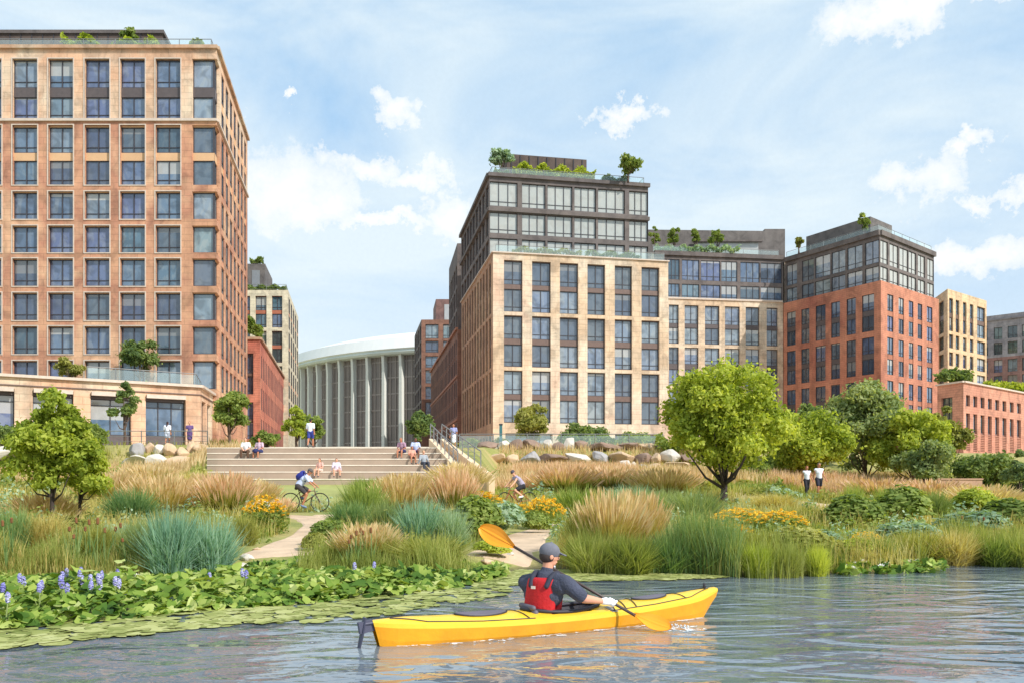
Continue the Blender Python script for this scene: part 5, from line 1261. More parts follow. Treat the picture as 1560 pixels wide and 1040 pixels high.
def crown_mesh(name, m, H, W_, z0, rg, nleaf, lsize, K=26, shape='round', spread=1.0):
    "leaf clumps on many sub-blobs spread through an uneven crown; base at the origin"
    ch = H-z0; cz = z0+ch*.52
    bl = []
    for i in range(K):
        d = unit(rg, 1)[0]; q = rg.uniform(.25, .80)**.8
        p = np.array([d[0]*W_*.5*q, d[1]*W_*.5*q, d[2]*ch*.50*q]); f = (p[2]/(ch*.5)+1)/2
        if shape == 'cone': sc_ = 1.3-1.1*f; p[0] *= sc_; p[1] *= sc_; r = W_*rg.uniform(.08, .15)*(1.15-.55*f)
        elif shape == 'dome': sc_ = 1.28-.55*f; p[0] *= sc_; p[1] *= sc_; r = W_*rg.uniform(.06, .13)
        elif shape == 'vase': sc_ = .75+.4*f; p[0] *= sc_; p[1] *= sc_; r = W_*rg.uniform(.13, .20)
        else: r = W_*rg.uniform(.085, .19)
        bl.append((p+np.array([0, 0, cz]), r))
    w_ = np.array([r*r for _, r in bl]); w_ /= w_.sum(); which = rg.choice(K, nleaf, p=w_)
    C_ = np.array([p for p, _ in bl])[which]; R_ = np.array([r for _, r in bl])[which]
    d = unit(rg, nleaf); d[:, 2] = np.where(d[:, 2] < -.75, -d[:, 2], d[:, 2])
    rad = R_*(rg.uniform(.2, 1.0, nleaf)**.55)*(1+.22*rg.normal(size=nleaf))
    pos = C_+d*rad[:, None]*np.array([1, 1, .80]); pos[:, 2] = np.maximum(pos[:, 2], z0*.8+.02*H); nr = d+.75*rg.normal(size=(nleaf, 3)); nr[:, 2] += .2; nr /= np.linalg.norm(nr, axis=1)[:, None]
    return leaf_cloud(pos, nr, lsize*rg.uniform(.5, 1.45, nleaf), rg, name, m), bl
def trunk_mesh(H, z0, r, bl, rg, m, W_, multi=False, nb=9):
    mb = MB(m); top = z0+(H-z0)*.55; x_ = rg.uniform(-.03, .03)*H
    pts = [(0, 0, -.15), (0, 0, .05), (x_*.3, 0, z0*.6), (x_*.7, x_*.4, z0), (x_, x_*.6, top)]
    mb.tube(pts, [r*1.5, r*1.15, r*.95, r*.8, r*.28], 9)
    for i in range(min(nb, len(bl))):
        p, br = bl[i]; s = Vector((x_*.6, 0, z0*rg.uniform(.75, 1.15))); e = Vector(p)*.85; mid = s.lerp(e, .5)+Vector((0, 0, -.05*H)); mb.tube([s, mid, e], [r*.55, r*.33, r*.10], 6)
    return mb.mesh(smooth=True, name='trunk')
_tv = {}
def tree(px, D, H, W_, label, fo='mid', z0=.25, nleaf=4200, ls=.2, shape='round', K=26, seed=1, name='tree', z=None, cat='tree', group=None, trunk=.11, bark=None, rz=0.0):
    rg = np.random.default_rng(seed); x = PX(px, D); zz_ = h(x, D) if z is None else z
    root = empty(name, (x, D, zz_), rz, label, cat, group)
    me, bl = crown_mesh('crown', FO[fo], H, W_, z0*H, rg, int(nleaf*2.5), ls*.56, K, shape); link(me, 'crown', root)
    link(trunk_mesh(H, z0*H, trunk, bl, rg, bark or BARK, W_), 'trunk', root)
    return root
# big round tree, right of centre: base (1102,760), crown 1000..1200 x 540..735
D = 40.0; sc_ = F/D
tree(1102, D, (760-530)/sc_, 212/sc_, 'large round bright green tree with a dark trunk standing alone right of centre', 'yg', .13, 12500, .17, 'dome', 130, 5, z=None, trunk=.17, bark=BARK_D)
# young pair at the left
D = 24.0; sc_ = F/D
tree(80, D, (800-580)/sc_, 160/sc_, 'young yellow green tree with forked trunk at the left, the bigger of two', 'yg', .22, 4200, .12, 'cone', 60, 12, trunk=.065, bark=BARK_D)
tree(122, D+.8, (806-650)/sc_, 128/sc_, 'smaller young yellow green tree right beside the forked one at the left', 'yg', .24, 3000, .11, 'cone', 46, 14, trunk=.05, bark=BARK_D)
# terrace and plaza trees
def ptree(px, ytop, ybot, wpx, D, label, **k):
    s = F/D; zb = EYE+(HZ-ybot)*D/F
    return tree(px, D, (ybot-ytop)/s, wpx/s, label, z=k.pop('z', zb), **k)
ptree(191, 575, 690, 58, 64, 'dark green narrow tree in front of the podium shop windows', fo='deep', z0=.38, nleaf=1800, ls=.22, shape='cone', seed=21, K=18)
ptree(351, 588, 690, 64, 60, 'round green tree at the corner of the podium by the steps', fo='mid', z0=.30, nleaf=2600, ls=.20, seed=22, K=22)
ptree(8, 640, 690, 60, 60, 'green tree cut by the left edge in front of the podium', fo='deep', z0=.2, nleaf=1500, ls=.2, seed=23)
ptree(140, 640, 690, 60, 58, 'low green bush tree in front of the podium between two windows', fo='mid', z0=.1, nleaf=1400, ls=.2, seed=24)
ptree(452, 612, 684, 52, 66, 'bright green tree left of the arena behind the steps', fo='yg', z0=.15, nleaf=2200, ls=.2, seed=25, shape='cone')
ptree(478, 628, 686, 40, 68, 'leafy green tree in front of the first arena fins', fo='mid', z0=.15, nleaf=1500, ls=.2, seed=26)
ptree(641, 618, 690, 46, 70, 'dark green tree right of the arena behind the steps', fo='deep', z0=.15, nleaf=2200, ls=.22, seed=27)
ptree(405, 655, 684, 40, 62, 'low green shrub beside the orange brick building', fo='mid', z0=.05, nleaf=1200, ls=.16, seed=28, name='shrub', cat='shrub')
ptree(812, 610, 695, 62, 74, 'dusty green tree in front of the centre block, taller one', fo='olive', z0=.18, nleaf=3200, ls=.24, seed=31, K=24)
ptree(888, 645, 694, 76, 76, 'wide low dark green tree in front of the centre block', fo='deep', z0=.18, nleaf=3000, ls=.24, seed=32, K=24)
ptree(972, 662, 697, 76, 74, 'broad green shrub below the right corner of the centre block', fo='mid', z0=.05, nleaf=2600, ls=.22, seed=33, name='shrub', cat='shrub')
# podium terrace and roof planting
ptree(213, 512, 603, 60, 80, 'rounded green tree growing on the podium terrace', fo='deep', z0=.40, nleaf=1800, ls=.26, seed=41, z=9.6)
ptree(105, 538, 596, 46, 79, 'umbrella shaped tree growing on the podium terrace at the left', fo='olive', z0=.55, nleaf=1000, ls=.22, seed=42, z=9.5, K=14)
for i, (px, yt, yb, wp, D, fo, lab, zz_) in enumerate((
    (765, 227, 262, 36, 105, 'sage', 'pale green tree at the left end of the centre block roof', ZU), (957, 240, 272, 38, 106, 'mid', 'green tree at the right end of the centre block roof', ZU),
    (195, 41, 72, 32, 86, 'mid', 'rounded green tree on the roof of the left tower', Z1-.4), (998, 343, 386, 18, 147, 'mid', 'clipped green tree at the left end of the wing roof', ZKU), (1027, 343, 386, 24, 147, 'mid', 'clipped green tree second from the left on the wing roof', ZKU),
    (1060, 345, 388, 21, 147, 'mid', 'clipped green tree third from the left on the wing roof', ZKU), (1092, 344, 388, 27, 147, 'mid', 'widest clipped tree on the wing roof', ZKU), (1317, 325, 352, 22, 135, 'mid', 'small green tree on the corner of the red block roof', ZRU),
    (1217, 362, 382, 16, 143, 'olive', 'small shrub tree on the left end of the red block roof', ZRU))):
    s = F/D; H_ = EYE+(HZ-yt)*D/F-zz_
    tree(px, D, H_, wp/s, lab, fo=fo, z0=.30, nleaf=800, ls=.30, seed=60+i, z=zz_, K=14)
# mass of trees behind the walkers on the right
ptree(1232, 622, 745, 150, 56, 'wide rounded yellow green tree behind the two walkers', fo='yg', z0=.04, nleaf=9000, ls=.2, seed=51, K=40)
ptree(1318, 572, 745, 150, 64, 'tall blue green tree left of the bright ones at the right', fo='blue', z0=.10, nleaf=9000, ls=.24, seed=52, K=36)
ptree(1392, 618, 745, 125, 61, 'bright green rounded tree in front of the red brick block', fo='yg', z0=.08, nleaf=6000, ls=.22, seed=53, K=32)
ptree(1438, 605, 745, 70, 66, 'brownish olive tree between bright green tree and salmon building', fo='olive', z0=.08, nleaf=4500, ls=.24, seed=54, K=26)
ptree(1408, 668, 745, 95, 58, 'dark blue green lower tree in the right hand tree mass', fo='blue', z0=.05, nleaf=4500, ls=.20, seed=55, K=26)
ptree(1235, 610, 700, 60, 84, 'dark green tree behind the large round tree', fo='deep', z0=.2, nleaf=1800, ls=.26, seed=56)
ptree(1505, 690, 748, 120, 60, 'low dark green tree in front of the salmon brick building', fo='deep', z0=.05, nleaf=4500, ls=.2, seed=57, K=26)
ptree(1552, 670, 800, 60, 40, 'dark blue green shrub tree at the right edge', fo='blue', z0=.05, nleaf=4500, ls=.16, seed=58, K=22)
ptree(1160, 690, 755, 70, 55, 'low green shrub between the large tree and the walkers', fo='mid', z0=.05, nleaf=2500, ls=.17, seed=59, name='shrub', cat='shrub')

# rooftop and terrace planting beds: hedges as soft leaf masses
def hedge(name, a, b_, wd, ht, z, fo, label, n=1500, ls=.2, seed=3, cat='hedge', kind=None):
    rg = np.random.default_rng(seed); a = Vector(a); b_ = Vector(b_); L_ = (b_-a).length; t = rg.uniform(0, 1, n); u_ = (b_-a)/L_; n_ = Vector((u_.y, -u_.x))
    hh = ht*(.65+.45*np.sin(t*L_*1.3+seed)**2)*rg.uniform(.15, 1, n)**.5; w_ = rg.uniform(-.5, .5, n)*wd
    pos = np.stack([a.x+(b_.x-a.x)*t+n_.x*w_, a.y+(b_.y-a.y)*t+n_.y*w_, z+hh], 1); c = Vector((a.x, a.y, z))
    nr = unit(rg, n); nr[:, 2] = abs(nr[:, 2])+.3; nr /= np.linalg.norm(nr, axis=1)[:, None]
    root = link(leaf_cloud(pos-np.array(c), nr, ls*rg.uniform(.6, 1.3, n), rg, name, FO[fo]), name); root.location = c
    tag(root, label, cat, kind=kind); return root
hedge('hedge', R(3.2, 1.4), R(13.6, 1.4), 1.3, 2.0, ZU, 'yg', 'long mounded yellow green hedge in front of the roof pavilion of the centre block', 2200, .22, 3)
hedge('hedge', R(14.6, 1.2), R(18.0, 1.2), 1.0, 1.2, ZU, 'deep', 'low dark green hedge at the right end of the centre block roof', 500, .2, 4)
hedge('hedge', R(.8, 1.2), R(2.6, 1.2), 1.0, 1.0, ZU, 'deep', 'small dark hedge at the left end of the centre block roof', 300, .2, 5)
hedge('hedge', T(2.5, .9), T(11, .9), .8, 1.1, ZF, 'olive', 'low planting along the left half of the setback terrace', 900, .15, 6)
hedge('hedge', T(11.5, .9), T(18.5, .9), .8, 1.1, ZF, 'deep', 'low planting along the right half of the setback terrace', 800, .15, 7)
hedge('hedge', (PX(103, 84), 83.4), (PX(160, 84), 83.4), 1.4, 2.1, Z1-.3, 'yg', 'bright green hedge on the roof of the left tower', 900, .25, 8)
hedge('hedge', (PX(178, 84), 83.4), (PX(245, 84), 83.4), 1.4, 1.8, Z1-.3, 'yg', 'lower hedge beside the rounded roof tree of the left tower', 900, .25, 9)
hedge('hedge', (PX(290, 83.5), 83.5), (PX(311, 83.5), 83.5), 1.0, 1.7, Z1-.3, 'mid', 'clipped green bush near the roof corner of the left tower', 500, .2, 10)
hedge('hedge', (Ka.x+.5, Ka.y+2), (Ka.x+15, Ka.y+2), 1.4, 1.6, ZKU, 'sage', 'pale green planting bed under the clipped trees of the wing roof', 1300, .25, 11)
hedge('hedge', (PX(0, 78), 77), (PX(120, 78), 78.5), 1.5, 1.0, ZP-.3, 'yg', 'green planting bed along the left part of the podium terrace', 1500, .18, 12)
hedge('hedge', (PX(125, 78), 78), (PX(262, 79), 79.5), 1.5, 1.1, ZP-.3, 'mid', 'green planting bed along the right part of the podium terrace', 1500, .18, 13)
hedge('hedge', (PX(378, 112), 112), (PX(397, 112), 112), 2.0, 3.0, zd(517), 'mid', 'green bush on the roof of the orange brick building', 700, .3, 14)
hedge('hedge', (PX(1433, 108), 108), (PX(1480, 109), 110), 2.0, 2.0, zq(582), 'deep', 'dark green roof planting on the salmon brick building', 900, .28, 15)
hedge('hedge', (PX(1515, 118), 120), (PX(1575, 122), 124), 2.0, 2.2, zq(582)-.3, 'yg', 'bright green roof planting at the right edge', 900, .3, 16)
hedge('hedge', (PX(376, 152), 152), (PX(436, 152), 152), 1.2, 1.4, zc(442)-.1, 'deep', 'green planting behind the railing of the cream building', 500, .3, 17)
hedge('hedge', (PX(382, 158), 158), (PX(400, 158), 158), 1.2, 1.6, zz(402, 156), 'deep', 'small green planting on top of the cream building pavilion', 300, .3, 18)

# ---------------- grasses
def blades(base, hgt, lean, wid, rg, curve=1.0):
    "base (n,3), hgt (n), lean (n,2) horizontal tip offset, wid (n): five point curved blades"
    n = len(base); az = rg.uniform(0, 2*math.pi, n); wv = np.stack([np.cos(az), np.sin(az), np.zeros(n)], 1)*wid[:, None]*.5
    up = np.zeros((n, 3)); up[:, 2] = hgt; L3 = np.concatenate([lean, np.zeros((n, 1))], 1)
    m1 = base+up*.5+L3*.28*curve; tip = base+up+L3
    v = np.stack([base-wv, base+wv, m1+wv*.85, m1-wv*.85, tip], 1).reshape(-1, 3); i = np.arange(n)*5
    return v, [np.stack([i, i+1, i+2, i+3], 1), np.stack([i+3, i+2, i+4], 1)]
def clump(kind, rg):
    "unit clump: height 1, spread 1 (scaled per instance)"
    if kind in ('teal', 'grass', 'gold'):
        n = 1500; r = .24*np.sqrt(rg.uniform(0, 1, n)); a = rg.uniform(0, 2*math.pi, n); base = np.stack([r*np.cos(a), r*np.sin(a), -.03+0*r], 1)
        ln = rg.uniform(.0, .42, n); a2 = a+rg.normal(0, 1.0, n); lean = np.stack([np.cos(a2), np.sin(a2)], 1)*ln[:, None]; hg = (1.0-ln*ln*1.2)*rg.uniform(.35, 1.05, n)*(1-.5*(r/.24)**2*rg.uniform(0, 1, n))
        return blades(base, hg, lean, rg.uniform(.012, .026, n), rg, .8)
    if kind in ('feather', 'pinkf'):
        n = 1000; r = .20*np.sqrt(rg.uniform(0, 1, n)); a = rg.uniform(0, 2*math.pi, n); base = np.stack([r*np.cos(a), r*np.sin(a), -.03+0*r], 1)
        ln = rg.uniform(.05, .46, n); lean = np.stack([np.cos(a), np.sin(a)], 1)*ln[:, None]; hg = (1.0-ln*ln*1.2)*rg.uniform(.55, .8, n)
        return blades(base, hg, lean, rg.uniform(.012, .026, n), rg, .8)
_cm = {}
def clump_obj(px, py, wpx, hpx, kind, label, fo=None, name='grass_clump', cat='grass clump', group=None, zoff=0.0, loc=None):
    g_ = ground_at(px, py) if loc is None else Vector(loc); D_ = g_.y; s = F/D_; key = (kind, fo, rng.integers(0, 3))
    rg = np.random.default_rng(abs(hash(str(key))) % 1000 if False else 100+key[2]*7+len(kind))
    W_, H_ = wpx/s, hpx/s
    root = empty(name, g_, float(rng.uniform(0, 6)), label, cat, group)
    if kind == 'shrub':
        if key not in _cm:
            n = 2600; d = unit(rg, n); d[:, 2] = abs(d[:, 2]); K_ = 9; cc = unit(rg, K_)*.22; cc[:, 2] = abs(cc[:, 2])*1.3+.22; w_ = rg.integers(0, K_, n)
            pos = cc[w_]*1.0+d*rg.uniform(.20, .33, n)[:, None]; pos[:, 2] *= 1.25; pos[:, 2] = np.clip(pos[:, 2]-.12, 0, 1.05); nr = d+.5*rg.normal(size=(n, 3)); nr[:, 2] += .3; nr /= np.linalg.norm(nr, axis=1)[:, None]
            _cm[key] = [('foliage', leaf_cloud(pos, nr, .052*rg.uniform(.6, 1.4, n), rg, 'foliage', FO[fo]))]
    elif kind == 'flowers':
        if key not in _cm:
            n = 1500; a = rg.uniform(0, 6.28, n); r = .5*np.sqrt(rg.uniform(0, 1, n)); z_ = rg.uniform(0, 1, n)**.7*(1-1.6*r*r)*.8; pos = np.stack([r*np.cos(a), r*np.sin(a), z_], 1); nr = unit(rg, n); nr[:, 2] = abs(nr[:, 2])+.2; nr /= np.linalg.norm(nr, axis=1)[:, None]
            lf = leaf_cloud(pos, nr, .035*rg.uniform(.6, 1.4, n), rg, 'leaves', FO['mid'])
            n = 190; a = rg.uniform(0, 6.28, n); r = .5*np.sqrt(rg.uniform(0, 1, n)); z_ = (1-1.6*r*r)*rg.uniform(.72, 1.02, n); q = []
            P_ = np.stack([r*np.cos(a), r*np.sin(a), z_], 1)
            for k in range(7): q.append(P_+rg.normal(0, .014, (n, 3)))
            P2 = np.concatenate(q); nr = unit(rg, len(P2)); nr[:, 2] = abs(nr[:, 2])+.5; nr[:, 1] -= .5; nr /= np.linalg.norm(nr, axis=1)[:, None]
            _cm[key] = [('leaves', lf), ('blossoms', leaf_cloud(P2, nr, .022*rg.uniform(.7, 1.4, len(P2)), rg, 'blossoms', FO[fo or 'flower']))]
    elif kind in ('feather', 'pinkf'):
        if key not in _cm:
            v, f_ = clump(kind, rg); lw = np_mesh('blades', v, f_, FO['gold' if kind == 'feather' else 'olive'])
            n = 620; r = .20*np.sqrt(rg.uniform(0, 1, n)); a = rg.uniform(0, 2*math.pi, n); ln = rg.uniform(.02, .48, n); hg = (1.0-ln*ln*1.3)*rg.uniform(.66, 1.05, n)
            tip = np.stack([np.cos(a)*(r+ln), np.sin(a)*(r+ln), hg], 1); PL = rg.uniform(.18, .34, n)
            base = tip-np.stack([np.cos(a)*ln*.35, np.sin(a)*ln*.35, PL], 1); mid = (base+tip)/2; az = rg.uniform(0, 6.28, n); wv = np.stack([np.cos(az), np.sin(az), 0*az], 1)*rg.uniform(.008, .018, n)[:, None]
            v2 = np.stack([base, mid+wv, tip, mid-wv], 1).reshape(-1, 3); i = np.arange(n)*4
            _cm[key] = [('blades', lw), ('plumes', np_mesh('plumes', v2, [np.stack([i, i+1, i+2, i+3], 1)], FO['tan' if kind == 'feather' else 'pink']))]
    else:
        if key not in _cm: v, f_ = clump(kind, rg); _cm[key] = [('blades', np_mesh('blades', v, f_, FO[fo]))]
    parts = _cm[key]
    if len(parts) == 1:
        bpy.data.objects.remove(root); root = bpy.data.objects.new(name, parts[0][1]); COL.objects.link(root); root.location = g_; root.rotation_euler = (0, 0, float(rng.uniform(0, 6))); tag(root, label, cat, group)
    else:
        for nm, me in parts: link(me, nm, root)
    root.scale = (W_, W_*.8, H_); root.location.z += zoff
    return root
CL = [  # px, base y, width, height, kind, foliage, label
 (1095, 850, 70, 50, 'shrub', 'sage', 'small sage shrub between the reeds left of the marsh grass row'),
 (1160, 846, 110, 48, 'gold', 'olive', 'yellow green grass behind the marsh grass row'),
 (870, 862, 60, 56, 'gold', 'gold', 'golden grass at the water edge nearest the kayaker head'),
 (1010, 838, 90, 50, 'teal', 'sage', 'pale sage grass behind the right hand cattails'),
 (1080, 836, 90, 44, 'gold', 'gold', 'golden grass between cattails and orange flowers'),
 (940, 820, 90, 46, 'shrub', 'olive', 'olive shrub tucked behind the golden plumed clumps'),
 (1255, 842, 80, 40, 'shrub', 'sage', 'sage shrub right behind the rounded marsh grasses'),
 (1445, 838, 100, 40, 'gold', 'gold', 'golden grass between the sage shrubs at the right'),
 (110, 830, 100, 50, 'shrub', 'olive', 'olive shrub under the smaller young tree'),
 (180, 836, 90, 46, 'teal', 'sage', 'pale sage grass left of the blue green clumps'),
 (330, 770, 150, 50, 'feather', None, 'tan plumed grass in front of the left end of the steps'),
 (390, 776, 90, 46, 'feather', None, 'low tan plumed grass just behind the flower mound'),
 (232, 752, 120, 44, 'feather', None, 'tan plumed grass right below the lower left boulders'),
 (300, 752, 110, 40, 'gold', 'gold', 'golden grass at the lower left corner of the steps'),
 (290, 846, 120, 80, 'gold', 'olive', 'olive golden grass behind the two blue green clumps'),
 (560, 756, 90, 34, 'grass', 'mid', 'green grass tuft at the foot of the steps in the middle'),
 (620, 758, 100, 40, 'feather', None, 'tan plumed grass at the foot of the steps on the right'),
 (700, 748, 110, 46, 'feather', None, 'tan plumed grass at the foot of the side stair'),
 (860, 752, 120, 44, 'pinkf', None, 'pinkish plumed grass right of the second cyclist'),
 (930, 748, 120, 40, 'pinkf', None, 'pinkish plumed grass below the boulders of the centre block'),
 (1010, 756, 120, 44, 'feather', None, 'tan plumed grass left of the large tree trunk'),
 (880, 790, 120, 60, 'grass', 'mid', 'green grass clump behind the large golden plumed grass'),
 (960, 780, 120, 50, 'grass', 'sage', 'pale green grass clump behind the golden plumed pair'),
 (1340, 766, 130, 40, 'pinkf', None, 'pinkish plumed grass right of the walkers'),
 (1420, 770, 130, 42, 'pinkf', None, 'pinkish plumed grass in front of the garden wall'),
 (1500, 776, 120, 40, 'feather', None, 'tan plumed grass near the right edge of the meadow'),
 (1180, 780, 110, 36, 'gold', 'gold', 'golden grass in front of the walkers'),
 (1215, 800, 100, 36, 'gold', 'olive', 'yellow olive grass right of the orange flowers'),
 (1340, 858, 90, 50, 'grass', 'mid', 'green marsh grass beside the white water lilies'),
 (70, 800, 110, 50, 'feather', None, 'tan plumed grass around the trunks of the young trees'),
 (262, 878, 130, 122, 'teal', 'teal', 'large blue green grass clump on the left bank behind the lily leaves'),
 (322, 872, 110, 100, 'teal', 'teal', 'blue green grass clump right of the largest one on the left bank'),
 (222, 862, 90, 90, 'teal', 'blue', 'dusky blue green grass clump left of the largest one on the left bank'),
 (640, 836, 120, 92, 'teal', 'teal', 'large blue green grass clump right of the sandy path'),
 (690, 838, 80, 76, 'teal', 'sage', 'pale blue green grass clump nearest the raised paddle blade'),
 (590, 826, 90, 80, 'teal', 'blue', 'blue green grass clump at the left of the middle clump group'),
 (555, 800, 110, 82, 'grass', 'mid', 'tall green grass clump between the cyclist and the blue green grass'),
 (535, 812, 90, 60, 'grass', 'cat', 'green grass clump just right of the sandy path'),
 (610, 790, 110, 70, 'feather', None, 'tan plumed grass clump behind the middle blue green grass'),
 (505, 830, 70, 50, 'shrub', 'mid', 'rounded green shrub at the right edge of the sandy path'),
 (478, 838, 50, 34, 'shrub', 'olive', 'small olive shrub by the end of the sandy path'),
 (560, 856, 110, 60, 'feather', None, 'golden plumed clump behind the cattails in the middle of the bank'),
 (655, 858, 150, 48, 'grass', 'olive', 'low olive grass clump at the water edge in the middle of the bank'),
 (725, 820, 110, 74, 'shrub', 'mid', 'green shrub directly behind the raised paddle blade'),
 (765, 816, 80, 66, 'shrub', 'sage', 'pale sage shrub with round leaves beside the yellow flowers'),
 (693, 790, 80, 80, 'pinkf', None, 'tan and green plumed grass below the side stair'),
 (725, 780, 95, 34, 'flowers', 'flower', 'bank of orange yellow flowers left of the second cyclist'),
 (775, 790, 110, 26, 'flowers', 'flower', 'orange yellow flowers in front of the second cyclist'),
 (828, 806, 78, 52, 'flowers', 'flower', 'orange yellow flower mound right of the second cyclist'),
 (818, 812, 50, 40, 'shrub', 'mid', 'small green shrub below the orange yellow flowers'),
 (748, 846, 60, 30, 'shrub', 'yg', 'bright low shrub on the sandy shore left of the kayaker'),
 (404, 812, 84, 60, 'flowers', 'flower', 'mound of yellow and orange flowers beside the first cyclist'),
 (398, 792, 40, 30, 'flowers', 'whitef', 'white flowers on the mound beside the first cyclist'),
 (372, 830, 60, 56, 'grass', 'olive', 'olive grass clump at the foot of the flower mound'),
 (345, 790, 120, 74, 'pinkf', None, 'brownish pink plumed grass left of the first cyclist'),
 (250, 790, 130, 70, 'feather', None, 'tan plumed grass clump below the left boulders'),
 (170, 770, 120, 56, 'feather', None, 'tan plumed grass clump right of the young trees'),
 (200, 800, 100, 70, 'grass', 'cat', 'soft green grass clump right of the young trees'),
 (60, 842, 120, 74, 'gold', 'gold', 'golden grass clump under the young trees at the left'),
 (20, 846, 80, 90, 'grass', 'cat', 'tall green grass clump at the left edge'),
 (150, 850, 90, 66, 'gold', 'olive', 'olive golden grass clump behind the left cattails'),
 (930, 846, 120, 104, 'feather', None, 'large golden plumed grass clump right of the kayaker'),
 (975, 840, 100, 96, 'feather', None, 'golden plumed grass clump right of the largest golden one'),
 (890, 850, 90, 92, 'gold', 'olive', 'olive green grass clump just right of the kayaker head'),
 (900, 872, 110, 70, 'grass', 'reed', 'green reed clump at the water edge right of the kayaker'),
 (960, 874, 120, 74, 'grass', 'reed', 'green reed clump behind the kayak foredeck'),
 (1020, 872, 110, 72, 'grass', 'cat', 'blue green reed clump among the right hand cattails'),
 (1075, 872, 110, 74, 'grass', 'cat', 'tall reed clump left of the rounded marsh grasses'),
 (1152, 879, 62, 62, 'gold', 'yg', 'rounded upright marsh grass, leftmost of the row at the right shore'),
 (1200, 879, 58, 60, 'gold', 'reed', 'rounded upright marsh grass, second in the row at the right shore'),
 (1246, 878, 58, 58, 'gold', 'yg', 'rounded upright marsh grass, third in the row at the right shore'),
 (1225, 850, 130, 60, 'shrub', 'olive', 'rounded olive shrub behind the marsh grasses at the right shore'),
 (1055, 800, 130, 66, 'grass', 'blue', 'dark blue green grass clump below the large round tree'),
 (1010, 790, 90, 56, 'teal', 'blue', 'dusky blue grass clump between the golden grass and large tree'),
 (1130, 812, 100, 40, 'flowers', 'flower', 'orange yellow flowers under the large round tree'),
 (1190, 818, 90, 44, 'flowers', 'flower', 'orange yellow flowers left of the walkers'),
 (1112, 826, 80, 30, 'flowers', 'flower', 'low orange yellow flowers nearest the right hand cattails'),
 (1275, 800, 60, 26, 'flowers', 'flower', 'small yellow and white flowers at the feet of the walkers'),
 (1300, 852, 80, 40, 'shrub', 'yg', 'bright yellow green plant with yellow flowers near the right shore'),
 (1320, 838, 46, 30, 'flowers', 'flower', 'small yellow flower head cluster near the right shore'),
 (1300, 806, 110, 60, 'shrub', 'mid', 'mid green shrub right of the walkers'),
 (1370, 800, 110, 70, 'shrub', 'mid', 'rounded green shrub in the right meadow'),
 (1300, 786, 60, 60, 'grass', 'mid', 'tufted green grass right behind the walkers'),
 (1350, 782, 60, 50, 'grass', 'mid', 'tufted green grass before the dry pink grass'),
 (1425, 788, 60, 50, 'grass', 'deep', 'dark tufted grass in the right meadow'),
 (1400, 858, 120, 64, 'grass', 'olive', 'olive marsh grass at the right shore'),
 (1450, 862, 120, 66, 'gold', 'gold', 'yellowish marsh grass near the right edge'),
 (1515, 862, 90, 56, 'grass', 'mid', 'dark green marsh grass close to the right edge'),
 (1560, 862, 110, 60, 'grass', 'reed', 'marsh grass cut by the right edge'),
 (1480, 822, 140, 56, 'shrub', 'sage', 'pale sage green shrub in the right meadow'),
 (1385, 838, 110, 56, 'shrub', 'sage', 'grey green mounded shrub near the right shore'),
 (1540, 812, 110, 60, 'shrub', 'mid', 'rounded green shrub near the right edge of the meadow'),
 (1490, 786, 90, 50, 'shrub', 'yg', 'bright green shrub below the pink wall at the right'),
 (430, 786, 46, 30, 'pinkf', None, 'small pinkish plume grass just left of the first cyclist'),
]
for c_ in CL: clump_obj(c_[0], c_[1], c_[2], c_[3], c_[4], c_[6], c_[5], name={'shrub': 'shrub', 'flowers': 'flower_bed'}.get(c_[4], 'grass_clump'), cat={'shrub': 'shrub', 'flowers': 'flowers'}.get(c_[4], 'grass clump'))

# ---------------- meadow, dry grass bands and reeds: nobody could count these
def in_lawn(x, y): return -14.5 < x < -2.0 and 33.8 < y < 42.1
def scatter(n, y0, y1, pxa, pxb, dens=None, pad=.25, bias=1.0):
    out = []; rg = rng
    while len(out) < n:
        k = 4000; t = rg.uniform(0, 1, k)**bias; y = y0+(y1-y0)*t; px = rg.uniform(pxa, pxb, k); x = (px-CX)*y/F
        for a, b_, q in zip(x, y, px):
            if b_-shore(a) < .08: continue
            if b_ > 41.6 and sxl(b_)-.1 < a < -1.0 and b_ < 85: continue
            if in_lawn(a, b_): continue
            if dens and not dens(a, b_, q): continue
            if b_ < 50 and on_path(a, b_, pad): continue
            if 29.3 < b_ < 33 and 405 < q < 530: continue
            out.append((a, b_, h(a, b_)-.03))
            if len(out) >= n: break
    return np.array(out)
def sward(name, base, h0, h1, w0, w1, lean, fo, label, cat, clumpy=0.0):
    n = len(base); rg = rng; d = base[:, 1]/20.0; k = np.clip(d, .8, 3)
    hg = rg.uniform(h0, h1, n)*(1+clumpy*np.array([1.6*pn(b_[0], b_[1], 1.1, 6) for b_ in base])); hg = np.maximum(hg, .08); wd = rg.uniform(w0, w1, n)*k; a = rg.uniform(0, 6.28, n); ln = np.stack([np.cos(a), np.sin(a)], 1)*(hg*rg.uniform(.05, lean, n))[:, None]
    v, f_ = blades(base, hg, ln, wd, rg, .9); o = link(np_mesh(name, v, f_, FO[fo]), name); tag(o, label, cat, kind='stuff')
pn = lambda x, y, s=.22, o=0: noise.noise(Vector((x*s+o, y*s, o)))
sward('meadow_grass', scatter(34000, 15, 62, -120, 1700, bias=1.35), .16, .42, .010, .022, .5, 'olive', 'short olive meadow grass over the whole bank', 'grass')
sward('green_grass', scatter(26000, 15, 58, -120, 1700, lambda x, y, q: pn(x, y, .3, 5) > .0, bias=1.2), .18, .45, .012, .024, .5, 'mid', 'taller green meadow grass in patches over the bank', 'grass')
sward('bank_grass', scatter(12000, 42, 66, -80, 1650, lambda x, y, q: pn(x, y, .12, 7) > -.1 and y < (59.5 if q < 320 else 66)), .25, .65, .014, .03, .4, 'olive', 'olive green grass on the slopes of the plaza banks', 'grass')
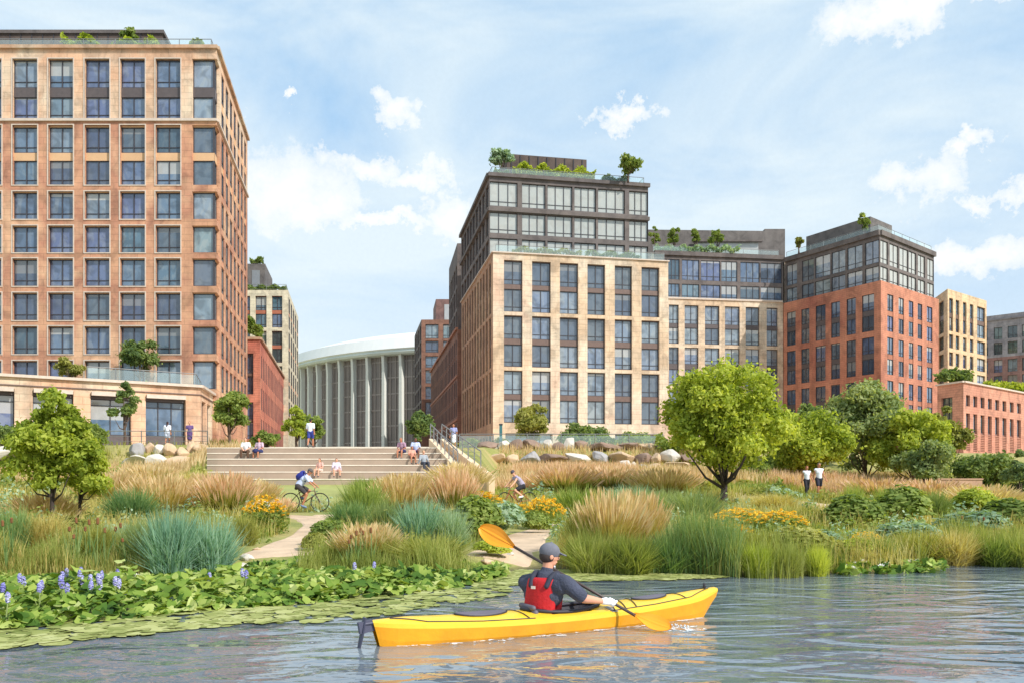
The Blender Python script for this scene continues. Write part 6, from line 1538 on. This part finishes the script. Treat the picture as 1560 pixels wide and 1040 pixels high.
sward('yellow_grass', scatter(24000, 15.0, 44, -120, 1700, lambda x, y, q: pn(x, y, .3, 9) > .05, bias=1.1), .3, .75, .012, .024, .45, 'gold', 'golden meadow grass in patches over the bank', 'grass')
sward('dry_grass', scatter(17000, 42, 60.5, -80, 1620, lambda x, y, q: (y > (45 if q < 1000 else 49)) and y < (56.5 if q < 320 else 61) and pn(x, y, .10, 2) > -.12, pad=-.2), .4, .95, .016, .032, .35, 'tan', 'tall dry tan grass along the foot of the plaza banks', 'grass')
sward('pink_grass', scatter(9000, 46, 61, 700, 1500, lambda x, y, q: pn(x, y, .12, 4) > .05, pad=-.2), .5, 1.1, .016, .032, .3, 'pink', 'pinkish dry grass along the bank right of the steps', 'grass')
def reeds(name, n, pxa, pxb, dy, h0, h1, fo, label, dens=None):
    rg = rng; px = rg.uniform(pxa, pxb, n*2); out = []
    for q in px:
        if dens and not dens(q): continue
        D_ = 15.0
        for _ in range(3): D_ = shore((q-CX)*D_/F)
        D_ += rg.uniform(-.10, dy); x = (q-CX)*D_/F; 
        if D_ > shore(x)+.3 and on_path(x, D_, .1): continue
        out.append((x, D_, h(x, D_)-.03))
        if len(out) >= n: break
    sward(name, np.array(out), h0, h1, .010, .022, .34, fo, label, 'reeds', .8)
reeds('reed_bed', 4200, 985, 1125, 1.2, .4, .85, 'cat', 'blue green reeds among the cattails at the right shore')
reeds('reed_bed', 5000, -60, 300, 2.2, .15, .5, 'gold', 'golden low reeds on the left shore')
reeds('reed_bed', 4000, 868, 1640, 1.8, .2, .55, 'gold', 'golden low reeds on the right shore', lambda q: not 1125 < q < 1300)
reeds('reed_bed', 6500, 868, 1290, 1.3, .3, .75, 'reed', 'dense green reeds along the right shore', lambda q: pn(q*.02, 1, 1, 1) > -.35 and not (1128 < q < 1290 and rng.uniform() < .8))
reeds('reed_bed', 5000, 1330, 1640, 1.3, .3, .62, 'reed', 'dense green reeds along the far right shore', lambda q: pn(q*.02, 1, 1, 1) > -.45 and q > 1400)
reeds('reed_bed', 4500, -60, 235, 1.8, .2, .62, 'reed', 'dense reeds along the left shore behind the lily leaves')
reeds('reed_bed', 4500, 455, 735, 1.4, .2, .58, 'reed', 'dense reeds along the middle shore behind the lily leaves')

# low leafy undergrowth between the clumps
def undergrowth(fo, n, y0, y1, label, seed, hs=.45, dens=None):
    rg = np.random.default_rng(seed); base = scatter(n, y0, y1, -100, 1650, dens, .3, 1.2); P_, NR, SZ = [], [], []
    for (x, y, z) in base:
        r = rg.uniform(.25, .75)*(y/26)**.5; hh = rg.uniform(.18, hs)*(y/26)**.35; k = int(60+60*r)
        d = unit(rg, k); d[:, 2] = abs(d[:, 2]); q = rg.uniform(.6, 1, k)[:, None]*(1+.15*rg.normal(size=(k, 1)))
        P_.append(np.array([x, y, z])+d*q*np.array([r, r, hh])); nn = d+.6*rg.normal(size=(k, 3)); nn[:, 2] += .4; NR.append(nn/np.linalg.norm(nn, axis=1)[:, None]); SZ.append(rg.uniform(.035, .075, k)*(y/24))
    o = link(leaf_cloud(np.concatenate(P_), np.concatenate(NR), np.concatenate(SZ), rg, 'undergrowth', FO[fo]), 'undergrowth'); tag(o, label, 'undergrowth', kind='stuff')
undergrowth('sage', 230, 17, 46, 'low sage green leafy undergrowth across the bank', 71, .8, lambda x, y, q: pn(x, y, .25, 13) > -.05)
undergrowth('mid', 150, 17, 52, 'low mid green leafy undergrowth across the bank', 72, .75, lambda x, y, q: pn(x, y, .25, 17) > -.05)
undergrowth('olive', 130, 16, 50, 'low olive leafy undergrowth across the bank', 73, .7, lambda x, y, q: pn(x, y, .25, 23) > -.05)
undergrowth('blue', 70, 16, 40, 'low grey green leafy undergrowth across the bank', 74, .5)
sward('slope_grass', scatter(9000, 60, 68, 640, 1400), .25, .7, .014, .028, .4, 'tan', 'dry grass between the boulders below the centre block', 'grass')
# pale stones where the sandy path meets the water, and by the kayaker
# ---------------- cattails
_o = ['', 'first', 'second', 'third', 'fourth', 'fifth', 'sixth', 'seventh', 'eighth', 'ninth', 'tenth', 'eleventh', 'twelfth', 'thirteenth', 'fourteenth', 'fifteenth', 'sixteenth', 'seventeenth', 'eighteenth', 'nineteenth', 'twentieth']
def ordinal(n): return _o[n] if n <= 20 else {2: 'twenty ', 3: 'thirty '}[n//10]+_o[n % 10] if n % 10 else 'thirtieth'
def cattail_mesh(i):
    rg = np.random.default_rng(300+i); a = MB(STALK); x_, y_ = rg.uniform(-.08, .08, 2); a.tube([(0, 0, -.05), (x_*.4, y_*.4, .5), (x_, y_, 1.0)], [.008, .007, .004], 5)
    lv = MB(FO['cat'])
    for k in range(7):
        q = rg.uniform(0, 6.28); l_ = rg.uniform(.06, .26); hh = rg.uniform(.6, 1.0); c_, s_ = math.cos(q), math.sin(q); w_ = .012
        p = [(-s_*w_, c_*w_, -.04), (s_*w_, -c_*w_, -.04), (c_*l_*.35+s_*w_, s_*l_*.35-c_*w_, hh*.55), (c_*l_*.35-s_*w_, s_*l_*.35+c_*w_, hh*.55), (c_*l_, s_*l_, hh)]
        lv.face(p[:4]); lv.face([p[3], p[2], p[4]])
    sd = MB(SEED); sd.tube([(x_*.86, y_*.86, .86), (x_*.88, y_*.88, .875), (x_*.97, y_*.97, .965), (x_*.99, y_*.99, .985)], [.008, .024, .024, .007], 8)
    return a.mesh(name='stalk'), lv.mesh(name='blades'), sd.mesh(name='seed_head')
CM = [cattail_mesh(i) for i in range(5)]
def cattails(pts, grp, lab, d0=.1, d1=.9):
    for i, (px, yt) in enumerate(sorted(pts)):
        D_ = 15.0
        for _ in range(3): D_ = shore((px-CX)*D_/F)
        D_ += rng.uniform(d0, d1); x = (px-CX)*D_/F; z = h(x, D_); H_ = EYE+(HZ-yt)*D_/F-z
        root = empty('cattail', (x, D_, z), float(rng.uniform(0, 6)), '%s %s' % (ordinal(i+1)+' from the left,', lab), 'cattail', grp); root.scale = (1, 1, max(.3, H_))
        for nm, me in zip(('stalk', 'blades', 'seed_head'), CM[int(rng.integers(0, 5))]): link(me, nm, root)
cattails([(118, 786), (139, 789), (148, 786), (186, 794), (192, 818), (131, 800), (160, 802), (176, 800), (104, 800), (112, 812), (10, 790), (20, 786)], 'cattails on the left shore', 'brown headed cattail on the left shore')
cattails([(542, 806), (549, 802), (557, 806), (566, 801), (528, 820), (577, 822), (560, 816), (535, 812)], 'cattails in the middle of the shore', 'brown headed cattail in front of the middle plumed grass')
cattails([(994, 814), (1008, 818), (1022, 812), (1034, 811), (1046, 815), (1060, 818), (1052, 812), (1066, 820), (1080, 822), (1000, 824), (1088, 818)], 'cattails on the right shore', 'brown headed cattail right of the kayaker')
cattails([(1444, 783), (1464, 784), (1496, 786), (1503, 782), (1510, 784)], 'cattails at the far right', 'brown headed cattail in the far right meadow', 2.0, 6.0)

# ---------------- lily leaves, floating pads, pickerelweed
def lily_edge(px):   # picture row of the outer edge of the leaves on the water
    return np.interp(px, [-120, 0, 150, 300, 450, 600, 700, 765], [985, 975, 962, 946, 936, 922, 908, 893])
def lily_in(px): return np.interp(px, [-120, 0, 200, 380, 470, 760], [868, 876, 880, 866, 868, 872])
def water_pt(px, py, z=.0): D_ = (EYE-z)*F/(py-HZ); return ((px-CX)*D_/F, D_)
n = 6200; P_ = []; NR = []; SZ = []
while len(P_) < n:
    px = rng.uniform(-110, 768); a, b_ = lily_in(px), lily_edge(px); t = rng.uniform(0, 1)**1.3; b2_ = b_-14
    py = a+(b2_-a)*t; x, y = water_pt(px, py); z = max(0, h(x, y))
    if x > 0.0 and t > .9 and rng.uniform() < .5: continue
    mound = .30*math.sin(math.pi*min(1, (1-t)*1.15+.02))**.7*max(.15, .7+1.3*pn(x, y, 1.7, 3))
    if px > 620: mound *= .62
    P_.append((x, y, z+.02+max(0, mound)*rng.uniform(.25, 1.0))); nn = np.array([rng.normal(0, .45), -.25+rng.normal(0, .45), 1.0]); NR.append(nn/np.linalg.norm(nn)); SZ.append(rng.uniform(.035, .12)*(y/11.0)**.5)
HEART = np.array([(-.75, 0), (-1.0, .32), (-.6, .62), (0, .60), (.6, .36), (1.15, 0), (.6, -.36), (0, -.60), (-.6, -.62), (-1.0, -.32)])
o = link(leaf_cloud(np.array(P_), np.array(NR), np.array(SZ), rng, 'lily_leaves', FO['lily'], HEART, .10), 'lily_leaves'); tag(o, 'crowded bright green lily leaves standing out of the water on the left', 'lily leaves', kind='stuff')
def pads(name, n, f, label, s0=.05, s1=.12):
    P_, SZ = [], []
    while len(P_) < n:
        q = f()
        if q is None: continue
        P_.append((q[0], q[1], .006+rng.uniform(0, .014))); SZ.append(rng.uniform(s0, s1))
    a = np.linspace(.25, 2*math.pi-.25, 11); disc = np.concatenate([[(0.1, 0)], np.stack([np.cos(a), np.sin(a)], 1)]); nr = np.tile([0, 0, 1.0], (n, 1))+rng.normal(0, .02, (n, 3)); nr /= np.linalg.norm(nr, axis=1)[:, None]
    o = link(leaf_cloud(np.array(P_), nr, np.array(SZ), rng, name, FO['pad'], disc, .02), name); tag(o, label, 'lily pads', kind='stuff')
def f1():
    px = rng.uniform(-115, 800); e = float(np.interp(px, [-120, 0, 300, 600, 765, 800], [998, 988, 958, 936, 905, 884])); a = lily_edge(px)-30
    py = a+(e-a)*rng.uniform(0, 1)**.8+6*pn(px*.03, 2, 1, 1); return water_pt(px, py)
pads('lily_pads', 1050, f1, 'flat yellow green pads floating along the edge of the left lily bed', .05, .15)
def f2():
    px = rng.uniform(735, 1150); a = 868; e = float(np.interp(px, [735, 800, 870, 960, 1060, 1150], [896, 890, 885, 884, 882, 875]))
    py = a+(e-a)*rng.uniform(0, 1)+2*pn(px*.03, 2, 1, 1); x, y = water_pt(px, py)
    return (x, y) if y < shore(x)+.1 else None
pads('lily_pads', 1700, f2, 'thin band of pale floating pads along the right shore', .05, .11)
# white water lilies by the right shore
o_n = 700; P_ = []
while len(P_) < o_n:
    px = rng.uniform(1275, 1440); py = rng.uniform(858, 877)-(px-1275)*.03; x, y = water_pt(px, py); P_.append((x, y, max(0, h(x, y))+rng.uniform(.02, .16)))
nr = unit(rng, o_n); nr[:, 2] = abs(nr[:, 2])+.5; nr /= np.linalg.norm(nr, axis=1)[:, None]
o = link(leaf_cloud(np.array(P_), nr, rng.uniform(.04, .10, o_n), rng, 'lily_leaves', FO['lily'], HEART, .1), 'lily_leaves'); tag(o, 'low green lily leaves with white flowers at the right shore', 'lily leaves', kind='stuff')
def bloom_mesh():
    m_ = MB(FO['whitef'])
    for ring, (nn, tl, L_) in enumerate(((8, .5, .05), (6, 1.0, .042))):
        for k in range(nn):
            a = 2*math.pi*k/nn+ring*.3; c_, s_ = math.cos(a), math.sin(a); r = L_*math.cos(tl); z_ = L_*math.sin(tl)
            m_.face([(0, 0, 0), (c_*r*.6-s_*.012, s_*r*.6+c_*.012, z_*.5), (c_*r, s_*r, z_), (c_*r*.6+s_*.012, s_*r*.6-c_*.012, z_*.5)])
    return m_.mesh(name='water_lily')
bm_ = bloom_mesh()
for i, (px, py) in enumerate(sorted(((1284, 868), (1290, 874), (1296, 866), (1299, 876), (1303, 870), (1309, 863), (1316, 868), (1343, 873), (1352, 869), (1384, 866), (1398, 864), (1330, 864), (150, 925), (208, 905), (1390, 865)))):
    x, y = water_pt(px, py); z = max(0, h(x, y))+(.12 if px > 1000 else .25); o = bpy.data.objects.new('water_lily', bm_); COL.objects.link(o); o.location = (x, y, z); o.rotation_euler = (.4, 0, float(rng.uniform(0, 6))); o.scale = (1.5,)*3
    tag(o, 'white water lily flower, %s from the left among its leaves' % ordinal(i+1), 'water lily', 'white water lily flowers')
def pickerel(i):
    rg = np.random.default_rng(500+i); st_ = MB(STALK); st_.tube([(0, 0, -.02), (.01, 0, .2), (.02, .01, .36)], [.008, .007, .006], 5)
    n_ = 90; t = rg.uniform(0, 1, n_); a = rg.uniform(0, 6.28, n_); r = .019*np.sqrt(np.sin(np.pi*np.clip(t*.85+.1, 0, 1))); pos = np.stack([.02+r*np.cos(a), .01+r*np.sin(a), .33+t*.14], 1)
    nr = np.stack([np.cos(a), np.sin(a), .3+0*a], 1); nr /= np.linalg.norm(nr, axis=1)[:, None]
    sp_ = leaf_cloud(pos, nr, rg.uniform(.009, .016, n_), rg, 'flower_spike', FO['violet'])
    lf = MB(FO['lily'])
    for k in range(2):
        a = rg.uniform(0, 6.28); R3 = Matrix.Rotation(a, 3, 'Z'); pts = [Vector((.10+.075*q[0], .05*q[1], .24+.03*abs(q[1])+.05*q[0])) for q in HEART]; lf.face([R3 @ p for p in pts]); lf.tube([(0, 0, 0), R3 @ Vector((.05, 0, .21))], .004, 4, STALK)
    return st_.mesh(name='stalk'), sp_, lf.mesh(name='leaf')
PK = [pickerel(i) for i in range(4)]
for i, (px, yt) in enumerate(sorted(((6, 906), (8, 926), (26, 888), (32, 894), (67, 900), (98, 884), (104, 878), (96, 898), (102, 908), (126, 876), (122, 892), (136, 890), (140, 902), (152, 892), (156, 900), (158, 884), (176, 880), (174, 894), (180, 898), (322, 886), (366, 878), (372, 882), (60, 906), (118, 882), (540, 882), (570, 884), (146, 888), (90, 892)))):
    D_ = float(np.interp(yt, [876, 900, 926], [12.2, 10.6, 9.4])); 
    if 500 < px < 600: D_ = 13.0
    x = (px-CX)*D_/F; zt_ = EYE+(HZ-yt)*D_/F; root = empty('pickerelweed', (x, D_, max(0, h(x, D_))), float(rng.uniform(0, 6)), 'violet pickerelweed spike, %s from the left among the lily leaves' % ordinal(i+1), 'pickerelweed', 'pickerelweed spikes in the lily bed'); s_ = max(.75, min(1.6, zt_/.47)); root.scale = (s_*1.8,)*2+(s_*1.12,)
    for nm, me in zip(('stalk', 'flower_spike', 'leaf'), PK[i % 4]): link(me, nm, root)

# ---------------- boulders of the banks
from math import pi
RM = [plain('boulder pale', S(214, 204, 190), .9, .14, 1.2, bump=.4), plain('boulder grey', S(168, 164, 162), .9, .18, 1.2, bump=.4), plain('boulder tan', S(206, 176, 142), .9, .14, 1.2, bump=.4), plain('boulder brown', S(146, 122, 106), .9, .2, 1.2, bump=.4)]
RN = ['pale', 'grey', 'tan', 'brown']
def rock_mesh(i, m):
    rg = np.random.default_rng(900+i); b = MB(m); b.ell((0, 0, 0), (1, 1, 1), seg=18, rings=12)
    pl = [Vector(unit(rg, 1)[0]) for _ in range(16)]; dl = rg.uniform(.55, .85, 16); out = []
    for v_ in b.v:
        v_ = Vector(v_)
        for p, d_ in zip(pl, dl):
            e = v_.dot(p)-d_
            if e > 0: v_ -= p*e*.92
        v_ *= 1+.06*noise.noise(v_*2+Vector((i, 0, 0))); out.append(tuple(v_))
    b.v = out; return b.mesh(name='boulder')
RK = [[rock_mesh(i+k*10, m) for i in range(4)] for k, m in enumerate(RM)]
ordn = ['first', 'second', 'third', 'fourth', 'fifth', 'sixth', 'seventh', 'eighth', 'ninth', 'tenth', 'eleventh', 'twelfth', 'thirteenth', 'fourteenth', 'fifteenth', 'sixteenth', 'seventeenth', 'eighteenth', 'nineteenth', 'twentieth', 'twenty-first', 'twenty-second', 'twenty-third', 'twenty-fourth', 'twenty-fifth', 'twenty-sixth']
def rock_row(x0, x1, yc, Dr, hp, wpx, where, grp, seed):
    rg = np.random.default_rng(seed); px = x0; i = 0
    while px < x1 and i < 26:
        w_ = wpx*rg.choice([.55, .8, 1.0, 1.3, 1.9])*rg.uniform(.85, 1.15); D_ = Dr(px)+rg.uniform(-.4, .4); s = F/D_; k = int(rg.choice([0, 0, 0, 1, 2, 2, 3])); hh = hp*rg.uniform(.65, 1.4); z = max(EYE+(HZ-(yc+rg.uniform(-3, 3)))/s, h(PX(px+w_/2, D_), D_)+.25*hh/s)
        o = bpy.data.objects.new('boulder', RK[k][int(rg.integers(0, 4))]); COL.objects.link(o); o.location = (PX(px+w_/2, D_), D_, z); o.scale = (w_*.62/s, w_*.55/s, hh*.62/s); o.rotation_euler = (rg.uniform(-.3, .3), rg.uniform(-.3, .3), rg.uniform(-1, 1))
        tag(o, '%s boulder, %s from left in %s' % (RN[k], ordinal(i+1), where), 'boulder', grp); px += w_*.92; i += 1
rock_row(196, 312, 693, lambda p: 59.6, 18, 21, 'top row of the left bank', 'boulders of the left bank', 1)
rock_row(184, 306, 705, lambda p: 58.0, 20, 24, 'lower row of the left bank', 'boulders of the left bank', 2)
rock_row(-30, 70, 694, lambda p: 58.5, 24, 32, 'row at the left picture edge', 'boulders of the left bank', 3)
rock_row(728, 1060, 688, lambda p: 67.5, 18, 25, 'top row below the centre block', 'boulders below the centre block', 4)
rock_row(740, 1045, 700, lambda p: 64.6, 18, 24, 'middle row below the centre block', 'boulders below the centre block', 5)
rock_row(900, 1020, 711, lambda p: 62.2, 15, 22, 'lowest row below the centre block', 'boulders below the centre block', 6)
hedge('shrub', (PX(690, 70.5), 70.5), (PX(790, 70.5), 70.5), 1.2, 1.0, 4.2, 'olive', 'low olive planting behind the glass railing left of the dusty tree', 700, .14, 31, 'shrub')
hedge('shrub', (PX(905, 70.5), 70.5), (PX(1010, 70.5), 70.5), 1.4, 1.3, 4.2, 'mid', 'green planting behind the glass railing right of the wide tree', 1200, .16, 32, 'shrub')
hedge('shrub', (PX(1000, 66), 66), (PX(1060, 66), 66), 2.0, 1.6, 3.6, 'mid', 'green shrub among the boulders left of the large round tree', 900, .15, 33, 'shrub')
hedge('shrub', (PX(1060, 70), 70), (PX(1300, 74), 74), 2.0, 2.2, 3.6, 'deep', 'long dark green shrub bank behind the large round tree', 3000, .2, 34, 'shrub')
for i, (px, py, wp, lab) in enumerate(((378, 852, 26, 'pale flat stone at the left edge of the sandy shore path'), (392, 838, 16, 'small stone higher up the left edge of the sandy path'), (462, 858, 24, 'pale stone at the right edge of the sandy shore path'), (480, 848, 14, 'small brown stone beside the green clump by the path end'), (372, 864, 18, 'stone at the water edge left of the sandy path'),
    (742, 858, 22, 'pale stone on the shore left of the kayaker'), (762, 866, 16, 'small stone at the water edge left of the kayaker'), (860, 838, 20, 'stone on the sandy patch right behind the kayaker head'), (778, 846, 14, 'small tan stone on the sandy patch left of the cap'), (1345, 790, 26, 'brown stone at the end of the walkers path'), (520, 794, 16, 'stone beside the bend of the sandy path'))):
    g_ = G(px, py); s_ = F/g_.y; o = bpy.data.objects.new('stone', RK[(0, 2, 1, 3)[i % 4]][i % 4]); COL.objects.link(o); o.location = g_+Vector((0, 0, .02)); o.scale = (wp*.55/s_, wp*.5/s_, wp*.30/s_); o.rotation_euler = (0, 0, i*1.3); tag(o, lab, 'stone')
# low pink wall in the right meadow
b = MB(M['pinkwall']); x0, x1 = PX(1432, 56), PX(1494, 56); z0 = h((x0+x1)/2, 56); b.box(x0, 55.8, z0-.4, x1, 56.3, EYE+(HZ-730)*56/F); b.box(x0-.05, 55.75, EYE+(HZ-730)*56/F, x1+.05, 56.35, EYE+(HZ-728)*56/F)
tag(b.build('garden_wall'), 'low pink stone garden wall among the right meadow shrubs', 'wall')
# railings on the terrace edges
railing('terrace_railing', [(PX(165, 61.6), 61.6, 4.25), (PX(316, 61.6), 61.6, 4.25)], 'thin metal railing in front of the podium on the left terrace', 'railing', 1.1, 2.4)
railing('terrace_railing', [(PX(700, 69), 69, 4.3), (PX(1010, 69), 69, 4.3)], 'glass railing above the boulders below the centre block', 'railing', 1.25, 2.6, glassy=True)
lp = empty('lamp_bollard', (PX(763, 69.5), 69.5, 4.3), 0, 'slim teal post standing by the glass railing at the centre block corner', 'post'); q = MB(plain('teal metal', S(64, 116, 118), .5)); q.box(PX(763, 69.5)-.12, 69.4, 4.3, PX(763, 69.5)+.12, 69.6, 6.3); q.build('post', lp); q = MB(M['frame']); q.box(PX(763, 69.5)-.15, 69.37, 6.3, PX(763, 69.5)+.15, 69.63, 6.42); q.build('post_cap', lp)
